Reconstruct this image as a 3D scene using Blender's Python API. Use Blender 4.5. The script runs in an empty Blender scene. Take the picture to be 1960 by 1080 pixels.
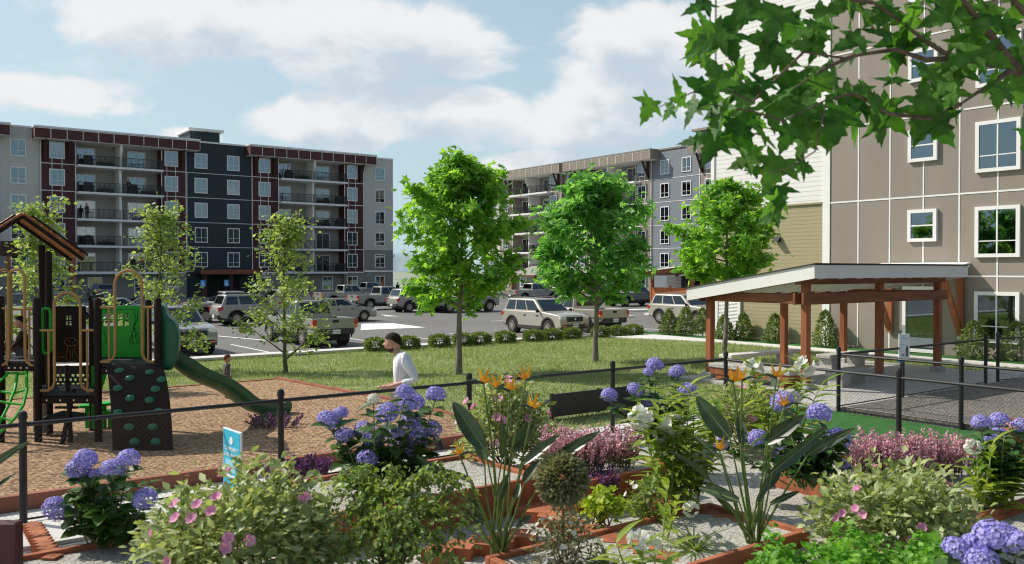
import bpy, bmesh, math, random
import numpy as np
from mathutils import Vector, Matrix
PI = math.pi
R = math.radians
random.seed(7)
rng = np.random.default_rng(7)
scene = bpy.context.scene
COL = scene.collection

# ------------------------------------------------------------------ camera and site geometry
# site axes: X runs along the fence and the red block, Y runs along the grey and brown blocks
CAMZ = 2.65
F_PX = 1650.0
YAW = math.atan2(.5952, .8036)
PITCH = R(0.764)
VD = (.5952, .8036)
VR = (.8036, -.5952)

def ground_z(x, y):
    return -0.5 * min(1.0, max(0.0, (y - 15) / 16.0, (x - 23) / 8.0))

def at(px, py, off=0.0, z=None):
    """site point seen at a photo pixel on the ground (or on a level plane z)"""
    u = (px - 980) / F_PX
    v = (540 - py) / F_PX
    fw = math.cos(PITCH) + v * math.sin(PITCH)
    up = -math.sin(PITCH) + v * math.cos(PITCH)
    dx = VD[0] * fw + VR[0] * u
    dy = VD[1] * fw + VR[1] * u
    zz = z if z is not None else off
    for i in range(1 if z is not None else 30):
        k = (zz - CAMZ) / up
        if z is None:
            zz = .5 * zz + .5 * (ground_z(dx * k, dy * k) + off)
    return Vector((dx * k, dy * k, zz))

def view(px, py, depth):
    """site point at a given distance along the view axis"""
    u = (px - 980) / F_PX
    v = (540 - py) / F_PX
    fw = math.cos(PITCH) + v * math.sin(PITCH)
    up = -math.sin(PITCH) + v * math.cos(PITCH)
    k = depth / fw
    return Vector(((VD[0] * fw + VR[0] * u) * k, (VD[1] * fw + VR[1] * u) * k, CAMZ + up * k))

# ------------------------------------------------------------------ mesh building
class MB:
    def __init__(s):
        s.v = []; s.f = []
    def add(s, vs, fs):
        n = len(s.v)
        s.v += [tuple(p) for p in vs]
        s.f += [tuple(i + n for i in f) for f in fs]
        return s
    def box(s, x0, x1, y0, y1, z0, z1):
        return s.add([(x0, y0, z0), (x1, y0, z0), (x1, y1, z0), (x0, y1, z0), (x0, y0, z1), (x1, y0, z1), (x1, y1, z1), (x0, y1, z1)],
                     [(0, 3, 2, 1), (4, 5, 6, 7), (0, 1, 5, 4), (1, 2, 6, 5), (2, 3, 7, 6), (3, 0, 4, 7)])
    def beam(s, p, q, w, h, up=(0, 0, 1)):
        p = Vector(p); q = Vector(q); d = (q - p).normalized(); u = Vector(up)
        a = d.cross(u)
        if a.length < 1e-4: a = d.cross(Vector((1, 0, 0)))
        a.normalize(); b = a.cross(d)
        a *= w / 2; b *= h / 2
        vs = [p - a - b, p + a - b, p + a + b, p - a + b, q - a - b, q + a - b, q + a + b, q - a + b]
        return s.add(vs, [(3, 2, 1, 0), (4, 5, 6, 7), (0, 1, 5, 4), (1, 2, 6, 5), (2, 3, 7, 6), (3, 0, 4, 7)])
    def tube(s, pts, rad, n=8, cap=True):
        pts = [Vector(p) for p in pts]
        if not hasattr(rad, '__len__'): rad = [rad] * len(pts)
        m = len(pts); ref = None; vs = []; fs = []
        for i in range(m):
            t = (pts[min(i + 1, m - 1)] - pts[max(i - 1, 0)])
            if t.length < 1e-9: t = Vector((0, 0, 1))
            t.normalize()
            if ref is None:
                ref = t.cross(Vector((0, 0, 1)))
                if ref.length < .05: ref = t.cross(Vector((1, 0, 0)))
            ref = ref - t * ref.dot(t)
            if ref.length < 1e-6: ref = t.orthogonal()
            ref.normalize(); bi = t.cross(ref)
            for k in range(n):
                a = 2 * PI * k / n
                vs.append(pts[i] + (ref * math.cos(a) + bi * math.sin(a)) * rad[i])
        for i in range(m - 1):
            for k in range(n):
                k2 = (k + 1) % n
                fs.append((i * n + k, i * n + k2, (i + 1) * n + k2, (i + 1) * n + k))
        if cap:
            fs.append(tuple(range(n - 1, -1, -1))); fs.append(tuple((m - 1) * n + k for k in range(n)))
        return s.add(vs, fs)
    def prism(s, poly, axis, a0, a1):
        """poly: 2D outline; axis 'x','y' or 'z' is the extrusion direction"""
        def mk(p, a):
            if axis == 'z': return (p[0], p[1], a)
            if axis == 'y': return (p[0], a, p[1])
            return (a, p[0], p[1])
        n = len(poly)
        vs = [mk(p, a0) for p in poly] + [mk(p, a1) for p in poly]
        fs = [tuple(range(n - 1, -1, -1)), tuple(range(n, 2 * n))]
        fs += [(i, (i + 1) % n, n + (i + 1) % n, n + i) for i in range(n)]
        return s.add(vs, fs)
    def lathe(s, prof, n=16, c=(0, 0, 0), axis='z'):
        vs = []; fs = []; m = len(prof)
        for (r, h) in prof:
            for k in range(n):
                a = 2 * PI * k / n
                p = (r * math.cos(a), r * math.sin(a), h)
                if axis == 'y': p = (p[0], p[2], p[1])
                if axis == 'x': p = (p[2], p[0], p[1])
                vs.append((p[0] + c[0], p[1] + c[1], p[2] + c[2]))
        for i in range(m - 1):
            for k in range(n):
                k2 = (k + 1) % n
                fs.append((i * n + k, i * n + k2, (i + 1) * n + k2, (i + 1) * n + k))
        return s.add(vs, fs)
    def ball(s, c, r, n=12, sq=(1, 1, 1)):
        prof = []
        m = max(4, n // 2)
        for i in range(m + 1):
            a = -PI / 2 + PI * i / m
            prof.append((max(1e-4, r * math.cos(a)), r * math.sin(a)))
        k0 = len(s.v)
        s.lathe(prof, n)
        for i in range(k0, len(s.v)):
            p = s.v[i]; s.v[i] = (c[0] + p[0] * sq[0], c[1] + p[1] * sq[1], c[2] + p[2] * sq[2])
        return s
    def xf(s, M):
        s.v = [tuple(M @ Vector(p)) for p in s.v]
        return s
    def mesh(s, name):
        me = bpy.data.meshes.new(name)
        me.from_pydata(s.v, [], s.f)
        bm = bmesh.new(); bm.from_mesh(me)
        bmesh.ops.recalc_face_normals(bm, faces=bm.faces)
        bm.to_mesh(me); bm.free()
        return me

def link(o, parent=None):
    COL.objects.link(o)
    if parent: o.parent = parent
    return o

def obj(name, mb, mat, parent=None, smooth=False, bevel=0, seg=2, label=None, sharp=40):
    me = mb if isinstance(mb, bpy.types.Mesh) else mb.mesh(name)
    o = bpy.data.objects.new(name, me)
    link(o, parent)
    if not me.materials: me.materials.append(mat)
    if smooth:
        me.polygons.foreach_set('use_smooth', [True] * len(me.polygons))
        if sharp < 180: me.set_sharp_from_angle(angle=R(sharp))
    if bevel:
        b = o.modifiers.new('bevel', 'BEVEL'); b.width = bevel; b.segments = seg; b.limit_method = 'ANGLE'; b.angle_limit = R(35)
    if label: o['label'] = label
    return o

def tag(o, label=None, cat=None, group=None, kind=None):
    if label: o['label'] = label
    if cat: o['category'] = cat
    if group: o['group'] = group
    if kind: o['kind'] = kind
    return o

def thing(name, label, cat, loc=(0, 0, 0), rotz=0, group=None):
    o = bpy.data.objects.new(name, None)
    o.empty_display_size = .2
    link(o); o.location = loc; o.rotation_euler = (0, 0, rotz)
    return tag(o, label, cat, group)

def dup(o, parent=None, loc=None, rotz=None, label=None, scale=None):
    c = o.copy()
    link(c)
    if parent: c.parent = parent
    if loc is not None: c.location = loc
    if rotz is not None: c.rotation_euler = (0, 0, rotz)
    if scale is not None: c.scale = (scale,) * 3 if not hasattr(scale, '__len__') else scale
    if label: c['label'] = label
    for ch in list(o.children): dup(ch, c)
    return c

ORD = ['first', 'second', 'third', 'fourth', 'fifth', 'sixth', 'seventh', 'eighth', 'ninth', 'tenth', 'eleventh', 'twelfth']

# ------------------------------------------------------------------ materials
def mat(name, col, rough=.7, var=.12, scale=6., bump=0., bscale=40., metal=0., spec=.4, coat=0., stretch=None, col2=None, island=0., detail=4.):
    m = bpy.data.materials.new(name); m.use_nodes = True
    nt = m.node_tree; N = nt.nodes; L = nt.links
    b = N['Principled BSDF']
    b.inputs['Roughness'].default_value = rough; b.inputs['Metallic'].default_value = metal
    b.inputs['Specular IOR Level'].default_value = spec; b.inputs['Coat Weight'].default_value = coat
    tc = N.new('ShaderNodeTexCoord'); src = tc.outputs['Object']
    if stretch:
        mp = N.new('ShaderNodeMapping'); mp.inputs['Scale'].default_value = stretch
        L.new(src, mp.inputs['Vector']); src = mp.outputs['Vector']
    no = N.new('ShaderNodeTexNoise'); no.inputs['Scale'].default_value = scale; no.inputs['Detail'].default_value = detail
    L.new(src, no.inputs['Vector'])
    cr = N.new('ShaderNodeValToRGB')
    c1 = [max(0, c * (1 - var)) for c in col]; c2 = [min(1, c * (1 + var)) for c in (col2 or col)]
    cr.color_ramp.elements[0].position = .3; cr.color_ramp.elements[1].position = .7
    cr.color_ramp.elements[0].color = (*c1, 1); cr.color_ramp.elements[1].color = (*c2, 1)
    L.new(no.outputs['Fac'], cr.inputs['Fac'])
    out = cr.outputs['Color']
    if island:
        ge = N.new('ShaderNodeNewGeometry'); hs = N.new('ShaderNodeHueSaturation')
        mr = N.new('ShaderNodeMapRange'); mr.inputs['To Min'].default_value = 1 - island; mr.inputs['To Max'].default_value = 1 + island
        L.new(ge.outputs['Random Per Island'], mr.inputs['Value']); L.new(mr.outputs['Result'], hs.inputs['Value'])
        L.new(out, hs.inputs['Color']); out = hs.outputs['Color']
    L.new(out, b.inputs['Base Color'])
    if bump:
        nb = N.new('ShaderNodeTexNoise'); nb.inputs['Scale'].default_value = bscale; nb.inputs['Detail'].default_value = 3
        L.new(src, nb.inputs['Vector'])
        bp = N.new('ShaderNodeBump'); bp.inputs['Strength'].default_value = bump; bp.inputs['Distance'].default_value = .02
        L.new(nb.outputs['Fac'], bp.inputs['Height']); L.new(bp.outputs['Normal'], b.inputs['Normal'])
    return m

def leaf_mat(name, col, col2=None, trans=.35, rough=.5, island=.3, hue=.02, veins=False, spec=.35, tcol=None):
    m = bpy.data.materials.new(name); m.use_nodes = True
    nt = m.node_tree; N = nt.nodes; L = nt.links
    b = N['Principled BSDF']; b.inputs['Roughness'].default_value = rough; b.inputs['Specular IOR Level'].default_value = spec
    ge = N.new('ShaderNodeNewGeometry')
    cr = N.new('ShaderNodeValToRGB'); col2 = col2 or [c * 1.3 for c in col]
    cr.color_ramp.elements[0].color = (*col, 1); cr.color_ramp.elements[1].color = (*col2, 1)
    L.new(ge.outputs['Random Per Island'], cr.inputs['Fac'])
    tc = N.new('ShaderNodeTexCoord'); no = N.new('ShaderNodeTexNoise'); no.inputs['Scale'].default_value = 9
    L.new(tc.outputs['Object'], no.inputs['Vector'])
    hs = N.new('ShaderNodeHueSaturation'); mr = N.new('ShaderNodeMapRange')
    mr.inputs['From Min'].default_value = .3; mr.inputs['From Max'].default_value = .7
    mr.inputs['To Min'].default_value = 1 - island; mr.inputs['To Max'].default_value = 1 + island
    L.new(no.outputs['Fac'], mr.inputs['Value']); L.new(mr.outputs['Result'], hs.inputs['Value']); L.new(cr.outputs['Color'], hs.inputs['Color'])
    c = hs.outputs['Color']
    L.new(c, b.inputs['Base Color'])
    if veins:
        nv = N.new('ShaderNodeTexNoise'); nv.inputs['Scale'].default_value = 55; nv.inputs['Detail'].default_value = 2
        L.new(tc.outputs['Object'], nv.inputs['Vector'])
        bp = N.new('ShaderNodeBump'); bp.inputs['Strength'].default_value = .5; bp.inputs['Distance'].default_value = .01
        L.new(nv.outputs['Fac'], bp.inputs['Height']); L.new(bp.outputs['Normal'], b.inputs['Normal'])
    t = N.new('ShaderNodeBsdfTranslucent'); mx = N.new('ShaderNodeMixShader'); mx.inputs['Fac'].default_value = trans
    g = N.new('ShaderNodeMix'); g.data_type = 'RGBA'; g.blend_type = 'MULTIPLY'; g.inputs['Factor'].default_value = 1
    L.new(c, g.inputs[6]); g.inputs[7].default_value = (*(tcol or (1.5, 1.5, .7)), 1)
    L.new(g.outputs[2], t.inputs['Color'])
    L.new(b.outputs[0], mx.inputs[1]); L.new(t.outputs[0], mx.inputs[2])
    L.new(mx.outputs[0], N['Material Output'].inputs['Surface'])
    return m

def siding_mat(name, col, pitch=.18, axis=2, depth=.5, rough=.6, dark=.55, var=.05):
    """lap boards: a saw-tooth in height drives a bump and a thin joint line"""
    m = bpy.data.materials.new(name); m.use_nodes = True
    nt = m.node_tree; N = nt.nodes; L = nt.links
    b = N['Principled BSDF']; b.inputs['Roughness'].default_value = rough; b.inputs['Specular IOR Level'].default_value = .3
    tc = N.new('ShaderNodeTexCoord'); sp = N.new('ShaderNodeSeparateXYZ'); L.new(tc.outputs['Object'], sp.inputs[0])
    dv = N.new('ShaderNodeMath'); dv.operation = 'DIVIDE'; dv.inputs[1].default_value = pitch; L.new(sp.outputs[axis], dv.inputs[0])
    fr = N.new('ShaderNodeMath'); fr.operation = 'FRACT'; L.new(dv.outputs[0], fr.inputs[0])
    cr = N.new('ShaderNodeValToRGB'); e = cr.color_ramp.elements
    e[0].position = 0; e[0].color = (*[c * dark for c in col], 1); e[1].position = .14; e[1].color = (*col, 1)
    L.new(fr.outputs[0], cr.inputs['Fac'])
    no = N.new('ShaderNodeTexNoise'); no.inputs['Scale'].default_value = 1.2; no.inputs['Detail'].default_value = 6; L.new(tc.outputs['Object'], no.inputs['Vector'])
    mr = N.new('ShaderNodeMapRange'); mr.inputs['To Min'].default_value = 1 - var * 2; mr.inputs['To Max'].default_value = 1 + var * 2; L.new(no.outputs['Fac'], mr.inputs['Value'])
    hs = N.new('ShaderNodeHueSaturation'); L.new(cr.outputs['Color'], hs.inputs['Color']); L.new(mr.outputs['Result'], hs.inputs['Value'])
    L.new(hs.outputs['Color'], b.inputs['Base Color'])
    bp = N.new('ShaderNodeBump'); bp.inputs['Strength'].default_value = depth; bp.inputs['Distance'].default_value = .02; bp.invert = True
    L.new(fr.outputs[0], bp.inputs['Height']); L.new(bp.outputs['Normal'], b.inputs['Normal'])
    return m

def chip_mat(name, c1, c2, c3, scale=30., rough=.9, bump=.8, big=.35):
    """gravel, bark chips, asphalt grain: voronoi cells coloured at random, with large-scale drift"""
    m = bpy.data.materials.new(name); m.use_nodes = True
    nt = m.node_tree; N = nt.nodes; L = nt.links
    b = N['Principled BSDF']; b.inputs['Roughness'].default_value = rough; b.inputs['Specular IOR Level'].default_value = .25
    tc = N.new('ShaderNodeTexCoord')
    vo = N.new('ShaderNodeTexVoronoi'); vo.inputs['Scale'].default_value = scale; L.new(tc.outputs['Object'], vo.inputs['Vector'])
    sp = N.new('ShaderNodeSeparateColor'); L.new(vo.outputs['Color'], sp.inputs[0])
    cr = N.new('ShaderNodeValToRGB'); e = cr.color_ramp.elements
    e[0].color = (*c1, 1); e[1].color = (*c3, 1); x = e.new(.5); x.color = (*c2, 1)
    L.new(sp.outputs[0], cr.inputs['Fac'])
    no = N.new('ShaderNodeTexNoise'); no.inputs['Scale'].default_value = big; no.inputs['Detail'].default_value = 6; L.new(tc.outputs['Object'], no.inputs['Vector'])
    mr = N.new('ShaderNodeMapRange'); mr.inputs['To Min'].default_value = .75; mr.inputs['To Max'].default_value = 1.25; L.new(no.outputs['Fac'], mr.inputs['Value'])
    hs = N.new('ShaderNodeHueSaturation'); L.new(cr.outputs['Color'], hs.inputs['Color']); L.new(mr.outputs['Result'], hs.inputs['Value'])
    L.new(hs.outputs['Color'], b.inputs['Base Color'])
    bp = N.new('ShaderNodeBump'); bp.inputs['Strength'].default_value = bump; bp.inputs['Distance'].default_value = .02
    L.new(sp.outputs[1], bp.inputs['Height']); L.new(bp.outputs['Normal'], b.inputs['Normal'])
    return m

def glass_mat(name, tint=(.25, .3, .32), refl=.25, rough=.02):
    """pane: part mirror of the sky, part see-through to the panel coloured as room shade behind it"""
    m = bpy.data.materials.new(name); m.use_nodes = True
    nt = m.node_tree; N = nt.nodes; L = nt.links
    for n in list(N):
        if n.type == 'BSDF_PRINCIPLED': N.remove(n)
    tr = N.new('ShaderNodeBsdfTransparent'); tr.inputs[0].default_value = (*tint, 1)
    gl = N.new('ShaderNodeBsdfGlossy'); gl.inputs['Roughness'].default_value = rough; gl.inputs['Color'].default_value = (.75, .9, 1, 1)
    fr = N.new('ShaderNodeFresnel'); fr.inputs['IOR'].default_value = 1.5
    ad = N.new('ShaderNodeMath'); ad.operation = 'ADD'; ad.use_clamp = True; ad.inputs[1].default_value = refl; L.new(fr.outputs[0], ad.inputs[0])
    mx = N.new('ShaderNodeMixShader'); L.new(ad.outputs[0], mx.inputs['Fac']); L.new(tr.outputs[0], mx.inputs[1]); L.new(gl.outputs[0], mx.inputs[2])
    L.new(mx.outputs[0], N['Material Output'].inputs['Surface'])
    return m

M = {}
M['asphalt'] = chip_mat('asphalt', (.14, .135, .128), (.168, .163, .154), (.195, .19, .178), 18, .9, .15, .12)
M['mulch'] = chip_mat('bark_mulch', (.11, .066, .037), (.33, .2, .11), (.48, .32, .19), 24, .95, 1., .3)
M['gravel'] = chip_mat('pale_gravel', (.22, .21, .185), (.41, .395, .35), (.58, .56, .5), 55, .9, .8, .5)
M['dark_gravel'] = chip_mat('dark_gravel', (.07, .063, .055), (.18, .165, .145), (.3, .28, .25), 38, .9, .9, .4)
M['aggregate'] = chip_mat('exposed_aggregate', (.3, .29, .27), (.47, .46, .43), (.62, .61, .58), 40, .85, .5, .4)
M['concrete'] = mat('pale_concrete', (.62, .6, .56), .85, .1, 1.5, .15, 60)
M['kerb'] = mat('white_kerb', (.72, .71, .68), .8, .06, 2, .1, 60)
M['soil'] = mat('lawn_soil', (.17, .21, .075), .95, .25, 2.5, .3, 40, col2=(.24, .28, .11))
M['turf'] = mat('green_turf', (.03, .13, .022), .9, .25, 5, .4, 120)
M['land'] = mat('distant_land', (.26, .3, .22), .95, .3, .02)
M['paint'] = mat('road_paint', (.78, .78, .76), .7, .06, 3)
M['terracotta'] = mat('terracotta_edging', (.3, .095, .042), .8, .25, 5, .15, 30, col2=(.38, .125, .055))
M['edging'] = mat('brown_edging', (.3, .105, .06), .8, .2, 3, .2, 30)
M['white'] = mat('white_trim', (.8, .79, .77), .55, .03, 2)
M['offwhite'] = mat('soft_white', (.82, .81, .77), .6, .03, 2)
M['soffit'] = mat('soffit', (.8, .78, .73), .7, .04, 2)
M['red'] = mat('maroon_panel', (.068, .0165, .0185), .6, .08, 1.5)
M['redfascia'] = mat('maroon_fascia', (.08, .021, .02), .6, .08, 1.5)
M['charcoal'] = siding_mat('charcoal_siding', (.03, .042, .052), .17, rough=.6, depth=.3)
M['lightgrey'] = siding_mat('warm_grey_siding', (.55, .53, .49), .17, rough=.6, depth=.15, dark=.9)
M['midgrey'] = siding_mat('mid_grey_siding', (.25, .245, .22), .17, rough=.6, depth=.2, dark=.85)
M['bluegrey'] = siding_mat('blue_grey_siding', (.2, .225, .25), .2, rough=.6, depth=.4, dark=.75)
M['tan'] = mat('taupe_panel', (.262, .227, .186), .65, .09, .7, .05, 30, stretch=(1, 1, .25), detail=8)
M['tan2'] = mat('taupe_facade', (.255, .22, .185), .65, .05, .8)
M['tanfascia'] = mat('taupe_fascia', (.26, .22, .175), .65, .05, 1.)
M['whitesiding'] = siding_mat('white_siding', (.74, .73, .71), .2, rough=.6, depth=.4, dark=.5, var=.02)
M['olive'] = siding_mat('olive_siding', (.33, .29, .17), .165, rough=.65, depth=.7, dark=.6, var=.04)
M['balcwall'] = mat('balcony_wall', (.36, .35, .33), .75, .04, 1.5)
M['black'] = mat('black_metal', (.012, .012, .013), .45, .2, 8, spec=.5)
M['blackp'] = mat('black_plastic', (.02, .02, .022), .6, .2, 8)
M['bracket'] = mat('dark_timber', (.055, .025, .018), .7, .2, 4)
M['timber'] = mat('red_cedar', (.3, .098, .035), .6, .3, 7, .15, 30, stretch=(1, 1, .12))
M['timberb'] = mat('cedar_beam', (.22, .075, .03), .6, .3, 7, .15, 30, stretch=(.15, .15, 1))
M['fenceorange'] = mat('orange_timber', (.42, .13, .045), .65, .15, 6)
M['glass'] = glass_mat('window_glass', (.55, .6, .62), .16)
M['carglass'] = glass_mat('car_glass', (.1, .11, .12), .03)
M['room'] = mat('room_shade_black', (.02, .02, .021), .9, .5, .7)  # near-black colour that stands for the shade of unlit rooms
M['curtain'] = mat('pale_curtain', (.5, .46, .35), .9, .12, 8, stretch=(6, 6, .3))
M['carpaint'] = mat('champagne_paint', (.4, .375, .31), .33, .02, 1, spec=.5, coat=.5, metal=.25)
M['carpaint2'] = mat('silver_grey_paint', (.3, .295, .27), .33, .02, 1, spec=.5, coat=.5, metal=.25)
M['carpaint3'] = mat('dark_grey_paint', (.16, .16, .16), .33, .02, 1, spec=.5, coat=.5, metal=.25)
M['cladding'] = mat('dark_cladding', (.04, .037, .034), .6, .1, 6)
M['tyre'] = mat('tyre_rubber', (.022, .021, .02), .85, .2, 10)
M['rim'] = mat('alloy_rim', (.45, .42, .36), .4, .08, 4, metal=.5)
M['redlamp'] = mat('red_lamp', (.42, .02, .015), .2, .1, 20, spec=.6, coat=.5)
M['amber'] = mat('amber_lamp', (.75, .25, .06), .25, .1, 20, coat=.5)
M['lamp'] = mat('clear_lamp', (.7, .7, .66), .15, .15, 30, spec=.7, coat=.8)
M['plate'] = mat('plate_white', (.75, .75, .72), .5, .03, 3)
M['ink'] = mat('dark_ink', (.05, .06, .07), .7, .05, 3)
M['bark'] = mat('grey_bark', (.2, .175, .14), .9, .35, 12, .6, 30, stretch=(1, 1, .3))
M['barkg'] = mat('green_bark', (.13, .12, .075), .9, .3, 12, .4, 30)
M['barkb'] = mat('brown_bark', (.15, .1, .075), .9, .4, 10, .6, 40)
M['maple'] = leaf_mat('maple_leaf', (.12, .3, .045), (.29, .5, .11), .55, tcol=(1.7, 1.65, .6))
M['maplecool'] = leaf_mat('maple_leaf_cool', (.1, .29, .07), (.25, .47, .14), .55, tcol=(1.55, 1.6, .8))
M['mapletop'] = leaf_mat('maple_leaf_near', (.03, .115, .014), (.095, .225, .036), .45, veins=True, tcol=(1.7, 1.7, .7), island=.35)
M['aspen'] = leaf_mat('small_round_leaf', (.19, .3, .07), (.38, .45, .2), .42, island=.35)
M['hyleaf'] = leaf_mat('hydrangea_leaf', (.03, .08, .016), (.08, .16, .035), .25, rough=.4, veins=True)
M['roseleaf'] = leaf_mat('pale_rose_leaf', (.2, .27, .09), (.48, .52, .27), .3, island=.35)
M['bopleaf'] = leaf_mat('paddle_leaf', (.03, .055, .025), (.06, .09, .045), .12, rough=.35, spec=.5)
M['gingerleaf'] = leaf_mat('ginger_leaf', (.14, .25, .03), (.36, .43, .07), .4, rough=.4)
M['tuftleaf'] = leaf_mat('strap_leaf', (.12, .2, .04), (.25, .33, .08), .35)
M['limeleaf'] = leaf_mat('lime_leaf', (.25, .38, .03), (.42, .5, .06), .4)
M['coverleaf'] = leaf_mat('cover_leaf', (.08, .25, .02), (.2, .42, .05), .4)
M['weepleaf'] = leaf_mat('weeping_leaf', (.1, .19, .035), (.32, .38, .13), .4)
M['topileaf'] = leaf_mat('grey_green_leaf', (.15, .16, .085), (.34, .34, .21), .3)
M['boxleaf'] = leaf_mat('box_leaf', (.08, .13, .03), (.26, .32, .12), .3)
M['heather'] = leaf_mat('heather_flower', (.46, .2, .3), (.8, .56, .58), .3, tcol=(1.2, 1, 1))
M['heatherleaf'] = leaf_mat('heather_leaf', (.08, .1, .03), (.2, .2, .07), .25)
M['salvia'] = leaf_mat('purple_spike', (.09, .04, .1), (.25, .1, .26), .25, tcol=(1.1, .9, 1.1))
M['petal'] = leaf_mat('blue_petal', (.22, .2, .6), (.6, .54, .87), .3, tcol=(1.1, 1.1, 1.2), island=.2)
M['petalw'] = leaf_mat('white_petal', (.7, .7, .62), (.85, .85, .8), .3, tcol=(1.1, 1.1, 1), island=.08)
M['petalp'] = leaf_mat('pink_petal', (.68, .2, .42), (.9, .5, .66), .3, tcol=(1.2, 1, 1.1), island=.15)
M['petalo'] = leaf_mat('orange_petal', (.78, .3, .012), (.9, .5, .04), .3, tcol=(1.2, 1.1, .8), island=.15)
M['stemg'] = mat('green_stem', (.13, .2, .05), .6, .25, 8)
M['stemy'] = mat('pale_stem', (.22, .26, .09), .6, .2, 8)
M['grass'] = leaf_mat('grass_blade', (.2, .26, .09), (.36, .415, .19), .3, island=.22)
M['playbrown'] = mat('brown_play_metal', (.02, .0115, .0075), .65, .15, 6, spec=.2)
M['playtan'] = mat('tan_play_tube', (.42, .235, .085), .42, .08, 5)
M['playgreen'] = mat('bright_green_panel', (.012, .4, .02), .4, .06, 3)
M['slidegreen'] = mat('slide_green', (.01, .115, .06), .35, .08, 3, spec=.5)
M['holdgreen'] = mat('hold_green', (.01, .14, .07), .4, .1, 6)
M['rooforange'] = mat('orange_plank', (.42, .15, .05), .6, .15, 5)
M['skin'] = mat('skin', (.52, .29, .2), .55, .06, 12)
M['wire'] = mat('dark_wire', (.035, .035, .036), .5, .1, 8)
M['hair'] = mat('dark_hair', (.024, .015, .01), .75, .45, 30, .8, 70, stretch=(1, 1, .25), spec=.2)
M['beard'] = mat('dark_beard', (.05, .03, .022), .8, .4, 90)
M['auburn'] = mat('auburn_hair', (.16, .055, .03), .6, .3, 60)
M['shirtw'] = mat('white_shirt', (.72, .74, .76), .85, .05, 8, .9, 11)
M['shirtg'] = mat('grey_shirt', (.1, .095, .1), .85, .15, 8, .2, 12)
M['pants'] = mat('grey_trousers', (.42, .41, .4), .85, .08, 9, .3, 12)
M['shorts'] = mat('dark_trousers', (.04, .045, .06), .85, .1, 9)
M['cyan'] = mat('cyan_sign', (.03, .45, .62), .45, .05, 3)
M['cyanl'] = mat('pale_cyan_print', (.3, .66, .74), .5, .05, 3)
M['signwhite'] = mat('sign_white', (.8, .82, .84), .5, .02, 3)
M['signblue'] = mat('sign_blue', (.03, .22, .55), .5, .05, 3)
M['pot'] = mat('mottled_pot', (.4, .16, .05), .5, .45, 9)
M['maroonpost'] = mat('maroon_timber', (.085, .024, .03), .6, .25, 4, stretch=(4, 4, .2))
M['roofgrey'] = mat('grey_shingle', (.3, .28, .25), .85, .15, 8, .2, 20)
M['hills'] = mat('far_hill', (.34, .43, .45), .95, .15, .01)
# ------------------------------------------------------------------ camera, sun, sky
cam = bpy.data.cameras.new('camera'); camo = bpy.data.objects.new('camera', cam); COL.objects.link(camo)
camo.location = (0, 0, CAMZ); camo.rotation_euler = (PI / 2 - PITCH, 0, -YAW)
cam.sensor_width = 36; cam.lens = 36 * F_PX / 1960; cam.clip_end = 8000; cam.clip_start = .05
cam.dof.use_dof = True; cam.dof.focus_distance = 24; cam.dof.aperture_fstop = 2.6
scene.camera = camo
SUN = Vector((-.405, .62, .672)).normalized()
sl = bpy.data.lights.new('sun', 'SUN'); sl.energy = 5.0; sl.angle = R(.53); sl.color = (1, .93, .83)
so = bpy.data.objects.new('sun', sl); COL.objects.link(so)
so.rotation_euler = SUN.to_track_quat('Z', 'Y').to_euler(); so.location = (-20, 30, 40)

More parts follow.
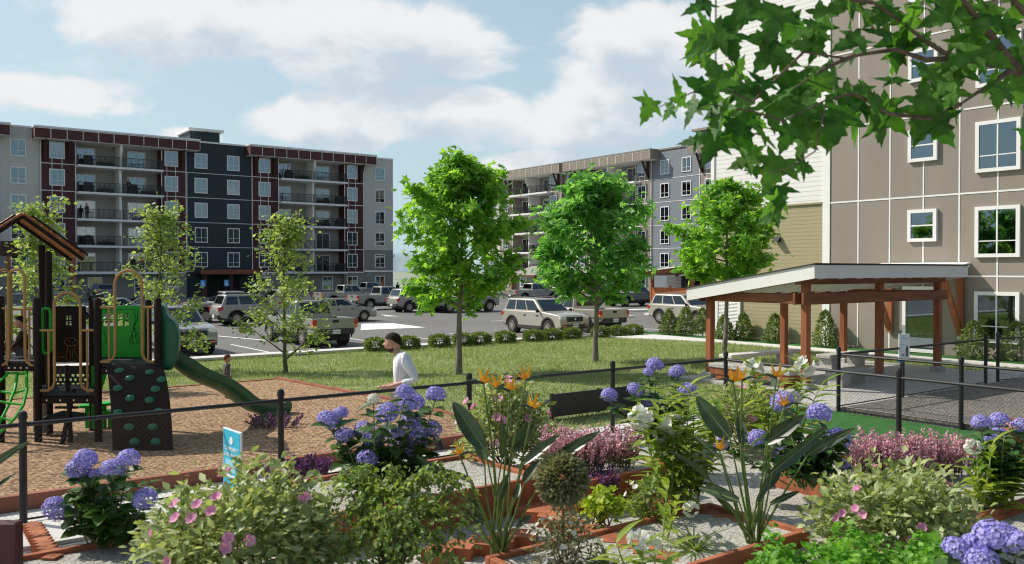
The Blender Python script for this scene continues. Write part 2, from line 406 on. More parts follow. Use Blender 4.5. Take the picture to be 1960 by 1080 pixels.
def build_sky():
    w = bpy.data.worlds.new('World'); scene.world = w; w.use_nodes = True
    nt = w.node_tree; N = nt.nodes; L = nt.links
    bg = N['Background']
    sky = N.new('ShaderNodeTexSky'); sky.sky_type = 'NISHITA'; sky.sun_disc = False
    sky.sun_elevation = math.asin(SUN.z); sky.sun_rotation = math.atan2(SUN.x, SUN.y)
    sky.altitude = 0; sky.air_density = 1.0; sky.dust_density = 2.0; sky.ozone_density = 1.2
    # cumulus in directions of the sky: soft banks broken up by fractal noise
    g = bpy.data.node_groups.new('cloud_density', 'ShaderNodeTree')
    g.interface.new_socket('Vector', in_out='INPUT', socket_type='NodeSocketVector')
    g.interface.new_socket('Density', in_out='OUTPUT', socket_type='NodeSocketFloat')
    gn = g.nodes; gl = g.links
    gi = gn.new('NodeGroupInput'); go = gn.new('NodeGroupOutput')
    def mth(op, a, b=None, clamp=False):
        n = gn.new('ShaderNodeMath'); n.operation = op; n.use_clamp = clamp
        for i, x in enumerate((a, b)):
            if x is None: continue
            if isinstance(x, (int, float)): n.inputs[i].default_value = x
            else: gl.new(x, n.inputs[i])
        return n.outputs[0]
    dt = gn.new('ShaderNodeVectorMath'); dt.operation = 'DOT_PRODUCT'; gl.new(gi.outputs[0], dt.inputs[0]); dt.inputs[1].default_value = (VR[0], VR[1], 0)
    sx = gn.new('ShaderNodeSeparateXYZ'); gl.new(gi.outputs[0], sx.inputs[0])
    a = dt.outputs['Value']; e = sx.outputs[2]
    mp = gn.new('ShaderNodeMapping'); mp.inputs['Scale'].default_value = (1, 1, 1.9); gl.new(gi.outputs[0], mp.inputs['Vector'])
    n1 = gn.new('ShaderNodeTexNoise'); n1.inputs['Scale'].default_value = 7.5; n1.inputs['Detail'].default_value = 9; n1.inputs['Roughness'].default_value = .56; n1.inputs['Distortion'].default_value = .25
    gl.new(mp.outputs[0], n1.inputs['Vector'])
    tot = None
    blobs = [(640, 240, 170, 52, 1.), (900, 225, 210, 62, 1.1), (1130, 215, 170, 70, 1.1), (1190, 120, 130, 95, 1.1), (1290, 60, 130, 80, 1.), (1420, 150, 160, 130, 1.),
             (420, 45, 300, 75, .95), (620, 70, 240, 75, 1.), (860, 95, 150, 75, .85), (60, 185, 150, 45, .9), (1040, 312, 140, 26, .9), (360, 262, 60, 20, .8), (200, 205, 70, 22, .6),
             (618, 132, 22, 12, .75), (-300, 150, 260, 120, .9), (2200, 120, 400, 130, .9), (830, 120, 60, 30, .6)]
    for (px, py, rx, ry, s) in blobs:
        u = (px - 980) / F_PX; v = (518 - py) / F_PX; k = 1 / math.sqrt(1 + u * u + v * v)
        da = mth('DIVIDE', mth('SUBTRACT', a, u * k), rx / F_PX * k); de = mth('DIVIDE', mth('SUBTRACT', e, v * k), ry / F_PX * k)
        r2 = mth('ADD', mth('MULTIPLY', da, da), mth('MULTIPLY', de, de))
        b = mth('MULTIPLY', mth('DIVIDE', 1.0, mth('ADD', 1.0, mth('MULTIPLY', r2, r2))), s)
        tot = b if tot is None else mth('MAXIMUM', tot, b)
    # faint broken cloud added to the unseen sky behind and above, for fill light
    db = gn.new('ShaderNodeVectorMath'); db.operation = 'DOT_PRODUCT'; gl.new(gi.outputs[0], db.inputs[0]); db.inputs[1].default_value = (-VD[0], -VD[1], .55)
    back = mth('MULTIPLY', mth('SUBTRACT', db.outputs['Value'], .1), 3.0, True)
    tot = mth('MAXIMUM', tot, mth('MULTIPLY', back, .1))
    d = mth('ADD', mth('MULTIPLY', tot, .6), mth('MULTIPLY', mth('SUBTRACT', n1.outputs['Fac'], .5), 1.5))
    gl.new(d, go.inputs[0])
    tc = N.new('ShaderNodeTexCoord')
    nv = N.new('ShaderNodeVectorMath'); nv.operation = 'NORMALIZE'; L.new(tc.outputs['Generated'], nv.inputs[0])
    g1 = N.new('ShaderNodeGroup'); g1.node_tree = g; L.new(nv.outputs[0], g1.inputs[0])
    off = N.new('ShaderNodeVectorMath'); off.operation = 'ADD'; off.inputs[1].default_value = (-.012, .008, .034); L.new(nv.outputs[0], off.inputs[0])
    g2 = N.new('ShaderNodeGroup'); g2.node_tree = g; L.new(off.outputs[0], g2.inputs[0])
    cov = N.new('ShaderNodeMapRange'); cov.interpolation_type = 'SMOOTHSTEP'; cov.inputs['From Min'].default_value = .2; cov.inputs['From Max'].default_value = .46
    L.new(g1.outputs[0], cov.inputs['Value'])
    sh = N.new('ShaderNodeMapRange'); sh.interpolation_type = 'SMOOTHSTEP'; sh.inputs['From Min'].default_value = .32; sh.inputs['From Max'].default_value = .74
    L.new(g2.outputs[0], sh.inputs['Value'])
    cr = N.new('ShaderNodeValToRGB'); el = cr.color_ramp.elements
    el[0].color = (7.2, 7.3, 7.4, 1); el[1].color = (4.6, 5.45, 6.2, 1)
    L.new(sh.outputs['Result'], cr.inputs['Fac'])
    up = N.new('ShaderNodeSeparateXYZ'); L.new(nv.outputs[0], up.inputs[0])
    # thin veil that whitens the blue, strongest near the horizon
    veil = N.new('ShaderNodeMapRange'); veil.inputs['From Min'].default_value = 0; veil.inputs['From Max'].default_value = .5
    veil.inputs['To Min'].default_value = .85; veil.inputs['To Max'].default_value = .4; L.new(up.outputs[2], veil.inputs['Value'])
    mv = N.new('ShaderNodeMix'); mv.data_type = 'RGBA'; 
    # the veil is strongest towards the sun's half of the sky
    fw_ = N.new('ShaderNodeVectorMath'); fw_.operation = 'DOT_PRODUCT'; L.new(nv.outputs[0], fw_.inputs[0]); fw_.inputs[1].default_value = (VD[0] * .5 - .3, VD[1] * .5 + .46, 0)
    fm = N.new('ShaderNodeMapRange'); fm.inputs['From Min'].default_value = -.5; fm.inputs['From Max'].default_value = .35; fm.inputs['To Min'].default_value = .3; fm.inputs['To Max'].default_value = 1.0; L.new(fw_.outputs['Value'], fm.inputs['Value'])
    vm = N.new('ShaderNodeMath'); vm.operation = 'MULTIPLY'; L.new(veil.outputs['Result'], vm.inputs[0]); L.new(fm.outputs['Result'], vm.inputs[1]); L.new(vm.outputs[0], mv.inputs['Factor'])
    L.new(sky.outputs[0], mv.inputs[6]); mv.inputs[7].default_value = (4.6, 6.2, 6.95, 1)
    hz = N.new('ShaderNodeMapRange'); hz.inputs['From Min'].default_value = -.01; hz.inputs['From Max'].default_value = .06; L.new(up.outputs[2], hz.inputs['Value'])
    cm = N.new('ShaderNodeMath'); cm.operation = 'MULTIPLY'; L.new(cov.outputs['Result'], cm.inputs[0]); L.new(hz.outputs['Result'], cm.inputs[1])
    mx = N.new('ShaderNodeMix'); mx.data_type = 'RGBA'; L.new(cm.outputs[0], mx.inputs['Factor'])
    L.new(mv.outputs[2], mx.inputs[6]); L.new(cr.outputs['Color'], mx.inputs[7])
    L.new(mx.outputs[2], bg.inputs['Color'])
    bg.inputs['Strength'].default_value = .12
build_sky()
scene.view_settings.view_transform = 'Standard'; scene.view_settings.look = 'None'; scene.view_settings.gamma = 1; scene.view_settings.exposure = 0
scene.cycles.max_bounces = 8; scene.cycles.transparent_max_bounces = 16
scene.cycles.use_denoising = True; scene.cycles.filter_width = 1.1

# ------------------------------------------------------------------ ground
def frange(a, b, step):
    n = max(1, int(round((b - a) / step)))
    return [a + (b - a) * i / n for i in range(n + 1)]

def sheet(name, x0, x1, y0, y1, dz, m, step=1., thick=.08, level=None, kind='structure', hole=None):
    """ground-following slab with a skirt"""
    xs = frange(x0, x1, step); ys = frange(y0, y1, step); nx = len(xs)
    z = lambda x, y: (level if level is not None else ground_z(x, y)) + dz
    vs = []; fs = []
    for y in ys:
        for x in xs: vs.append((x, y, z(x, y)))
    for j in range(len(ys) - 1):
        for i in range(nx - 1):
            if hole and hole[0] - .01 < xs[i] and xs[i + 1] < hole[1] + .01 and hole[2] - .01 < ys[j] and ys[j + 1] < hole[3] + .01: continue
            fs.append((j * nx + i, j * nx + i + 1, (j + 1) * nx + i + 1, (j + 1) * nx + i))
    ring = [i for i in range(nx)] + [j * nx + nx - 1 for j in range(1, len(ys))] + [(len(ys) - 1) * nx + i for i in range(nx - 2, -1, -1)] + [j * nx for j in range(len(ys) - 2, 0, -1)]
    n0 = len(vs)
    for i in ring: vs.append((vs[i][0], vs[i][1], vs[i][2] - thick))
    k = len(ring)
    for i in range(k): fs.append((ring[i], n0 + i, n0 + (i + 1) % k, ring[(i + 1) % k]))
    mb = MB(); mb.v = vs; mb.f = fs
    return tag(obj(name, mb, m), kind=kind)

xs = sorted(set([-3000, -1200, -400, -150, -60, 80, 100, 180, 400, 1200, 3000] + list(range(-40, 61, 2))))
ys = sorted(set([-1500, -300, -60, -20, 60, 80, 110, 160, 400, 1200, 4000] + list(range(-10, 45, 2))))
gb = MB(); gb.v = [(x, y, ground_z(x, y) - .13) for y in ys for x in xs]
gb.f = [(j * len(xs) + i, j * len(xs) + i + 1, (j + 1) * len(xs) + i + 1, (j + 1) * len(xs) + i) for j in range(len(ys) - 1) for i in range(len(xs) - 1)]
tag(obj('ground', gb, M['land']), kind='structure')

MX1, MY0, MY1 = 8.4, 10.82, 21.6
sheet('lawn_ground', -16, 27.35, 10.75, 30.2, -.02, M['soil'], 1.)
sheet('play_surface', -16, MX1, MY0, MY1, .03, M['mulch'], 1.)
sheet('parking_lot', -60, 79.5, 31.3, 104.3, .0, M['asphalt'], 20., level=-.5)
sheet('pavement', -16, 27.35, 30.25, 31.25, .1, M['concrete'], 1.)
sheet('walkway', 27.4, 30.1, 9.5, 31.25, .03, M['concrete'], 1.)
sheet('garden_path', -16, 12.2, 9.3, 10.7, .03, M['concrete'], 1.)
sheet('turf_strip', 30.15, 31.85, 9.7, 40., .02, M['turf'], 1.)
sheet('turf_ground', 12.25, 14.8, 2, 10.9, -.045, M['turf'], .5, level=0)
sheet('dog_run_ground', 14.85, 31.8, -4, 9.4, .05, M['dark_gravel'], 2., thick=.5, level=0.)
sheet('plaza_paving', 14.85, 24.4, 9.45, 10.85, .03, M['aggregate'], 1., thick=.4, level=0.)
sheet('pavilion_floor', 15.9, 23.2, 10.86, 14.6, .03, M['aggregate'], 1., thick=.3, level=0.)
sheet('garden_ground', -8, 12.2, -2, 9.28, -.01, M['gravel'], 1., level=0)
# kerbs and painted marks of the car park
sheet('kerb', 28.5, 31.9, 31.35, 31.6, .1, M['kerb'], 1.)
def mark(name, pts, z=-.495):
    mb = MB(); n = len(pts); mb.add([(p[0], p[1], z) for p in pts], [tuple(range(n))])
    return tag(obj(name, mb, M['paint']), kind='structure')
a, b, c, d = at(690, 632, z=-.5), at(815, 627, z=-.5), at(752, 619, z=-.5), at(692, 620, z=-.5)
mark('road_marking', [a, b, c, d])
a, b, c = at(728, 602, z=-.5), at(765, 606, z=-.5), at(740, 605.5, z=-.5)
mark('road_marking', [a, c, b])
for k in range(13):
    x = -1.6 + 2.75 * k
    mark('bay_line', [(x, 31.6), (x + .12, 31.6), (x + .12, 36.6), (x, 36.6)])
for k in range(18):
    x = 6 + 2.75 * k
    mark('bay_line', [(x, 62), (x + .12, 62), (x + .12, 67.2), (x, 67.2)])
mark('bay_line', [(6, 67.2), (56, 67.2), (56, 67.35), (6, 67.35)], -.4945)
for (px0, py0, px1, py1) in ((380, 640, 545, 655), (775, 596, 940, 584), (985, 613, 940, 615), (1170, 627, 1262, 631)):
    p = at(px0, py0, z=-.5); q = at(px1, py1, z=-.5); dd = (q - p).normalized(); nn = Vector((-dd.y, dd.x, 0)) * .1
    mark('bay_line', [p - nn, q - nn, q + nn, p + nn])
# raised planted islands
for i, (x0, x1, y0, y1) in enumerate(((44, 50.5, 42.2, 43.6), (44.5, 52, 47.2, 48.4), (34.5, 41, 41.5, 42.3))):
    sheet('parking_island', x0, x1, y0, y1, .14, M['kerb'], 2., thick=.2, level=-.5)

# far hills, low and hazy
def hill(x0, y0, x1, y1, h, seed, n=60):
    r = np.random.default_rng(seed); hs = np.cumsum(r.normal(0, 1, n + 1)); hs = (hs - hs.min()) / (np.ptp(hs) + .01)
    mb = MB(); vs = []
    for i in range(n + 1):
        t = i / n; e = math.sin(PI * t) ** .5; x = x0 + (x1 - x0) * t; y = y0 + (y1 - y0) * t
        vs += [(x, y, -2), (x + 100, y + 150, h * (.4 + .6 * hs[i]) * e), (x + 300, y + 500, -2)]
    mb.v = vs
    for i in range(n): mb.f += [(3 * i, 3 * i + 3, 3 * i + 4, 3 * i + 1), (3 * i + 1, 3 * i + 4, 3 * i + 5, 3 * i + 2)]
    return tag(obj('hills', mb, M['hills'], smooth=True, sharp=180), kind='structure')
hill(-200, 1500, 1700, 1900, 60, 3)
# ------------------------------------------------------------------ buildings
def window_proto():
    """1.55 x 1.85 framed window, local: x across, -y outward, origin at its lower middle on the wall face"""
    def mk(w, h, name='window', bars=('v', 'h'), frame=.11, blind=None):
        f = MB()
        f.box(-w / 2, w / 2, -.09, .02, 0, frame); f.box(-w / 2, w / 2, -.09, .02, h - frame, h)
        f.box(-w / 2, -w / 2 + frame, -.09, .02, frame, h - frame); f.box(w / 2 - frame, w / 2, -.09, .02, frame, h - frame)
        if 'v' in bars: f.box(-.025, .025, -.075, .02, frame, h - frame)
        if 'h' in bars:
            zb = h * .32
            f.box(-w / 2 + frame, -.027, -.07, .0, zb - .018, zb + .018); f.box(.027, w / 2 - frame, -.07, .0, zb - .018, zb + .018)
        if 'm' in bars: f.box(-w / 2 + frame, w / 2 - frame, -.07, .0, h * .5 - .025, h * .5 + .025)
        o = obj(name, f, M['white'])
        g = MB(); g.box(-w / 2 + frame, w / 2 - frame, -.05, -.044, frame, h - frame); obj('pane', g, M['glass'], o)
        r = MB(); r.box(-w / 2 + frame, w / 2 - frame, -.01, .015, frame, h - frame); obj('room_shade_panel', r, M['room'], o)  # flat panel, the shade of the unlit room is put into its colour
        return o
    return mk
mkwin = window_proto()

def add_curtain(win, w, h, kind, frame=.11):
    c = MB(); a = w / 2 - frame
    if kind == 'blind': c.box(-a + .02, a - .02, -.03, -.015, h * .5, h - frame)
    elif kind == 'left': c.box(-a + .02, -a * .1, -.03, -.015, frame, h - frame)
    elif kind == 'right': c.box(a * .05, a - .02, -.03, -.015, frame, h - frame)
    elif kind == 'full': c.box(-a + .02, a - .02, -.03, -.015, frame, h - frame)
    else: c.box(-a + .02, -a * .55, -.03, -.015, frame, h - frame); c.box(a * .55, a - .02, -.03, -.015, frame, h - frame)
    obj('curtain', c, M['curtain'], win)

def block(root, P, seed):
    """apartment block in local axes: x along the front, -y outward, z up from -0.5.
    P: dict of materials, modules (balcony bays), plain bays, end bays"""
    r = random.Random(seed)
    FL = [2.5, 5.5, 8.5, 11.5, 14.5]
    wins = []
    proto = {}
    def win(x, z, y, w=1.55, h=1.86):
        key = (w, h)
        if key not in proto:
            proto[key] = mkwin(w, h); o = proto[key]; o.parent = root
        else: o = dup(proto[key], root)
        o.location = (x, y, z)
        wins.append((o, w, h, z))
        return o
    doors = []
    def patio(x, z, y, w=2.05, h=2.2):
        if 'door' not in proto:
            proto['door'] = mkwin(w, h, 'balcony_door', bars=('v',)); o = proto['door']; o.parent = root
        else: o = dup(proto['door'], root)
        o.location = (x, y, z); wins.append((o, w, h, z)); return o
    # plain bays
    for (x0, x1, key, y, wx, top) in P['plain']:
        w = MB(); w.box(x0, x1, y, y + 12, 2.5 if key != 'end' else 5.5, top); obj('wall', w, P[key], root)
        if key == 'end':
            w = MB(); w.box(x0, x1, y + .02, y + 12, 2.62, 5.5); obj('wall', w, P['ground'], root)
        w = MB(); w.box(x0, x1, y + .01 + .02 * (key == 'end'), y + 12, -.6, 2.5); obj('ground_floor_wall', w, P['groundmid'] if key == 'mid' else P['ground'], root)
        cap = MB(); cap.box(x0 - .02, x1 + .02, y - .12, y + 12, top, top + .2); obj('parapet', cap, P['cap'], root)
        t = MB(); t.box(x0 + .1, x0 + .13, y - .028, y + .012, 2.5, 14.5)
        for z in FL: t.box(x0 + .1, x1 - .1, y - .03, y + .01, z - .03, z + .03)
        obj('trim', t, P['line'] if key == 'mid' else P['line2'], root)
        for x in wx:
            for k in range(6):
                z = -.5 + 3 * k + .55
                if k == 0 and key == 'mid': continue
                win(x, z, y)
    for (x0, w_) in P['mods']:
        x1 = x0 + w_; y = 0
        c0, c1 = x0 + 3.55, x1 - 2.9          # balcony bay
        cm = (c0 + c1) / 2
        # side panels (with windows)
        for (a, b, wx) in ((x0, c0, x0 + 1.65), (c1, x1, x1 - 1.75)):
            w = MB(); w.box(a, b, y, y + 10, 2.5, 17.2); obj('panel_wall', w, P['panel'], root)
            w = MB(); w.box(a, b, y + .02, y + 10, -.6, 2.5); obj('ground_floor_wall', w, P['ground'], root)
            t = MB()
            for z in FL[1:]: t.box(a + .09, b - .09, y - .03, y + .01, z - .04, z + .04)
            for s in (-.5, .5):
                t.box(wx + s - .03, wx + s + .03, y - .026, y + .012, 2.6, 16.9)
            t.box(a, a + .09, y - .05, y + .01, 2.5, 17.0); t.box(b - .09, b, y - .05, y + .01, 2.5, 17.0)
            obj('trim', t, P['line'], root)
            for k in range(6): win(wx, -.5 + 3 * k + .55, y)
            # timber brackets under the roof overhang
            for s in (-1.2, 1.2):
                bk = MB(); bx = wx + s
                if a + .2 < bx < b - .2:
                    bk.prism([(-1.25, 17.0), (-1.1, 17.0), (-.05, 15.1), (-.05, 14.75), (-.2, 14.75)], 'x', bx - .12, bx + .12)
                    bk.box(bx - .12, bx + .12, -.28, -.02, 14.7, 17.0)
                    obj('roof_bracket', bk, M['bracket'], root)
        # balcony bay: back wall, slabs, divider, rails
        w = MB(); w.box(c0 - .02, c1 + .02, y + 1.75, y + 10, 2.5, 17.2); obj('balcony_back_wall', w, P['balc'], root)
        w = MB(); w.box(c0, c1, y + .6, y + 10, -.6, 2.25); obj('ground_floor_wall', w, P['ground'], root)
        for z in FL:
            s = MB(); s.box(c0 + .02, c1 + (.75 if P['step'] else .0), y - 1.05, y + 1.74, z - .27, z - .02); obj('balcony_slab', s, M['white'], root, bevel=.02, seg=1)
        dv = MB()
        dv.prism([(-.35, 2.5), (1.74, 2.5), (1.74, 17.1), (-.95, 17.1), (-.95, 16.3), (-.35, 15.3)], 'x', cm - .13, cm + .13)
        obj('divider_wall', dv, M['offwhite'], root)
        for k, z in enumerate(FL):
            for (a, b) in ((c0 + .06, cm - .16), (cm + .16, c1 - .06 + (.75 if P['step'] else 0))):
                rl = MB(); yy = y - .98
                rl.box(a, b, yy - .025, yy + .025, z + 1.02, z + 1.08); rl.box(a, b, yy - .02, yy + .02, z + .06, z + .1)
                n = int((b - a) / .125)
                for i in range(1, n):
                    xx = a + (b - a) * i / n; rl.box(xx - .017, xx + .017, yy - .011, yy + .011, z + .1, z + 1.02)
                for xx in (a + .03, (a + b) / 2, b - .03): rl.box(xx - .03, xx + .03, yy - .03, yy + .03, z - .25, z + 1.1)
                for xx in ((a + .02,) if a < cm - .2 else (b - .02,)):
                    rl.box(xx - .02, xx + .02, yy + .03, y - .05, z + 1.02, z + 1.07)
                    for i in range(1, 7): rl.box(xx - .011, xx + .011, yy + .13 * i - .011, yy + .13 * i + .011, z + .02, z + 1.02)
                obj('balcony_railing', rl, M['black'], root)
            patio(c0 + 1.3, z + .02, y + 1.74); patio(cm + 1.25 + .95, z + .02, y + 1.74)
            lt = MB()
            for xx in (c0 + 2.2, cm + 2.2): lt.lathe([(.001, z + 2.68), (.13, z + 2.68), (.13, z + 2.73), (.001, z + 2.73)], 10, (xx, .4, 0))
            if k < 5: obj('ceiling_lamp', lt, M['lamp'], root)
        for xx in (c0 + 2., c1 - 2.2):
            win(xx, .05, y + .6)
        # fascia: deep panelled roof edge carried out over the bay
        fx0, fx1 = x0 - .75, x1 + 1.2
        fs = MB(); fs.box(fx0, fx1, y - 1.5, y + 10.4, 17.05, 18.2); obj('roof_fascia', fs, P['fascia'], root)
        so_ = MB(); so_.box(fx0 + .03, fx1 - .03, y - 1.47, y + 9, 17.0, 17.045); obj('soffit', so_, P['soffit'], root)
        cp = MB(); cp.box(fx0 - .05, fx1 + .05, y - 1.56, y + 10.45, 18.2, 18.38); obj('parapet', cp, P['cap'], root)
        t = MB(); n = int(w_ / 1.35); t.box(fx0 + .04, fx1 - .04, y - 1.512, y - 1.49, 18.1, 18.17)
        for i in range(n + 1):
            xx = fx0 + (fx1 - fx0) * i / n; t.box(xx - .03 + (.031 if i == 0 else 0), xx + .03 - (.031 if i == n else 0), y - 1.53, y - 1.49, 17.07, 18.18)
        obj('fascia_trim', t, P['fline'], root)
        # white band over the ground floor
        bd = MB(); bd.box(x0 + .1, x1 - .1, y - .1, y + .5, 2.3, 2.49); obj('band_course', bd, M['white'], root)
    for (x0, x1, y, top) in P['pent']:
        w = MB(); w.box(x0, x1, y, y + 5, 18.2, top); obj('penthouse', w, P['mid'], root)
        cp = MB(); cp.prism([(y - .6, top), (y + 5.3, top), (y + 5.3, top + .22), (y - .6, top + .3)], 'x', x0 - .35, x1 + .35); obj('parapet', cp, P['cap'], root)
    for (o, w, h, z) in wins:
        q = r.random(); top = z > 9.5
        if not top and q < .5: add_curtain(o, w, h, r.choice(['blind', 'left', 'right', 'pair', 'full', 'pair']))
        elif top and q < .2: add_curtain(o, w, h, r.choice(['pair', 'left']))

# the maroon and charcoal block: front on Y = 107
redb = thing('apartment_building', 'six-storey maroon apartment block with charcoal middle bay and stacked balconies, on the left', 'building', (0, 107, 0))
block(redb, dict(plain=[(10.9, 14.8, 'end', .15, [12.7], 18.2), (30.4, 38.4, 'mid', .1, [32.15, 36.1], 18.2), (54.0, 58.6, 'end', .15, [56.5], 18.1)],
                 mods=[(14.8, 15.6), (38.4, 15.6), (-5., 15.6)], pent=[(31.2, 34.8, 1.2, 19.75)], step=False,
                 mid=M['charcoal'], end=M['lightgrey'], ground=M['midgrey'], groundmid=M['charcoal'], panel=M['red'], balc=M['balcwall'], fascia=M['redfascia'], cap=M['white'],
                 line=M['offwhite'], line2=M['lightgrey'], fline=M['offwhite'], soffit=M['soffit']), 3)
# entrance canopy on the charcoal bay
e = MB(); e.box(31.2, 38.2, -3.4, .08, 2.25, 2.6); obj('entrance_canopy', e, M['bracket'], redb)
e = MB(); e.box(31.0, 38.3, -3.6, -3.42, 2.2, 2.75); obj('canopy_fascia', e, M['timberb'], redb)
for x in (31.6, 34.7, 37.8):
    e = MB(); e.box(x - .2, x + .2, -3.3, -2.9, -.5, 2.24); obj('canopy_post', e, M['bracket'], redb)
e = MB(); e.box(32.6, 36.8, -.02, .11, -.45, 2.1); obj('entrance_glazing', e, M['room'], redb)

# the blue-grey and taupe block: front on X = 82, seen to the right; local x runs towards -Y from Y = 120
greyb = thing('apartment_building', 'six-storey taupe and blue-grey apartment block behind the three slender maples', 'building', (82, 120, 0), -PI / 2)
block(greyb, dict(plain=[(1.5, 6., 'end', .15, [3.8], 18.1), (21.6, 24.4, 'end', .6, [23.1], 18.2), (40., 48.2, 'mid', .1, [42.3, 46.], 18.2)],
                  mods=[(6., 15.6), (24.4, 15.6), (48.2, 15.6)], pent=[(46.4, 51., 1.5, 20.1)], step=True,
                  mid=M['bluegrey'], end=M['lightgrey'], ground=M['midgrey'], groundmid=M['bluegrey'], panel=M['tan2'], balc=M['balcwall'], fascia=M['tanfascia'], cap=M['tanfascia'],
                  line=M['offwhite'], line2=M['offwhite'], fline=M['offwhite'], soffit=M['soffit']), 5)

# the near block: taupe front on X = 31.9, white-over-olive siding beyond it
near = thing('apartment_building', 'near apartment block with gridded taupe panels and white-over-olive siding on the right', 'building', (31.9, 0, 0), -PI / 2)
# local x = -Y, so Y 27.1 is x = -27.1; local -y is outward (-X)
w = MB(); w.box(-20.9, 9, 0, 14, -.6, 18.4); obj('wall', w, M['tan'], near)
w = MB(); w.box(-27.1, -21.235, .02, 14, 5.5, 18.4); obj('upper_siding', w, M['whitesiding'], near)
w = MB(); w.box(-27.1, -21.235, .02, 14, -.6, 5.46); obj('lower_siding', w, M['olive'], near)
w = MB(); w.box(-27.01, -21.24, -.05, .04, 5.44, 5.52); obj('trim', w, M['olive'], near)
w = MB(); w.box(-27.01, -21.24, -.05, .1, -.5, -.32); obj('base_trim', w, M['olive'], near)
for (a, b) in ((-21.235, -20.9), (-27.22, -27.02)):
    w = MB(); w.box(a, b, -.04, .3, -.55, 18.4); obj('corner_board', w, M['white'], near)
t = MB(); t.box(-20.895, 8.99, -.014, .011, 18.25, 18.31)
for z in (2.44, 5.45, 8.5, 11.5, 14.5): t.box(-20.9, 9, -.016, .01, z - .03, z + .03)
for k in range(22):
    x = -19.63 + 1.34 * k
    t.box(x - .026, x + .026, -.013, .012, -.4, 18.3)
obj('grid_trim', t, M['white'], near)
def nwin(y, z0, z1, w, bars, cur=None, name='window'):
    o = mkwin(w, z1 - z0, name, bars, .13); o.parent = near; o.location = (-y, -.03, z0)
    if cur: add_curtain(o, w, z1 - z0, cur, .13)
for k in range(-1, 5):
    z = 3.74 + 3.03 * k
    if k >= 0: nwin(16.96, z, z + 1.22, 1.12, ('m',), 'blind' if k == 2 else None)
    for yy in (14.25, 10.2, 6.2): nwin(yy, z - .62, z + 1.19, 1.52, ('v', 'h'), 'left' if k in (1, 3) else None)
nwin(17.0, -.45, 2.05, 1.4, (), None, 'glazed_door')
# roll-up door of corrugated metal
w = MB(); n = 34
for i in range(n):
    z = -.42 + 2.2 * i / n; h = 2.2 / n
    w.prism([(-.02, z + .003), (-.055, z + h * .5), (-.02, z + h - .003)], 'x', -26.75, -25.6)
obj('shutter_door', w, M['white'], near)
w = MB(); w.box(-26.9, -26.76, -.07, .01, -.45, 1.9); w.box(-25.59, -25.45, -.07, .01, -.45, 1.9); w.box(-26.755, -25.595, -.07, .01, 1.79, 1.9); obj('door_frame', w, M['white'], near)
# wall lamp on the olive siding
w = MB(); w.prism([(-.3, 3.9), (-.02, 4.15), (-.02, 3.9)], 'x', -23.6, -23.3); obj('wall_lamp', w, M['black'], near)
# little roof on two timber brackets over the glazed door
w = MB(); w.prism([(-1.55, 2.5), (-.031, 2.78), (-.031, 2.95), (-1.55, 2.68)], 'x', -18.6, -15.2); obj('door_canopy', w, M['white'], near)
for y in (18.22, 15.5):
    w = MB(); w.box(-y - .12, -y + .12, -.16, -.03, .25, 2.6); w.beam((-y, -.14, .42), (-y, -1.35, 2.45), .16, .2, (1, 0, 0)); w.box(-y - .1, -y + .1, -1.45, -.165, 2.42, 2.56)
    obj('canopy_bracket', w, M['timber'], near, bevel=.012, seg=1)

# plain block added out of view behind the viewer, to give the windows dark reflections
backb = thing('apartment_building', 'plain charcoal block added unseen behind the viewer to give window panes dark reflections', 'building', (0, -55, 0))
w = MB(); w.box(-10, 175, -14, 0, -.6, 18); obj('wall', w, M['charcoal'], backb)
w = MB(); w.box(-10.1, 175.1, -14.1, .1, 18.001, 18.3); obj('parapet', w, M['white'], backb)
backw = None
for k in range(6):
    for i in range(16):
        x = -4 + 11.4 * i
        if backw is None:
            w = MB(); w.box(-.9, .9, .0, .06, 0, 1.8); backw = obj('window', w, M['room'], backb); o = backw
        else: o = dup(backw, backb)
        o.location = (x, 0, .2 + 3 * k)
# ------------------------------------------------------------------ vehicles (local: +x forward, z up from the road)
def arch(cx, cz, r, z0, n=12):
    """points of a wheel opening from rear to front"""
    a0 = math.asin((z0 - cz) / r)
    return [(cx - r * math.cos(a0 + (PI - 2 * a0) * i / n), cz + r * math.sin(a0 + (PI - 2 * a0) * i / n)) for i in range(n + 1)]

def quad_on(c, s0, s1, t0, t1, off):
    """thin pane on a (bottom-left, bottom-right, top-right, top-left) face"""
    a, b, d, e = [Vector(p) for p in c]
    def p(s, t): return (a * (1 - s) + b * s) * (1 - t) + (e * (1 - s) + d * s) * t
    n = (b - a).cross(e - a).normalized()
    q = [p(s0, t0), p(s1, t0), p(s1, t1), p(s0, t1)]
    return MB().add([v + n * off for v in q] + [v - n * .02 for v in q], [(0, 1, 2, 3), (7, 6, 5, 4), (0, 4, 5, 1), (1, 5, 6, 2), (2, 6, 7, 3), (3, 7, 4, 0)])

def wheel_mb(r, w):
    t = MB(); t.lathe([(r * .62, -w / 2), (r * .9, -w / 2), (r, -w * .36), (r, w * .36), (r * .9, w / 2), (r * .62, w / 2)], 24, axis='y')
    rim = MB(); rim.lathe([(r * .64, -w * .49), (r * .6, -w * .5), (r * .57, -w * .3), (.001, -w * .26)], 24, axis='y')
    for k in range(10):
        a = 2 * PI * k / 10; rim.beam((r * .1 * math.cos(a), -w * .42, r * .1 * math.sin(a)), (r * .6 * math.cos(a), -w * .46, r * .6 * math.sin(a)), r * .1, .05, (0, 1, 0))
    rim.lathe([(r * .14, -w * .5), (r * .14, -w * .3)], 10, axis='y'); rim.lathe([(.001, -w * .5), (r * .14, -w * .5)], 10, axis='y')
    return t, rim

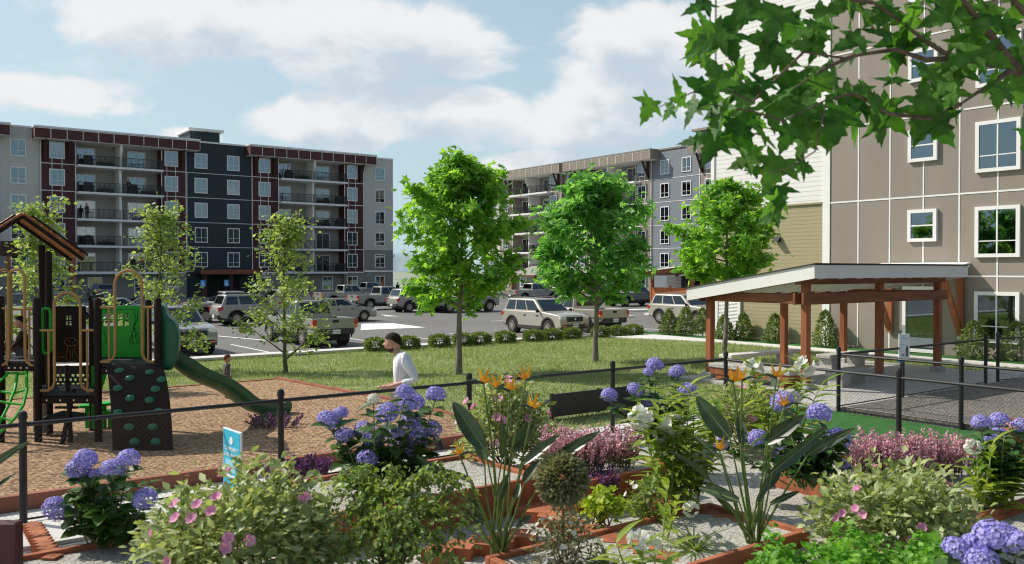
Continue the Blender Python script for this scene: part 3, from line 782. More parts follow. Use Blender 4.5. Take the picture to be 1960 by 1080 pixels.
def text_mesh(txt, size, mat_, name, parent, M_, align='CENTER', ext=.002):
    cu = bpy.data.curves.new(name, 'FONT'); cu.body = txt; cu.size = size; cu.align_x = align; cu.align_y = 'CENTER'; cu.extrude = ext; cu.resolution_u = 2
    o = bpy.data.objects.new(name, cu); COL.objects.link(o)
    dg = bpy.context.evaluated_depsgraph_get(); me = bpy.data.meshes.new_from_object(o.evaluated_get(dg))
    bpy.data.objects.remove(o)
    me.transform(M_)
    me.materials.clear()
    return obj(name, me, mat_, parent)

def car(kind, paint, label, cat, loc, rotz, group='cars in the car park', plate=None):
    name = {'suv': 'sport_utility_vehicle', 'pickup': 'pickup_truck', 'sedan': 'sedan_car'}[kind]
    root = thing(name, label, cat, loc, rotz, group)
    if kind == 'suv':
        W = 1.9; r = .39; xr, xf = -1.42, 1.45; zs = .36
        out = [(-2.3, .5)] + arch(xr, .4, .47, zs) + arch(xf, .4, .47, zs) + [(2.28, .42), (2.36, .6), (2.35, .86), (2.24, 1.02), (1.6, 1.1), (.95, 1.16), (-2.3, 1.14), (-2.4, 1.0), (-2.42, .62)]
        cb = (-2.28, 1.05, 1.13, -1.98, .12, 1.76, .9, .72); nwin = 3
    elif kind == 'pickup':
        W = 1.98; r = .41; xr, xf = -1.75, 1.85; zs = .48
        out = [(-2.8, .62)] + arch(xr, .42, .5, zs) + arch(xf, .42, .5, zs) + [(2.72, .5), (2.82, .66), (2.82, .95), (2.7, 1.12), (1.9, 1.17), (1.25, 1.2), (-.82, 1.2), (-.84, .8), (-2.78, .8)]
        cb = (-.82, 1.3, 1.18, -.62, .55, 1.86, .93, .74); nwin = 2
    else:
        W = 1.82; r = .33; xr, xf = -1.38, 1.4; zs = .26
        out = [(-2.25, .4)] + arch(xr, .33, .39, zs) + arch(xf, .33, .39, zs) + [(2.22, .3), (2.3, .5), (2.26, .7), (2.0, .84), (.95, .96), (-1.65, 1.0), (-2.2, .98), (-2.3, .85), (-2.32, .5)]
        cb = (-1.95, 1.2, .96, -1.1, .3, 1.44, .84, .62); nwin = 2
    b = MB(); b.prism(out, 'y', -W / 2, W / 2)
    for i, p in enumerate(b.v):
        x = p[0]; k = max(0, abs(x) - (xf + .45)) * .16
        b.v[i] = (x, p[1] * (1 - k / (W / 2)), p[2])
    body = obj('body', b, paint, root, smooth=True, bevel=.05, seg=3, sharp=55)
    # cabin
    x0, x1, z0, X0, X1, z1, w0, w1 = cb
    cv = [(x0, -w0, z0 - .06), (x1, -w0, z0 - .06), (x1, w0, z0 - .06), (x0, w0, z0 - .06), (X0, -w1, z1), (X1, -w1, z1), (X1, w1, z1), (X0, w1, z1)]
    c = MB(); c.add(cv, [(3, 2, 1, 0), (4, 5, 6, 7), (0, 1, 5, 4), (1, 2, 6, 5), (2, 3, 7, 6), (3, 0, 4, 7)])
    obj('cabin', c, paint, root, smooth=True, bevel=.07, seg=3, sharp=55)
    sr = (cv[0], cv[1], cv[5], cv[4]); slf = (cv[2], cv[3], cv[7], cv[6])
    cuts = [(.06, .3), (.34, .62), (.65, .93)] if nwin == 3 else [(.07, .45), (.49, .92)]
    if kind == 'sedan': cuts = [(.14, .47), (.5, .86)]
    for (s0, s1) in cuts:
        obj('side_window', quad_on(sr, s0, s1, .2, .86, .012), M['carglass'], root)
        obj('side_window', quad_on(slf, 1 - s1, 1 - s0, .2, .86, .012), M['carglass'], root)
    obj('windscreen', quad_on((cv[1], cv[2], cv[6], cv[5]), .07, .93, .16, .9, .012), M['carglass'], root)
    obj('rear_window', quad_on((cv[3], cv[0], cv[4], cv[7]), .1, .9, .26, .88, .012), M['carglass'], root)
    if kind == 'suv':
        for s in (-1, 1):
            rr = MB(); rr.tube([(X0 + .15, s * .62, z1), (X0 + .25, s * .62, z1 + .06), (X1 - .25, s * .62, z1 + .06), (X1 - .1, s * .62, z1)], .018, 6); obj('roof_rail', rr, M['cladding'], root)
    if kind == 'pickup':
        for s in (-1, 1):
            bed = MB(); bed.box(-2.78, -.845, s * .9 - .085, s * .9 + .085, .78, 1.2); obj('bed_side', bed, paint, root, bevel=.03, seg=2)
        tg = MB(); tg.box(-2.86, -2.76, -.88, .88, .68, 1.21); t = obj('tailgate', tg, paint, root, bevel=.03, seg=2)
        h = MB(); h.box(-2.885, -2.855, -.13, .13, 1.03, 1.13); obj('handle', h, M['blackp'], t)
        ln = MB(); ln.box(-2.755, -.85, -.81, .81, .79, .83); obj('bed_floor', ln, M['blackp'], root)
    # underbody, cladding, bumpers
    u = MB(); u.box(-xf - .5, xf + .35, -W / 2 + .12, W / 2 - .12, .26, zs + .25); obj('underbody', u, M['blackp'], root)
    for (xc, zc) in ((xr, r), (xf, r)):
        ro = (.47 if kind == 'suv' else .5 if kind == 'pickup' else .39)
        for s in (-1, 1):
            fl = MB(); n = 12; pts = []
            for i in range(n + 1):
                a = -.1 + (PI + .2) * i / n; pts.append((xc + (ro + .06) * math.cos(a), zc + .01 + (ro + .06) * math.sin(a)))
            for i in range(n + 1):
                a = -.1 + (PI + .2) * (n - i) / n; pts.append((xc + (ro - .015) * math.cos(a), zc + .01 + (ro - .015) * math.sin(a)))
            y = s * W / 2
            vs = [(p[0], y - .015, p[1]) for p in pts] + [(p[0], y + .015, p[1]) for p in pts]; m = 2 * n + 2
            fs = [(i, i + 1, m - 2 - i, m - 1 - i) for i in range(n)] + [(m + i, m + m - 1 - i, m + m - 2 - i, m + i + 1) for i in range(n)] + [(i, (i + 1) % m, m + (i + 1) % m, m + i) for i in range(m)]
            fl.add(vs, fs); obj('wheel_arch', fl, M['cladding'] if kind != 'sedan' else paint, root)
            wl = MB(); wl.lathe([(.001, 0), (ro - .01, 0)], 20, (xc, s * (W / 2 - .26), zc), 'y'); obj('wheel_well', wl, M['blackp'], root)
    t_, rim_ = wheel_mb(r, .25)
    tm = t_.mesh('tyre'); rm = rim_.mesh('rim'); tm.materials.append(M['tyre']); rm.materials.append(M['rim'])
    for (xc) in (xr, xf):
        for s in (-1, 1):
            w_ = link(bpy.data.objects.new('wheel', tm), root); w_.location = (xc, s * (W / 2 - .125), r)
            if s > 0: w_.rotation_euler = (0, 0, PI)
            link(bpy.data.objects.new('rim', rm), w_)
    for s in (-1, 1):
        sl_ = MB(); sl_.box(xr + .5, xf - .5, s * (W / 2 + .002) - .03, s * (W / 2 + .002) + .03, zs - .06, zs + .12)
        obj('side_sill', sl_, M['cladding'] if kind != 'sedan' else paint, root, bevel=.02, seg=1)
    L0 = out[-1][0]; L1 = max(p[0] for p in out); hw = W / 2 - .14
    zb = {'suv': .5, 'pickup': .62, 'sedan': .4}[kind]
    rb = MB(); rb.box(min(L0, -2.32) - (.14 if kind == 'pickup' else .03), L0 + .25, -hw + .05, hw - .05, zb - .1, zb + .16); obj('rear_bumper', rb, M['cladding'] if kind != 'sedan' else paint, root, bevel=.05, seg=2)
    fb = MB(); fb.box(L1 - .3, L1 + .05, -hw + .02, hw - .02, zb - .14, zb + .08); obj('front_bumper', fb, M['cladding'] if kind != 'sedan' else paint, root, bevel=.05, seg=2)
    zg = {'suv': .84, 'pickup': .88, 'sedan': .58}[kind]
    gr = MB(); gr.box(L1 - .2, L1 + .012, -.5, .5, zg - .13, zg + .1); g_ = obj('grille', gr, M['blackp'], root, bevel=.03, seg=2)
    bd = MB(); bd.ball((L1 + .02, 0, zg), .05, 10, (.4, 1, 1.3)); obj('badge', bd, M['lamp'], g_)
    zh = {'suv': .9, 'pickup': .95, 'sedan': .66}[kind]
    for s in (-1, 1):
        hl = MB(); hl.box(L1 - .34, L1 - .012, s * .72 - .17, s * .72 + .17, zh - .07, zh + .09); obj('headlight', hl, M['lamp'], root, bevel=.03, seg=2)
        fo = MB(); fo.box(L1 - .1, L1 + .053, s * .66 - .12, s * .66 + .12, zb - .03, zb + .05); obj('fog_lamp', fo, M['amber'] if kind != 'sedan' else M['lamp'], root, bevel=.02, seg=1)
        zt = {'suv': .95, 'pickup': .98, 'sedan': .82}[kind]
        xb = {'suv': -2.38, 'pickup': -2.79, 'sedan': -2.27}[kind]
        tl = MB()
        if kind == 'pickup':
            tl.box(xb - .085, xb + .06, s * .91 - .09, s * .91 + .085, zt - .02, zt + .18)
            am = MB(); am.box(xb - .08, xb + .06, s * .91 - .085, s * .91 + .085, zt - .16, zt - .03); obj('rear_indicator', am, M['amber'], root, bevel=.02, seg=1)
        else: tl.prism([(s * .52, zt + .12), (s * .9, zt + .12), (s * .9, zt - .05), (s * .78, zt - .2), (s * .72, zt + .02)], 'x', xb - .05, xb + .2)
        obj('taillight', tl, M['redlamp'], root, bevel=.015, seg=1)
        mi = MB(); mi.ball((x1 - .25, s * (W / 2 + .1), z0 + .06), .13, 10, (.5, .9, .65)); mi.beam((x1 - .22, s * (w0 - .03), z0 + .01), (x1 - .25, s * (W / 2 + .03), z0 + .03), .05, .04)
        obj('wing_mirror', mi, M['blackp'], root, smooth=True)
        for xh in ((-.35, .65) if kind != 'sedan' else (-.3, .6)):
            if kind == 'pickup': xh += .25
            dh = MB(); dh.box(xh - .1, xh + .08, s * (W / 2) - .02, s * (W / 2) + .025, z0 - .2, z0 - .15); obj('door_handle', dh, M['blackp'], root)
    # number plates
    xp = {'suv': -2.45, 'pickup': -2.945, 'sedan': -2.36}[kind]; zp = zb + .04
    for (xx, rz) in ((xp - .005, -PI / 2), (L1 + .056, PI / 2)):
        pm = MB(); pm.box(xx - .008, xx + .008, -.17, .17, zp - .085, zp + .085); p_ = obj('number_plate', pm, M['plate'], root)
        if plate:
            text_mesh(plate, .088, M['ink'], 'plate_text', p_, Matrix.Translation((xx + (.01 if rz > 0 else -.01), 0, zp)) @ Matrix.Rotation(rz, 4, 'Z') @ Matrix.Rotation(PI / 2, 4, 'X'))
    return root

EX, WX, NY, SY = 0, PI, PI / 2, -PI / 2
PZ = -.495
suv_a = car('suv', M['carpaint'], 'champagne sport utility car parked nose to the kerb between the first two slender green trees', 'suv', (26.8, 33.5, PZ), SY, plate='AGT4814')
pick_a = car('pickup', M['carpaint'], 'champagne pickup with its tailgate to the kerb, right beside the champagne sport utility car', 'pickup truck', (29.75, 34.4, PZ), NY, plate='AGT4814')
suv_b = car('suv', M['carpaint'], 'champagne sport utility car parked behind the cone shrubs by the near building', 'suv', (38.2, 34.3, PZ), SY, plate='AGT4814')
pick_b = car('pickup', M['carpaint2'], 'grey pickup with its tailgate and number plate towards the lawn, behind the small leafy tree', 'pickup truck', (15.1, 35.3, PZ), NY, plate='AGT4814')
suv_c = car('suv', M['carpaint2'], 'silver grey car facing the lawn with its headlight and number plate beside the green slide', 'suv', (9.4, 34.6, PZ), SY, plate='AGT4814')
rows = [
    ('pickup', 'carpaint2', (17.9, 53.6), WX, 'silver grey pickup facing left, its front wheel and headlight clear of the leafy trees'),
    ('suv', 'carpaint2', (18.0, 49.6), EX, 'silver grey estate seen from its rear corner, red tail lamp by the small leafy tree'),
    ('suv', 'carpaint2', (23.8, 61.0), WX, 'silver grey car facing left, half hidden behind the other parked cars by the blue signs'),
    ('sedan', 'carpaint2', (23.0, 49.2), EX, 'grey saloon car facing right beyond the pickup with the number plate'),
    ('pickup', 'carpaint2', (34.4, 71.5), EX, 'grey pickup facing right in front of the end of the maroon block'),
    ('pickup', 'carpaint2', (33.5, 62.8), EX, 'grey pickup with its tail lamp to the left, next to the first slender green tree'),
    ('suv', 'carpaint2', (33.8, 57.6), EX, 'rear of a grey car mostly hidden by the pickup behind the first slender green tree'),
    ('pickup', 'carpaint2', (36.2, 55.2), EX, 'grey pickup facing right behind the trunk of the first slender green tree'),
    ('pickup', 'carpaint2', (53.9, 69.2), EX, 'grey pickup seen between the first and second slender green trees, in front of the balconies'),
    ('pickup', 'carpaint3', (54.5, 55.4), EX, 'dark grey pickup facing right behind the second slender green tree, near the orange slatted enclosure'),
    ('suv', 'carpaint3', (60.5, 67.0), EX, 'dark car in the shade beyond the second slender green tree'),
    ('pickup', 'carpaint3', (44.0, 86.0), EX, 'dark pickup parked in shade against the foot of the maroon block'),
    ('suv', 'carpaint3', (19.2, 98.5), NY, 'dark car seen from behind at the foot of the maroon block'),
    ('sedan', 'carpaint3', (15.5, 64.5), WX, 'dark grey car behind the green slide and the left leafy tree'),
    ('sedan', 'carpaint2', (11.5, 58.), WX, 'pale grey car partly hidden by the left leafy tree, above the green panel'),
]
for (k, p, xy, rz, lb) in rows:
    car(k, M[p], lb, 'pickup truck' if k == 'pickup' else ('suv' if k == 'suv' else 'car'), (xy[0], xy[1], PZ), rz)

# ------------------------------------------------------------------ fences
def wire_mesh(L, H, pitch=.06, r=.001):
    """chain link in the x-z plane, three-sided wires"""
    mb = MB()
    def wire(p, q):
        mb.tube([p, q], r, 3, cap=False)
    n = int((L + H) / pitch)
    for i in range(n):
        c = i * pitch
        xa, za = (c, 0) if c <= L else (L, c - L)
        xb, zb = (c - H, H) if c >= H else (0, c)
        wire((xa, 0, za), (xb, 0, zb))
        wire((L - xa, .003, za), (L - xb, .003, zb))
    return mb

def fence(label, p0, p1, fr, H=1.05, first=True, group='black chain-link fences round the garden', rail_c='black'):
    """posts at fractions fr of the run p0 > p1; rail and chain link between them"""
    p0 = Vector(p0); p1 = Vector(p1)
    root = thing('fence', label, 'fence', p0, math.atan2(p1.y - p0.y, p1.x - p0.x), group)
    Lt = (Vector(p1) - Vector(p0)).length
    xs_ = [f * Lt for f in fr]
    proto = None
    for x in xs_[0 if first else 1:]:
        d = (p1 - p0).normalized(); q = p0 + d * x; z = ground_z(q.x, q.y) - p0.z
        if proto is None:
            m = MB(); m.lathe([(.038, -.15), (.038, H + .06), (.046, H + .06), (.046, H + .1), (.034, H + .135), (.001, H + .15)], 12)
            proto = obj('post', m, M['black'], root, smooth=True); o = proto
        else: o = dup(proto, root)
        o.location = (x, 0, z)
    for i in range(len(xs_) - 1):
        a, b = xs_[i], xs_[i + 1]; d = (p1 - p0).normalized()
        za = ground_z(*(p0 + d * a).xy) - p0.z; zb = ground_z(*(p0 + d * b).xy) - p0.z
        m = MB(); m.tube([(a + .03, 0, H + za), (b - .03, 0, H + zb)], .024, 8); obj('rail', m, M['black'], root, smooth=True)
        m = MB(); m.tube([(a + .03, 0, .06 + za), (b - .03, 0, .06 + zb)], .012, 6); obj('bottom_rail', m, M['black'], root)
        w = wire_mesh(b - a - .08, H - .06); w.v = [(v[0] + a + .04, v[1], v[2] + .05 + za + (zb - za) * v[0] / (b - a)) for v in w.v]
        obj('mesh_panel', w, M['wire'], root)
fence('black chain-link fence with round posts along the path in front of the playground', (-4.33, 10.2, 0), (12.36, 10.2, 0), [i / 6 for i in range(7)])
fence('black chain-link fence running along the garden edge from the pavilion corner towards the viewer', (12.3, 10.14, 0), (12.3, 3.3, 0), [.0, .475, 1.], first=False)
fence('black chain-link fence with grey top rail along the near side of the dog run', (14.8, 9.45, 0), (14.8, 2.6, 0), [0.0, .33, .66, 1.], first=False)
fence('black chain-link fence along the far side of the dog run carrying the white sign', (14.8, 9.5, 0), (20.7, 9.5, 0), [.0, .385, 1.])
fence('short black chain-link fence beyond the gate gap under the ground-floor window', (21.3, 9.5, 0), (27.3, 9.5, 0), [0, .5, 1.])

# ------------------------------------------------------------------ the garden pavilion
pv = thing('pavilion', 'cedar-post pavilion with a white sloping roof beside the dog run', 'pavilion', (0, 0, 0))
PX = (16.5, 19.45, 22.2); PYF, PYB = 11.4, 14.1; GZ = .03
HB = 1.9      # underside of main beams
for X in PX:
    for Y in (PYF, PYB):
        m = MB(); m.box(X - .08, X + .08, Y - .08, Y + .08, GZ + .14, HB if Y == PYB else 2.34); p_ = obj('post', m, M['timber'], pv, bevel=.012, seg=1)
        m = MB(); m.box(X - .14, X + .14, Y - .14, Y + .14, GZ - .1, GZ + .14); obj('post_base', m, M['aggregate'], p_, bevel=.02, seg=1)
def roofz(Y): return 2.58 - (Y - 10.95) * .158       # high at the front edge, falling to the back
for Y in (PYF, PYB):
    for s in (-1, 1):
        m = MB(); m.box(PX[0] - .28, PX[2] + .28, Y + s * .112 - .03, Y + s * .112 + .03, HB, HB + .25)
        obj('main_beam', m, M['timberb'], pv, bevel=.01, seg=1)
for X in (PX[0], PX[2]):
    for s in (-1, 1):
        m = MB(); m.box(X + s * .112 - .03, X + s * .112 + .03, PYF + .2, PYB - .2, HB + .01, HB + .23); obj('side_beam', m, M['timberb'], pv, bevel=.01, seg=1)
m = MB(); m.box(PX[0] - .3, PX[2] + .25, PYF - .08, PYF + .08, 2.341, 2.47); obj('ridge_beam', m, M['timberb'], pv, bevel=.01, seg=1)
RX0, RX1, RY0, RY1 = 16.15, 22.85, 10.95, 14.55
def slopeprism(y0, y1, d0, d1, x0, x1):
    return MB().prism([(y0, roofz(y0) + d0), (y1, roofz(y1) + d0), (y1, roofz(y1) + d1), (y0, roofz(y0) + d1)], 'x', x0, x1)
obj('roof_deck', slopeprism(RY0 + .06, RY1 - .06, .02, .12, RX0 + .06, RX1 - .06), M['offwhite'], pv)
obj('roof_sheet', slopeprism(RY0 - .03, RY1 + .03, .2, .225, RX0 - .03, RX1 + .03), M['cladding'], pv)
for (a, b) in ((RX0, RX0 + .05), (RX1 - .05, RX1)):
    obj('side_fascia', slopeprism(RY0 + .051, RY1 - .051, -.1, .199, a, b), M['white'], pv)
m = MB(); m.box(RX0, RX1, RY0, RY0 + .05, roofz(RY0) - .1, roofz(RY0) + .19); obj('front_fascia', m, M['white'], pv)
m = MB(); m.box(RX0, RX1, RY1 - .05, RY1, roofz(RY1) - .1, roofz(RY1) + .19); obj('rear_fascia', m, M['white'], pv)
for k in range(1, 9):
    X = RX0 + (RX1 - RX0) * k / 9
    obj('rafter', slopeprism(RY0 + .1, RY1 - .1, -.07, .015, X - .04, X + .04), M['soffit'], pv)
# benches round the pavilion
def slab_bench(label, x0, x1, y0, y1, z, base, seatm, legm, apron=None):
    t = thing('bench', label, 'bench', ((x0 + x1) / 2, (y0 + y1) / 2, base), 0, 'benches of the pavilion')
    m = MB(); m.box(-(x1 - x0) / 2, (x1 - x0) / 2, -(y1 - y0) / 2, (y1 - y0) / 2, z - base - .1, z - base); obj('seat', m, seatm, t, bevel=.015, seg=1)
    lx = (x1 - x0) / 2; ly = (y1 - y0) / 2
    for s in (-1, 1):
        m = MB()
        if lx > ly: m.box(s * lx * .72 - .14, s * lx * .72 + .14, -ly * .8, ly * .8, 0, z - base - .101)
        else: m.box(-lx * .8, lx * .8, s * ly * .72 - .14, s * ly * .72 + .14, 0, z - base - .101)
        obj('leg', m, legm, t)
    if apron:
        m = MB(); m.box(-lx + .03, lx - .03, -ly + .03, ly - .03, z - base - .25, z - base - .102); obj('apron', m, apron, t)
slab_bench('cedar-edged bench with a pale stone top along the left side of the pavilion', 16.2, 16.75, 11.6, 13.9, .42, GZ, M['aggregate'], M['timber'], M['timber'])
slab_bench('plain white concrete bench between the back posts of the pavilion', 18.3, 21.3, 14.9, 15.35, .4, GZ, M['concrete'], M['concrete'])
slab_bench('grey stone bench in the shade under the right half of the pavilion roof', 20.2, 22., 13.2, 13.65, .42, GZ, M['aggregate'], M['aggregate'])
slab_bench('low grey stone bench in front of the pavilion posts', 17.3, 18.6, 11.0, 11.45, .38, GZ, M['aggregate'], M['aggregate'])

# black slatted bench on the lawn just beyond the fence
_p = at(1148, 767, z=.27)
bn = thing('slatted_bench', 'long black slatted bench seen from behind through the fence on the lawn', 'bench', (_p.x, _p.y, 0))
bn.rotation_euler = (0, 0, 0)
m = MB()
for k in range(9): m.box(-1.15, 1.15, -.02, .02, .08 + .045 * k, .119 + .045 * k)
for x in (-1.1, 0, 1.1): m.box(x - .03, x + .03, .021, .06, .06, .49)
obj('backrest', m, M['black'], bn)
m = MB()
for k in range(8): m.box(-1.15, 1.15, .07 + .055 * k, .115 + .055 * k, .27, .3)
obj('seat', m, M['black'], bn)
for x in (-1.05, 1.05):
    m = MB(); m.box(x - .03, x + .03, .07, .5, .235, .268); m.box(x - .03, x + .03, .07, .12, -.1, .235); m.box(x - .03, x + .03, .44, .49, -.1, .235); obj('leg', m, M['black'], bn)

# orange slatted enclosure with a roof in the car park, and a hipped shelter
ep = at(1262, 591, z=-.5)
en = thing('bin_shelter', 'orange timber shelter with slatted fence and pale sloping roof in the car park', 'shelter', (52.4, 49.0, -.5), -PI / 2)
m = MB()
for k in range(24): m.box(-2.1 + .175 * k, -2.1 + .175 * k + .15, -.03, .03, .1, 1.75)
m.box(-2.15, 2.15, .03, .08, .35, .45); m.box(-2.15, 2.15, .03, .08, 1.4, 1.5)
for x in (-2.15, 0, 2.1): m.box(x - .07, x + .07, -.06, .1, 0, 1.9)
obj('slatted_fence', m, M['fenceorange'], en)
for x in (-2.2, 2.2):
    for y in (.2, 3.2):
        m = MB(); m.box(x - .11, x + .11, y - .11, y + .11, 0, 2.75); obj('post', m, M['timber'], en)
m = MB(); m.prism([(-2.9, 2.72), (2.9, 3.3), (2.9, 3.5), (-2.9, 2.92)], 'y', -.9, 3.9); obj('roof', m, M['timberb'], en)
m = MB(); m.prism([(-3.05, 2.94), (3.0, 3.54), (3.0, 3.62), (-3.05, 3.02)], 'y', -1.05, 4.05); obj('roof_sheet', m, M['white'], en)
m = MB(); m.box(-2.1, 2.1, 3.2, 3.3, 0, 2.7); obj('back_wall', m, M['black'], en)
m = MB()
for k in range(14): m.box(-1.9, -.3, 1.6, 1.65, 1.0 + .12 * k, 1.1 + .12 * k)
obj('white_louvre', m, M['white'], en)
hs_ = thing('hipped_shelter', 'small hipped-roof shelter on cedar posts in front of the grey balconies', 'shelter', (66, 84, -.5), -PI / 2)
for x in (-2.3, 2.3):
    for y in (-2, 2):
        m = MB(); m.box(x - .15, x + .15, y - .15, y + .15, 0, 2.6); obj('post', m, M['timber'], hs_)
m = MB(); m.add([(-3, -2.7, 2.6), (3, -2.7, 2.6), (3, 2.7, 2.6), (-3, 2.7, 2.6), (-.8, 0, 3.7), (.8, 0, 3.7)], [(0, 1, 5, 4), (1, 2, 5), (2, 3, 4, 5), (3, 0, 4), (3, 2, 1, 0)]); obj('roof', m, M['roofgrey'], hs_)
m = MB(); m.box(-3.02, 3.02, -2.72, 2.72, 2.4, 2.6); obj('roof_fascia', m, M['timberb'], hs_)
# brown timber trellis shelter at the left, behind the play roof
ps = thing('trellis_shelter', 'brown timber shelter against the maroon block behind the play roof', 'shelter', (13.5, 96, -.5), 0)
for x in (-3.0, 2.6):
    m = MB(); m.box(x - .18, x + .18, -.18, .18, 0, 5.4); obj('post', m, M['timber'], ps)
m = MB(); m.box(-3.6, 3.0, -.3, 3, 4.6, 6.0); obj('beam', m, M['bracket'], ps)

# signs
_p = view(445, 880, 9.75)
sg = thing('garden_sign', 'tall cyan sign with white lettering by the fence behind the pale pink-flowered bush', 'sign', (_p.x, _p.y, -.22), R(-86))
m = MB(); m.box(-.23, .23, -.012, .012, .3, 1.05); pn = obj('panel', m, M['cyan'], sg)
m = MB(); m.box(-.243, .243, -.008, .016, .29, 1.063); obj('edge', m, M['signwhite'], pn)
m = MB(); m.box(-.02, .02, .017, .05, -.1, .95); obj('post', m, M['black'], sg)
TX = Matrix.Rotation(PI / 2, 4, 'X')
text_mesh('COMMUNITY', .062, M['signwhite'], 'lettering', pn, Matrix.Translation((0, -.014, .84)) @ TX)
text_mesh('GARDEN AREA', .06, M['signwhite'], 'lettering', pn, Matrix.Translation((0, -.014, .77)) @ TX)
m = MB(); m.lathe([(.001, -.017), (.045, -.017), (.045, -.0125)], 18, (0, 0, .94), 'y'); obj('emblem', m, M['signwhite'], pn)
m = MB(); m.box(-.16, .16, -.015, -.0125, .58, .72); obj('print_block', m, M['cyanl'], pn)
m = MB(); m.box(-.16, .16, -.015, -.0125, .52, .55); obj('print_line', m, M['signwhite'], pn)

dgp = view(1757, 668, 17.35)
ds = thing('dog_sign', 'white sign showing a man walking a dog, fixed to the dog run fence', 'sign', (17.02, 9.43, 0), R(-33))
m = MB(); m.box(-.112, .112, -.01, .01, .82, 1.35); pn = obj('panel', m, M['signwhite'], ds)
m = MB(); m.box(-.13, .02, -.008, .012, .76, .82); obj('blue_tab', m, M['signblue'], pn)
m = MB(); m.box(-.02, .02, .0105, .04, .0, 1.2); obj('post', m, M['black'], ds)
m = MB(); m.ball((.055, -.013, 1.09), .017, 10, (1, .25, 1))
m.prism([(.033, 1.07), (.078, 1.07), (.074, .98), (.078, .88), (.064, .88), (.058, .95), (.045, .88), (.03, .88), (.043, .98)], 'y', -.014, -.0105)
m.prism([(.04, 1.06), (.046, 1.04), (.028, .985), (.022, .99)], 'y', -.0145, -.0105); obj('walker_figure', m, M['ink'], pn)
m = MB(); m.prism([(-.045, .93), (-.03, .925), (-.008, .925), (-.004, .91), (-.004, .885), (-.01, .885), (-.012, .905), (-.032, .905), (-.034, .885), (-.04, .885), (-.04, .91)], 'y', -.014, -.0105); obj('dog_figure', m, M['ink'], pn)
m = MB(); m.beam((.026, -.0125, .985), (-.03, -.0125, .922), .003, .003, (0, 1, 0)); obj('leash_line', m, M['ink'], pn)
m = MB()
for (z, a, b) in ((1.265, -.085, .02), (1.235, -.085, .075), (1.12, -.085, .0), (1.08, -.085, -.03)):
    x = a; 
    while x < b - .01: m.box(x, x + .012, -.0125, -.0105, z, z + .018); x += .016
obj('print_line', m, M['cyanl'], pn)

def access_sign(px, py, label):
    p = at(px, py, z=-.5)
    t = thing('parking_sign', label, 'sign', (p.x, p.y, -.5), -YAW + PI * 0)
    m = MB(); m.box(-.03, .03, -.03, .03, 0, 2.2); obj('post', m, M['black'], t)
    m = MB(); m.box(-.25, .25, -.06, -.032, 1.55, 2.2); pn = obj('panel', m, M['signblue'], t)
    m = MB(); m.ball((-.03, -.066, 2.03), .05, 10, (1, .2, 1)); m.beam((-.03, -.066, 1.98), (-.02, -.066, 1.82), .05, .01, (0, 1, 0)); m.beam((-.02, -.066, 1.83), (.09, -.066, 1.83), .045, .01, (0, 1, 0)); m.beam((.09, -.066, 1.83), (.13, -.066, 1.7), .045, .01, (0, 1, 0))
    n = 14
    for i in range(n):
        a0 = 1.9 + 4.2 * i / n; a1 = 1.9 + 4.2 * (i + 1) / n
        m.beam((-.01 + .12 * math.cos(a0), -.066, 1.76 + .12 * math.sin(a0)), (-.01 + .12 * math.cos(a1), -.066, 1.76 + .12 * math.sin(a1)), .035, .01, (0, 1, 0))
    obj('wheelchair_symbol', m, M['signwhite'], pn)
access_sign(389, 579, 'blue accessible parking sign on a post, left one before the entrance of the maroon block')
access_sign(434, 577, 'blue accessible parking sign on a post, right one before the entrance of the maroon block')
# ------------------------------------------------------------------ playground
def edge_board(label, x0, x1, y0, y1, h, m=None, name='edging_board'):
    mb = MB(); n = max(1, int(max(x1 - x0, y1 - y0) / 1.0))
    for i in range(n):
        if x1 - x0 > y1 - y0: a, b, c, d = x0 + (x1 - x0) * i / n, x0 + (x1 - x0) * (i + 1) / n - .004, y0, y1
        else: a, b, c, d = x0, x1, y0 + (y1 - y0) * i / n, y0 + (y1 - y0) * (i + 1) / n - .004
        z = min(ground_z(a, c), ground_z(b, d)); mb.box(a, b, c, d, z - .1, max(ground_z(a, c), ground_z(b, d)) + h)
    return tag(obj(name, mb, m or M['edging']), label, 'edging')
edge_board('long brown edging along the near side of the bark play area', -16, 8.4, 10.72, 10.81, .2)
edge_board('brown timber edging flush along the right side of the bark play area', 8.41, 8.53, 10.72, 21.7, .05)
edge_board('brown timber edging along the far side of the bark play area by the lawn', -16, 8.4, 21.61, 21.72, .05)

D0 = 13.21
PR = thing('play_structure', 'brown and green play structure with tan arches, gable roof, climbing wall and slide', 'play structure', (2.01, 14.91, 0), -YAW)
def LP(px, py, dv=0.):
    D = D0 + dv
    return Vector(((px - 980) / F_PX * D - (74 - 980) / F_PX * D0, dv, CAMZ - (py - 518) * D / F_PX))
def lx(px, dv=0.): return LP(px, 500, dv).x
BV = Vector((-.57, 1.0, 0))
def ppost(x, y, z, r=.055, z0=-.15):
    m = MB(); m.lathe([(r, z0), (r, z - .03), (r * .75, z), (.001, z + .012)], 12, (x, y, 0)); return obj('post', m, M['playbrown'], PR, smooth=True)
pBx, pDx, pFx = 0., lx(189), lx(304)
front = [(pBx, 0), (pDx, 0), (pFx, 0)]
zt = LP(74, 571).z
for (x, y) in front:
    ppost(x, y, zt); ppost(x + BV.x, y + BV.y, zt - .06)
p0x = lx(2); ppost(p0x, 0, zt - .02); ppost(p0x + BV.x, BV.y, zt)
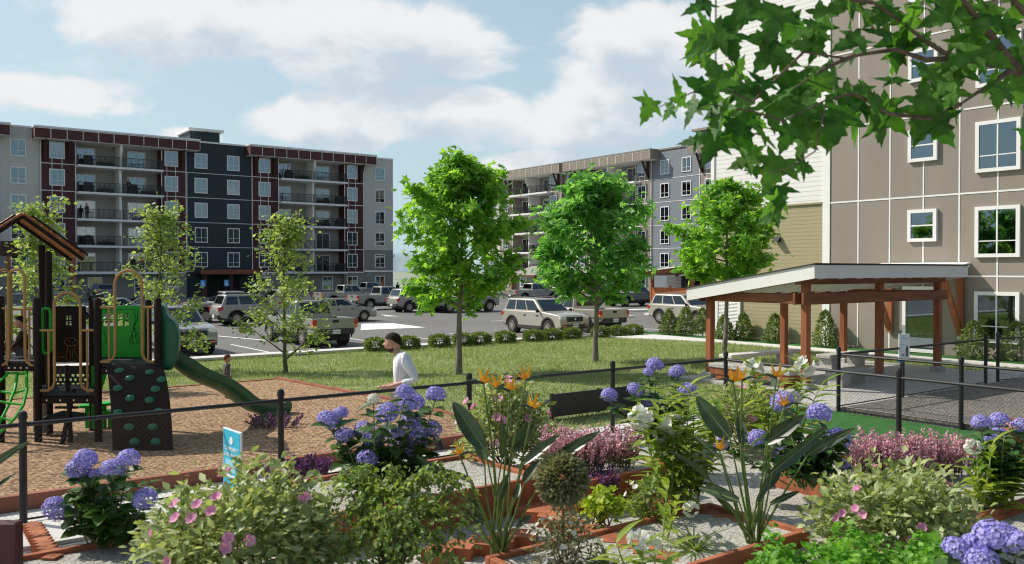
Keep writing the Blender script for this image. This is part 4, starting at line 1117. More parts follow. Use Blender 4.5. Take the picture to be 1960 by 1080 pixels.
# decks
def deck(pts, z, th=.06, name='deck'):
    m = MB(); m.prism(pts, 'z', z - th, z); m2 = MB()
    return obj(name, m, M['blackp'], PR, bevel=.01, seg=1)
def para(xa, xb, s=1.): return [(xa, 0), (xb, 0), (xb + BV.x * s, BV.y * s), (xa + BV.x * s, BV.y * s)]
zl = LP(130, 752).z; zr = LP(250, 696).z; zf = LP(40, 690).z
deck(para(pBx + .05, pDx - .05), zl); deck(para(pDx + .05, pFx - .05), zr); deck(para(p0x + .05, pBx - .05), zf)
for (xa, xb, z) in ((pBx, pDx, zl), (pDx, pFx, zr), (p0x, pBx, zf)):
    m = MB(); m.box(xa + .06, xb - .06, -.03, .03, z - .16, z - .062); o = obj('deck_beam', m, M['playbrown'], PR)
    b = MB()
    for k in range(4):
        xx = xa + .15 + (xb - xa - .3) * k / 3; b.ball((xx, -.033, z - .11), .016, 8, (1, .4, 1))
    obj('bolt', b, M['lamp'], o)
# arched tan handrails
def arch_rail(pxl, pxr, pytop, pybot, dv, zh, posts, hooks=(True, True)):
    xl, xr = lx(pxl, dv), lx(pxr, dv); zt_ = LP(0, pytop, dv).z; zb = LP(0, pybot, dv).z; w = (xr - xl) / 2; c = (xl + xr) / 2
    pts = []
    if hooks[0]: pts += [(posts[0], dv, zb - .02), (xl - .1, dv, zb - .02), (xl - .03, dv, zb + .03)]
    pts += [(xl, dv, zb + .12), (xl, dv, zt_ - w)]
    for i in range(1, 10):
        a = PI - PI * i / 10; pts.append((c + w * math.cos(a), dv, zt_ - w + w * math.sin(a)))
    pts += [(xr, dv, zt_ - w), (xr, dv, zb + .12)]
    if hooks[1]: pts += [(xr + .03, dv, zb + .03), (xr + .1, dv, zb - .02), (posts[1], dv, zb - .02)]
    m = MB(); m.tube(pts, .022, 8)
    m.tube([(posts[0], dv, zh), (xl, dv, zh)], .019, 8); m.tube([(xr, dv, zh), (posts[1], dv, zh)], .019, 8)
    for xx in ((posts[0] + xl) / 2 + .02, (posts[1] + xr) / 2):
        m.tube([(xx, dv, zb - .02), (xx, dv, zh)], .017, 8)
    obj('arch_rail', m, M['playtan'], PR, smooth=True)
arch_rail(106, 156, 560, 745, -.02, LP(0, 632).z, (pBx + .05, pDx - .05))
arch_rail(222, 274, 518, 690, -.02, LP(0, 588).z, (pDx + .05, pFx - .05))
arch_rail(19, 50, 516, 697, -.02, LP(0, 590).z, (p0x + .05, pBx - .05))
arch_rail(-2, 24, 517, 690, .98, LP(0, 592, .98).z, (p0x + BV.x + .05, pBx + BV.x - .05), (False, False))
# bright green panel with window holes at the back of the right deck
def panel(x0, x1, z0, z1, y, th, m_, holes=(), name='panel'):
    """flat panel with rectangular holes"""
    xs_ = sorted(set([x0, x1] + [h[0] for h in holes] + [h[1] for h in holes])); zs_ = sorted(set([z0, z1] + [h[2] for h in holes] + [h[3] for h in holes]))
    m = MB()
    for i in range(len(xs_) - 1):
        for j in range(len(zs_) - 1):
            cx, cz = (xs_[i] + xs_[i + 1]) / 2, (zs_[j] + zs_[j + 1]) / 2
            if any(h[0] < cx < h[1] and h[2] < cz < h[3] for h in holes): continue
            m.box(xs_[i], xs_[i + 1], y - th / 2, y + th / 2, zs_[j], zs_[j + 1])
    me = m.mesh(name); bm = bmesh.new(); bm.from_mesh(me); bmesh.ops.remove_doubles(bm, verts=bm.verts, dist=1e-5)
    # drop the inner walls between cells
    seen = {}
    for f in bm.faces: seen.setdefault(tuple(sorted(v.index for v in f.verts)), []).append(f)
    bmesh.ops.delete(bm, geom=[f for fs in seen.values() if len(fs) > 1 for f in fs], context='FACES_ONLY')
    bm.to_mesh(me); bm.free()
    return obj(name, me, m_, PR)
gx0, gx1 = lx(177, 1.), lx(283, 1.)
def gh(pxa, pxb, pya, pyb, dv): return (lx(pxa, dv), lx(pxb, dv), LP(0, pyb, dv).z, LP(0, pya, dv).z)
holes = []
for (a, b) in ((199.5, 208), (212, 220), (227.5, 237), (240.5, 249)):
    holes += [gh(a, b, 600.5, 610.5, 1.), gh(a, b, 613, 624, 1.)]
gp = panel(gx0, gx1, LP(0, 695, 1.).z, LP(0, 585, 1.).z, 1.0, .02, M['playgreen'], holes, 'green_panel')
m = MB()   # engraved curtain lines on the green panel
def lines(m, pts, dv, r=.004): m.tube([LP(p[0], p[1], dv) for p in pts], r, 4)
for pts in ([(190, 592), (262, 592)], [(258, 594), (262, 612), (257, 625)], [(266, 592), (264, 612), (258, 626)], [(257, 631), (248, 655), (252, 658), (270, 658), (264, 640), (259, 631)], [(255, 640), (254, 656)], [(260, 640), (264, 657)],
            [(197, 594), (195, 612), (200, 626)], [(200, 632), (206, 655), (188, 658), (196, 634)]): lines(m, pts, .985)
m.ball(LP(257.5, 628, .98), .02, 8, (1, .4, 1)); obj('engraving', m, M['black'], gp)
# brown panel with a small four-pane hole and engraved toadstool
h2 = []
for (a, b) in ((128, 132.5), (134, 139)):
    h2 += [gh(a, b, 604, 612, 1.), gh(a, b, 615, 622.5, 1.)]
bp_ = panel(lx(108, 1.), lx(166, 1.), LP(0, 694, 1.).z, LP(0, 586, 1.).z, 1.0, .02, M['playbrown'], h2, 'brown_panel')
m = MB()
for pts in ([(124, 656), (128, 650), (134, 647), (140, 646.5), (147, 648), (152, 655), (149, 660), (140, 662), (130, 661), (124, 656)], [(132, 662), (131, 670), (127, 685), (131, 691), (141, 692.5), (148, 690), (150, 684), (145, 672), (145, 661)], [(137, 670), (136, 686)], [(140, 669), (141, 686)], [(112, 684), (122, 683), (125, 686)]): lines(m, pts, .985)
for q in ((134, 653), (140, 656), (145, 652)): m.ball(LP(q[0], q[1], .985), .012, 6, (1, .4, .7))
obj('engraving', m, M['playtan'], bp_)
# perforated barrier below the brown panel
h3 = []
for r_ in range(6):
    for c_ in range(9):
        px = 100 + c_ * 9.5 + (r_ % 2) * 4.5; py = 716 + r_ * 8.5
        h3.append(gh(px, px + 6, py, py + 4.6, 1.))
pb = panel(lx(96, 1.), lx(188, 1.), LP(0, 770, 1.).z, LP(0, 700, 1.).z, 1.0, .015, M['black'], h3, 'perforated_panel')
# green leg panel under the right deck and green loop by the left arch
m = MB(); m.prism([(lx(178, .9), LP(0, 700, .9).z), (lx(212, .9), LP(0, 700, .9).z), (lx(203, .9), LP(0, 728, .9).z), (lx(197, .9), LP(0, 745, .9).z), (lx(196, .9), LP(0, 820, .9).z), (lx(178, .9), LP(0, 820, .9).z)], 'y', .86, .9); obj('leg_panel', m, M['playgreen'], PR, bevel=.008, seg=1)
def ring(pts, r, m_, name, dv):
    m = MB(); m.tube([LP(p[0], p[1], dv) for p in pts], r, 8); obj(name, m, m_, PR, smooth=True)
ring([(83, 600), (84, 592), (89, 590), (97, 592), (99, 600), (99, 668), (95, 676), (87, 676), (83, 668), (83, 600)], .025, M['playgreen'], 'green_loop', .5)
ring([(20, 520), (20, 690)], .022, M['playgreen'], 'green_pole', .5)
ring([(-6, 645), (12, 648), (30, 655), (42, 665), (45, 672), (38, 680), (20, 684), (-6, 688)], .024, M['playgreen'], 'green_coil', 1.4)
# net climber of bright green tube
def rails(pts, dv, n='climber_rail', r=.022):
    m = MB(); m.tube([LP(p[0], p[1], p[2] if len(p) > 2 else dv) for p in pts], r, 8); obj(n, m, M['playgreen'], PR, smooth=True)
rails([(52, 708, 0), (53, 745, -.25), (46, 775, -.45), (30, 800, -.6), (8, 822, -.72), (-8, 835, -.75)], 0)
rails([(16, 716, 0), (-4, 735, -.15), (-14, 760, -.4), (-22, 790, -.6)], 0)
rails([(35, 714, 0), (30, 745, -.25), (18, 775, -.42), (2, 806, -.6), (-10, 822, -.7)], 0)
for pts in ([(52, 716, 0), (14, 714, 0)], [(53, 745, -.25), (28, 753, -.25), (-6, 748, -.2)], [(46, 775, -.45), (22, 772, -.42), (-14, 766, -.4)], [(24, 805, -.62), (2, 800, -.58), (-22, 790, -.6)]): rails(pts, 0, 'climber_rung', .017)
# curved climbing wall with leaf-shaped holds
xa, xb = lx(203), lx(310)
prof = []
nseg = 14
zg = LP(0, 862, -.72).z
Hh = zr - .02
for i in range(nseg + 1):
    t = i / nseg
    a = t * PI / 2
    prof.append((t ** .0 * (.16 * t + .6 * math.sin(a) ** 1.7 * .0 + .56 * (1 - (1 - t) ** 1.9) * .9), Hh * (1 - (t ** 1.55)) + .01))
slant = -BV.x / BV.y * -1
m = MB(); vs = []
for (d, z) in prof:
    off = d * .62
    vs += [(xa + off, -d, z), (xb + off * 1.02, -d, z), (xb + off * 1.02, -d + .05, z - .045), (xa + off, -d + .05, z - .045)]
fs = []
for i in range(nseg):
    a = 4 * i
    for k in range(4): fs.append((a + k, a + (k + 1) % 4, a + 4 + (k + 1) % 4, a + 4 + k))
fs += [(0, 1, 2, 3), tuple(4 * nseg + k for k in (3, 2, 1, 0))]
m.add(vs, fs); cw = obj('climbing_wall', m, M['playbrown'], PR, smooth=True)
def wallpt(s, t):
    f = t * nseg; i = min(nseg - 1, int(f)); q = f - i
    d = prof[i][0] * (1 - q) + prof[i + 1][0] * q; z = prof[i][1] * (1 - q) + prof[i + 1][1] * q
    dd = Vector((0, -(prof[i + 1][0] - prof[i][0]), prof[i + 1][1] - prof[i][1])).normalized()
    off = d * .62
    return Vector((xa + off + s * (xb - xa), -d, z)), Vector((0, dd.z, -dd.y)) * (1 if dd.z < 0 else -1)
hold_pts = [(.22, .17), (.75, .2), (.38, .29), (.93, .31), (.15, .42), (.8, .43), (.35, .53), (.68, .55), (.12, .67), (.82, .66), (.3, .8), (.7, .8), (.38, .92), (.74, .92)]
for i, (s, t) in enumerate(hold_pts):
    p, nrm = wallpt(s, t)
    m = MB(); m.ball((0, 0, 0), .075, 12, (1, .72, .35)); q = nrm.to_track_quat('Z', 'Y').to_matrix().to_4x4()
    m.xf(Matrix.Translation(p + nrm * .008) @ q); obj('hand_hold', m, M['holdgreen'], cw, smooth=True)
# step ladder and stumps under the decks
m = MB(); m.beam(LP(129, 700, .3), LP(137, 858, -.1), .06, .05); m.beam(LP(143, 745, .1), LP(118, 856, -.2), .05, .05); obj('ladder_rail', m, M['playbrown'], PR)
for (a, b, c) in ((107, 150, 780), (97, 140, 834)):
    m = MB(); m.beam(LP(a, c, .1), LP(b, c, .1), .05, .035); obj('ladder_step', m, M['bracket'], PR)
m = MB(); m.prism([(lx(95, .3), LP(0, 806, .3).z), (lx(150, .3), LP(0, 806, .3).z), (lx(150, .3), LP(0, 796, .3).z), (lx(103, .3), LP(0, 791, .3).z), (lx(95, .3), LP(0, 796, .3).z)], 'y', .1, .6); obj('seat_board', m, M['blackp'], PR, bevel=.02)
for (px, py, w) in ((200, 772, .15), (212, 787, .17), (168, 776, .14)):
    p = LP(px, py, 1.3); m = MB(); m.lathe([(.001, p.z + .02), (w, p.z + .015), (w * 1.05, p.z), (w, p.z - .03), (.04, p.z - .04), (.04, -.1)], 16, (p.x, p.y, 0)); obj('step_pod', m, M['playgreen'], PR, smooth=True)
p = LP(88, 790, .9); m = MB(); m.lathe([(.085, -.1), (.075, .55), (.001, .56)], 12, (p.x, p.y, 0)); obj('log_stump', m, M['bark'], PR, smooth=True)
# slide: hood box and open chute that waves down to its foot
hood = [(306, 581.5), (321, 581.5), (326, 602), (342, 614), (348, 638), (347, 681), (334, 706), (306, 704)]
m = MB(); n = len(hood); vs = []
for dv, k in ((.08, 1), (.3, 1.), (.8, 1.), (1.0, .95)):
    for (px, py) in hood:
        q = LP(px, py, .4); vs.append((q.x + BV.x * dv * .62 + .12, dv, q.z if k == 1 else q.z * .97))
fs = [tuple(range(n - 1, -1, -1)), tuple(3 * n + i for i in range(n))]
for j in range(3): fs += [(j * n + i, j * n + (i + 1) % n, (j + 1) * n + (i + 1) % n, (j + 1) * n + i) for i in range(n)]
m.add(vs, fs); obj('slide_hood', m, M['slidegreen'], PR, smooth=True, bevel=.05, seg=3, sharp=50)
path = [(330, 672, .5), (350, 690, .6), (372, 707, .8), (392, 717, 1.), (412, 725, 1.2), (432, 735, 1.45), (452, 749, 1.7), (470, 763, 1.95), (488, 772, 2.15), (508, 776, 2.35), (530, 777, 2.55), (548, 778, 2.7)]
P3 = [LP(*q) for q in path]
# resample as a U-shaped trough
def trough(P3, r, th, n=14):
    vs = []; fs = []; mlen = len(P3); prof_ = []
    for k in range(n + 1):
        a = PI + PI * k / n; prof_.append((math.cos(a) * r, math.sin(a) * r * .85))
    for s in (1, -1): prof_.append((s * r, r * .28 + .0)); 
    prof_ = [(-r * 1.12, r * .42), (-r, r * .42)] + prof_[:n + 1] + [(r, r * .42), (r * 1.12, r * .42)] + [(math.cos(PI + PI * (n - k) / n) * r * 1.12, math.sin(PI + PI * (n - k) / n) * r * .98) for k in range(n + 1)]
    m_ = len(prof_)
    for i in range(mlen):
        t = (P3[min(i + 1, mlen - 1)] - P3[max(i - 1, 0)]).normalized(); side = t.cross(Vector((0, 0, 1))).normalized(); up = side.cross(t)
        for (a, b) in prof_: vs.append(P3[i] + side * a + up * b)
    for i in range(mlen - 1):
        for k in range(m_): fs.append((i * m_ + k, i * m_ + (k + 1) % m_, (i + 1) * m_ + (k + 1) % m_, (i + 1) * m_ + k))
    return MB().add(vs, fs)
from mathutils.geometry import interpolate_bezier
fine = []
for i in range(len(P3) - 1):
    p0_, p1_, p2_, p3_ = P3[max(i - 1, 0)], P3[i], P3[i + 1], P3[min(i + 2, len(P3) - 1)]
    for k in range(4): 
        t = k / 4; fine.append(.5 * ((2 * p1_) + (-p0_ + p2_) * t + (2 * p0_ - 5 * p1_ + 4 * p2_ - p3_) * t * t + (-p0_ + 3 * p1_ - 3 * p2_ + p3_) * t ** 3))
fine.append(P3[-1])
obj('slide_chute', trough(fine, .165, .02), M['slidegreen'], PR, smooth=True, sharp=60)
q = LP(516, 782, 2.4); m = MB(); m.lathe([(.2, -.1), (.19, .12), (.15, q.z - .02), (.001, q.z - .02)], 18, (q.x, q.y, 0)); obj('slide_foot', m, M['slidegreen'], PR, smooth=True)
q = LP(548, 778, 2.7); m = MB(); m.ball((q.x + .02, q.y, q.z), .17, 14, (.5, 1, .85)); obj('slide_lip', m, M['slidegreen'], PR, smooth=True)
# gable roof on four tall posts
RD = 1.0
rcx = lx(37, RD); rz = LP(0, 413, RD).z; ex = (lx(120, RD) - rcx) / math.cos(R(38)); ez = LP(0, 493, RD).z
RTM = Matrix.Translation((rcx, RD, 0)) @ Matrix.Rotation(R(38), 4, 'Z') @ Matrix.Translation((-rcx, -RD, 0))
for s in (-1, 1):
    m = MB(); L_ = math.hypot(ex, rz - ez); dx, dz = s * ex / L_, (ez - rz) / L_; nx_, nz_ = -dz * s * (1 if s > 0 else 1), abs(dx)
    for k in range(7):
        a = L_ * k / 7; b = L_ * (k + 1) / 7 - .014
        up = Vector((-dz if s > 0 else dz, 0, abs(dx)))
        A = Vector((rcx + dx * a, 0, rz + dz * a)); B = Vector((rcx + dx * b, 0, rz + dz * b))
        vs = []
        for y in (RD - .55, RD + .5):
            for (P_, h) in ((A, 0), (B, 0), (B, .03), (A, .03)): vs.append(P_ + up * h + Vector((0, y, 0)))
        m.add(vs, [(0, 1, 2, 3), (7, 6, 5, 4), (0, 4, 5, 1), (1, 5, 6, 2), (2, 6, 7, 3), (3, 7, 4, 0)])
    m.xf(RTM); obj('roof_slope', m, M['rooforange'], PR)
    for y in (RD - .5, RD + .42):
        m = MB(); m.beam((rcx, y, rz - .045), (rcx + s * ex * .97, y, ez - .035), .05, .08, (0, 1, 0))
        m.xf(RTM); obj('rafter', m, M['playbrown'], PR)
    m = MB(); up = Vector((-dz if s > 0 else dz, 0, abs(dx)))
    m.beam(Vector((rcx + dx * .1, RD - .57, rz + dz * .1)) + up * .05, Vector((rcx + dx * L_, RD - .57, ez)) + up * .05, .03, .05, (0, 1, 0)); m.xf(RTM); obj('roof_trim', m, M['playbrown'], PR)
for px in (83, 96):
    for dv in ((1.0,) if px == 83 else (.6,)):
        ppost(lx(px, dv), dv, LP(0, 470, dv).z if px == 83 else LP(0, 482, dv).z, .05)
for px in (-20, -8):
    dv = 1.0 if px == -20 else .6
    ppost(lx(px, dv), dv, LP(0, 470, dv).z, .05)

# ------------------------------------------------------------------ people
def skin_mesh(nodes, edges, sub=2, root=None):
    keys = list(nodes); me = bpy.data.meshes.new('skin'); me.from_pydata([nodes[k][0] for k in keys], [(keys.index(a), keys.index(b)) for a, b in edges], [])
    o = bpy.data.objects.new('skin', me); COL.objects.link(o)
    sk = o.modifiers.new('s', 'SKIN'); sk.use_smooth_shade = True
    for i, k in enumerate(keys):
        r_ = nodes[k][1]; d = me.skin_vertices[0].data[i]; d.radius = (r_, r_) if not hasattr(r_, '__len__') else r_; d.use_root = (k == (root or keys[0]))
    s = o.modifiers.new('u', 'SUBSURF'); s.levels = sub; s.render_levels = sub
    dg = bpy.context.evaluated_depsgraph_get(); out = bpy.data.meshes.new_from_object(o.evaluated_get(dg))
    bpy.data.objects.remove(o); return out

def head_verts(c, h, face, n=40):
    """head as one sheet: cranium, brow, nose, jaw; face = unit facing direction (x,y)"""
    f = Vector((face[0], face[1], 0)).normalized(); s = Vector((-f.y, f.x, 0)); vs = []; fs = []; m = 28
    for i in range(m + 1):
        el = -PI / 2 + PI * i / m
        for k in range(n):
            az = 2 * PI * k / n
            x, y, z = math.cos(el) * math.cos(az), math.cos(el) * math.sin(az), math.sin(el)
            low = max(0, -z); X = x * .42; Y = y * .325 * (1 - .25 * low); Z = z * .5
            if x > 0: X += .035 * low * x; X -= .02 * math.exp(-((z - .15) / .15) ** 2) * x
            X += .12 * math.exp(-(y / .16) ** 2 - ((z + .1) / .15) ** 2) * max(0, x)
            X += .03 * math.exp(-(y / .3) ** 2 - ((z + .42) / .08) ** 2) * max(0, x)
            X -= .03 * math.exp(-((abs(y) - .38) / .16) ** 2 - ((z - .08) / .12) ** 2) * max(0, x)
            if x < 0: X *= 1.08; X -= .03 * max(0, z)
            vs.append(Vector(c) + f * (X * h) + s * (Y * h) + Vector((0, 0, Z * h)))
    for i in range(m):
        for k in range(n): fs.append((i * n + k, i * n + (k + 1) % n, (i + 1) * n + (k + 1) % n, (i + 1) * n + k))
    return vs, fs, f, s

def person(label, loc, rotz, J, cloth, top, bottom, hairm, h=.235, face=(1, 0), beard=False, scale=1., sleeve=.75, shoes='blackp', skin=None, group=None):
    """J: joints in local metres. cloth garments follow the same skeleton a little fatter"""
    root = thing('person', label, 'person', loc, rotz, group); root.scale = (scale,) * 3
    Rr = dict(pelvis=(.12, .09), belly=(.12, .088), chest=(.125, .095), neckb=.07, neck=.057, headb=.06, shl=.055, shr=.055, ell=.044, elr=.044, wrl=.03, wrr=.03, pal=.038, par=.038, hil=.095, hir=.095, knl=.06, knr=.06, anl=.04, anr=.04, tol=.035, tor=.035)
    E = [('pelvis', 'belly'), ('belly', 'chest'), ('chest', 'neckb'), ('neckb', 'neck'), ('neck', 'headb'), ('chest', 'shl'), ('chest', 'shr'), ('shl', 'ell'), ('shr', 'elr'), ('ell', 'wrl'), ('elr', 'wrr'), ('wrl', 'pal'), ('wrr', 'par'), ('pelvis', 'hil'), ('pelvis', 'hir'), ('hil', 'knl'), ('hir', 'knr'), ('knl', 'anl'), ('knr', 'anr'), ('anl', 'tol'), ('anr', 'tor')]
    nodes = {k: (J[k], Rr[k]) for k in J if k in Rr}
    me = skin_mesh(nodes, E, 2, 'pelvis')
    bm = bmesh.new(); bm.from_mesh(me)
    vs, fs, f, s = head_verts(J['head'], h, face)
    bv = [bm.verts.new(v) for v in vs]
    for q in fs:
        try: bm.faces.new([bv[i] for i in q])
        except ValueError: pass
    ex_ = MB()
    for sd in (-1, 1):   # ears
        ex_.ball(Vector(J['head']) + s * (sd * .325 * h) - f * (.02 * h) - Vector((0, 0, .03 * h)), .085 * h, 8, (.6, .4, 1.2))
    for side in 'lr':    # five fingers, unequal and curled
        p = Vector(J['pa' + side]); w_ = Vector(J['wr' + side]); d = (p - w_).normalized(); a = d.cross(Vector((0, 1, 0)));
        if a.length < .1: a = d.cross(Vector((1, 0, 0)))
        a.normalize(); cr = d.cross(a)
        for q, ln in ((-1.4, .062), (-.5, .075), (.4, .07), (1.25, .055)):
            b0 = p + cr * (q * .016) + d * .015; b1 = b0 + d * ln * .55; b2 = b1 + (d * .5 - a * .8).normalized() * ln * .5
            ex_.tube([b0, b1, b2], [.0095, .009, .007], 6)
        b0 = p - d * .01 + cr * -.03; ex_.tube([b0, b0 + (d + cr * -.7).normalized() * .035, b0 + (d * 1.2 + cr * -.3).normalized() * .06], [.011, .01, .008], 6)
    off = len(bm.verts); bm.verts.ensure_lookup_table()
    ev = [bm.verts.new(v) for v in ex_.v]
    for q in ex_.f:
        try: bm.faces.new([ev[i] for i in q])
        except ValueError: pass
    bmesh.ops.recalc_face_normals(bm, faces=bm.faces); out = bpy.data.meshes.new('body'); bm.to_mesh(out); bm.free()
    obj('body', out, skin or M['skin'], root, smooth=True, sharp=180)
    # garments
    k = cloth
    def lerp(a, b, t): return tuple(Vector(J[a]).lerp(Vector(J[b]), t))
    tn = {'pelvis': (lerp('pelvis', 'belly', .05), (.138 * k, .112 * k)), 'belly': (J['belly'], (.165 * k, .135 * k)), 'chest': (J['chest'], (.2 * k, .165 * k)), 'neckb': (J['neckb'], .088 * k), 'neck': (lerp('neckb', 'neck', .55), .068 * k)}
    te = [('pelvis', 'belly'), ('belly', 'chest'), ('chest', 'neckb'), ('neckb', 'neck')]
    for sd in 'lr':
        tn['sh' + sd] = (J['sh' + sd], .094 * k); tn['el' + sd] = (J['el' + sd], .056 * k); te += [('chest', 'sh' + sd), ('sh' + sd, 'el' + sd)]
        if sleeve > .05: tn['cu' + sd] = (lerp('el' + sd, 'wr' + sd, sleeve), .043 * k); te.append(('el' + sd, 'cu' + sd))
    obj('shirt', skin_mesh(tn, te, 2, 'chest'), top, root, smooth=True, sharp=180)
    pn = {'pelvis': (J['pelvis'], (.14 * k, .115 * k))}; pe = []
    for sd in 'lr':
        pn['hi' + sd] = (J['hi' + sd], .11 * k); pn['kn' + sd] = (J['kn' + sd], .075 * k); pn['an' + sd] = (lerp('kn' + sd, 'an' + sd, .88), .057 * k)
        pe += [('pelvis', 'hi' + sd), ('hi' + sd, 'kn' + sd), ('kn' + sd, 'an' + sd)]
    obj('trousers', skin_mesh(pn, pe, 2, 'pelvis'), bottom, root, smooth=True, sharp=180)
    for sd in 'lr':
        a, b = Vector(J['an' + sd]), Vector(J['to' + sd]); m = MB(); d = (b - a); m.tube([a - d * .25 + Vector((0, 0, -.0)), a + d * .1, a + d * .6, b + d * .12], [.042, .05, .048, .03], 10); obj('shoe', m, M[shoes], root, smooth=True)
    # hair cap, eyes, beard
    hv = []; hf = []; n = 24
    hm = MB(); idx = {}
    for i, v in enumerate(vs):
        rel = Vector(v) - Vector(J['head']); z = rel.z / h; x = rel.dot(f) / h
        if z > .19 - (.0 if x > .18 else (.18 - x) * .62):
            idx[i] = len(hm.v); nrm = rel.normalized(); hm.v.append(tuple(Vector(v) + nrm * h * (.062 + .008 * math.sin(i * 1.3)) + Vector((0, 0, .02 * h if z > .3 else 0))))
    for q in fs:
        if all(i in idx for i in q): hm.f.append(tuple(idx[i] for i in q))
    ho = obj('hair', hm, hairm, root, smooth=True, sharp=180); sm = ho.modifiers.new('smooth', 'SMOOTH'); sm.factor = .6; sm.iterations = 4
    em = MB()
    for sd in (-1, 1): em.ball(Vector(J['head']) + f * (.352 * h) + s * (sd * .13 * h) + Vector((0, 0, .05 * h)), .035 * h, 8, (.6, 1, .6))
    obj('eyes', em, M['ink'], root)
    em = MB(); em.beam(Vector(J['head']) + f * (.395 * h) - s * (.09 * h) - Vector((0, 0, .235 * h)), Vector(J['head']) + f * (.395 * h) + s * (.09 * h) - Vector((0, 0, .235 * h)), .03 * h, .035 * h); obj('mouth', em, mat('lip', (.35, .13, .1), .5) if 'lip' not in bpy.data.materials else bpy.data.materials['lip'], root)
    if beard:
        bm_ = MB(); idx = {}
        for i, v in enumerate(vs):
            rel = Vector(v) - Vector(J['head']); z = rel.z / h; x = rel.dot(f) / h
            if z < -.22 + .3 * max(0, .1 - x) and x > -.1 and not (-.26 < z < -.2 and x > .36):
                idx[i] = len(bm_.v); bm_.v.append(tuple(Vector(v) + rel.normalized() * h * .012))
        for q in fs:
            if all(i in idx for i in q): bm_.f.append(tuple(idx[i] for i in q))
        bo = obj('beard', bm_, M['beard'], root, smooth=True, sharp=180); sm = bo.modifiers.new('smooth', 'SMOOTH'); sm.factor = .4; sm.iterations = 2
    return root

# runner: local x = image left (running direction), y = away from viewer is negative here
run = dict(pelvis=(-.02, 0, .9), belly=(-.01, 0, 1.07), chest=(0.0, 0, 1.29), neckb=(.05, 0, 1.455), neck=(.085, 0, 1.495), headb=(.1, 0, 1.535), head=(.135, 0, 1.61),
           shl=(-.05, .19, 1.42), shr=(.06, -.19, 1.41), ell=(-.22, .25, 1.14), wrl=(.16, .2, 1.03), pal=(.26, .17, 1.03), elr=(-.02, -.28, 1.13), wrr=(.16, -.2, 1.0), par=(.24, -.17, 1.0),
           hil=(0, .1, .85), hir=(.0, -.1, .85), knl=(-.13, .1, .47), anl=(-.47, .1, .32), tol=(-.55, .1, .17), knr=(.24, -.1, .5), anr=(.14, -.1, .1), tor=(.31, -.1, .05))
mp_ = view(770, 700, 11.95)
person('bearded dark-haired man in a white long-sleeved top running left behind the fence', (mp_.x, mp_.y, .03), -YAW + PI, run, 1.02, M['shirtw'], M['pants'], M['hair'], .262, (1, .12), True, sleeve=.55)
stand = dict(pelvis=(0, 0, .92), belly=(0, 0, 1.07), chest=(-.01, 0, 1.27), neckb=(-.02, 0, 1.43), neck=(-.01, 0, 1.48), headb=(.01, 0, 1.54), head=(.03, 0, 1.62),
             shl=(-.01, .19, 1.38), shr=(-.01, -.19, 1.38), ell=(-.03, .25, 1.1), wrl=(.06, .25, .87), pal=(.09, .25, .78), elr=(-.03, -.25, 1.1), wrr=(.06, -.25, .87), par=(.09, -.25, .78),
             hil=(0, .09, .87), hir=(0, -.09, .87), knl=(.02, .1, .48), anl=(-.01, .1, .09), tol=(.15, .12, .04), knr=(.03, -.1, .48), anr=(0, -.1, .09), tor=(.16, -.12, .04))
kid = dict(stand); kid['head'] = (.03, 0, 1.65)
ck = view(434, 700, 18.3)
person('small child with reddish-brown hair in a grey top standing behind the green slide', (ck.x, ck.y, ground_z(ck.x, ck.y) + .02), -YAW + R(35), kid, 1.05, M['shirtg'], M['shorts'], M['auburn'], .33, (1, .1), False, .52)
sit = dict(stand); sit.update(pelvis=(0, 0, .16), belly=(-.02, 0, .32), chest=(0, 0, .52), neckb=(.02, 0, .68), neck=(.03, 0, .74), headb=(.05, 0, .8), head=(.08, 0, .92), shl=(.01, .19, .63), shr=(.01, -.19, .63), ell=(.12, .25, .4), elr=(.12, -.25, .4), wrl=(.3, .2, .25), wrr=(.3, -.2, .25), pal=(.37, .18, .21), par=(.37, -.18, .21),
           hil=(.06, .1, .15), hir=(.06, -.1, .15), knl=(.4, .14, .42), knr=(.4, -.14, .42), anl=(.5, .14, .1), anr=(.5, -.14, .1), tol=(.65, .16, .05), tor=(.65, -.16, .05))
q = PR.matrix_basis @ (LP(46, 690, .35)); 
sk2 = view(46, 690, D0 + .42)
person('child sitting on the left deck of the play structure in dark clothes', (sk2.x, sk2.y, zf + .005), -YAW + R(200), sit, 1.05, M['bracket'], M['shirtg'], M['hair'], .31, (1, 0), False, .6)
# residents on the balconies and by the far corner
def resident(px, X=None, Y=None, z=0, rot=0, label='', top='shirtg', bottom='shorts'):
    u = (px - 980) / F_PX; dx = VD[0] + VR[0] * u; dy = VD[1] + VR[1] * u
    k = Y / dy if Y else X / dx
    return person(label, (dx * k, dy * k, z), rot, stand, 1.03, M[top], M[bottom], M['hair'], .24, (1, 0), False, 1., .7)
resident(247, Y=106.7, z=11.5, rot=-1.5, label='resident in dark clothes standing on the second-highest balcony of the left maroon bay', top='black')
resident(552, Y=106.8, z=14.5, rot=-.3, label='resident leaning by the grill on the top balcony of the right maroon bay', top='pants', bottom='shirtg')
resident(272, Y=106.6, z=2.5, rot=-1.6, label='resident in an orange-red top on the lowest balcony of the left maroon bay', top='rooforange')
resident(626, Y=106.8, z=2.5, rot=-1.2, label='resident in black standing on the lowest balcony of the right maroon bay', top='black', bottom='black')
resident(167, Y=106.9, z=8.5, rot=-1.0, label='resident in dark clothes on the middle balcony of the left maroon bay', top='ink')
resident(761, Y=92, z=-.5, rot=.3, label='pedestrian in black standing past the end of the maroon block', top='black', bottom='black')
resident(773, Y=93, z=-.5, rot=2.6, label='pedestrian in a dark red top standing past the end of the maroon block', top='redfascia', bottom='black')

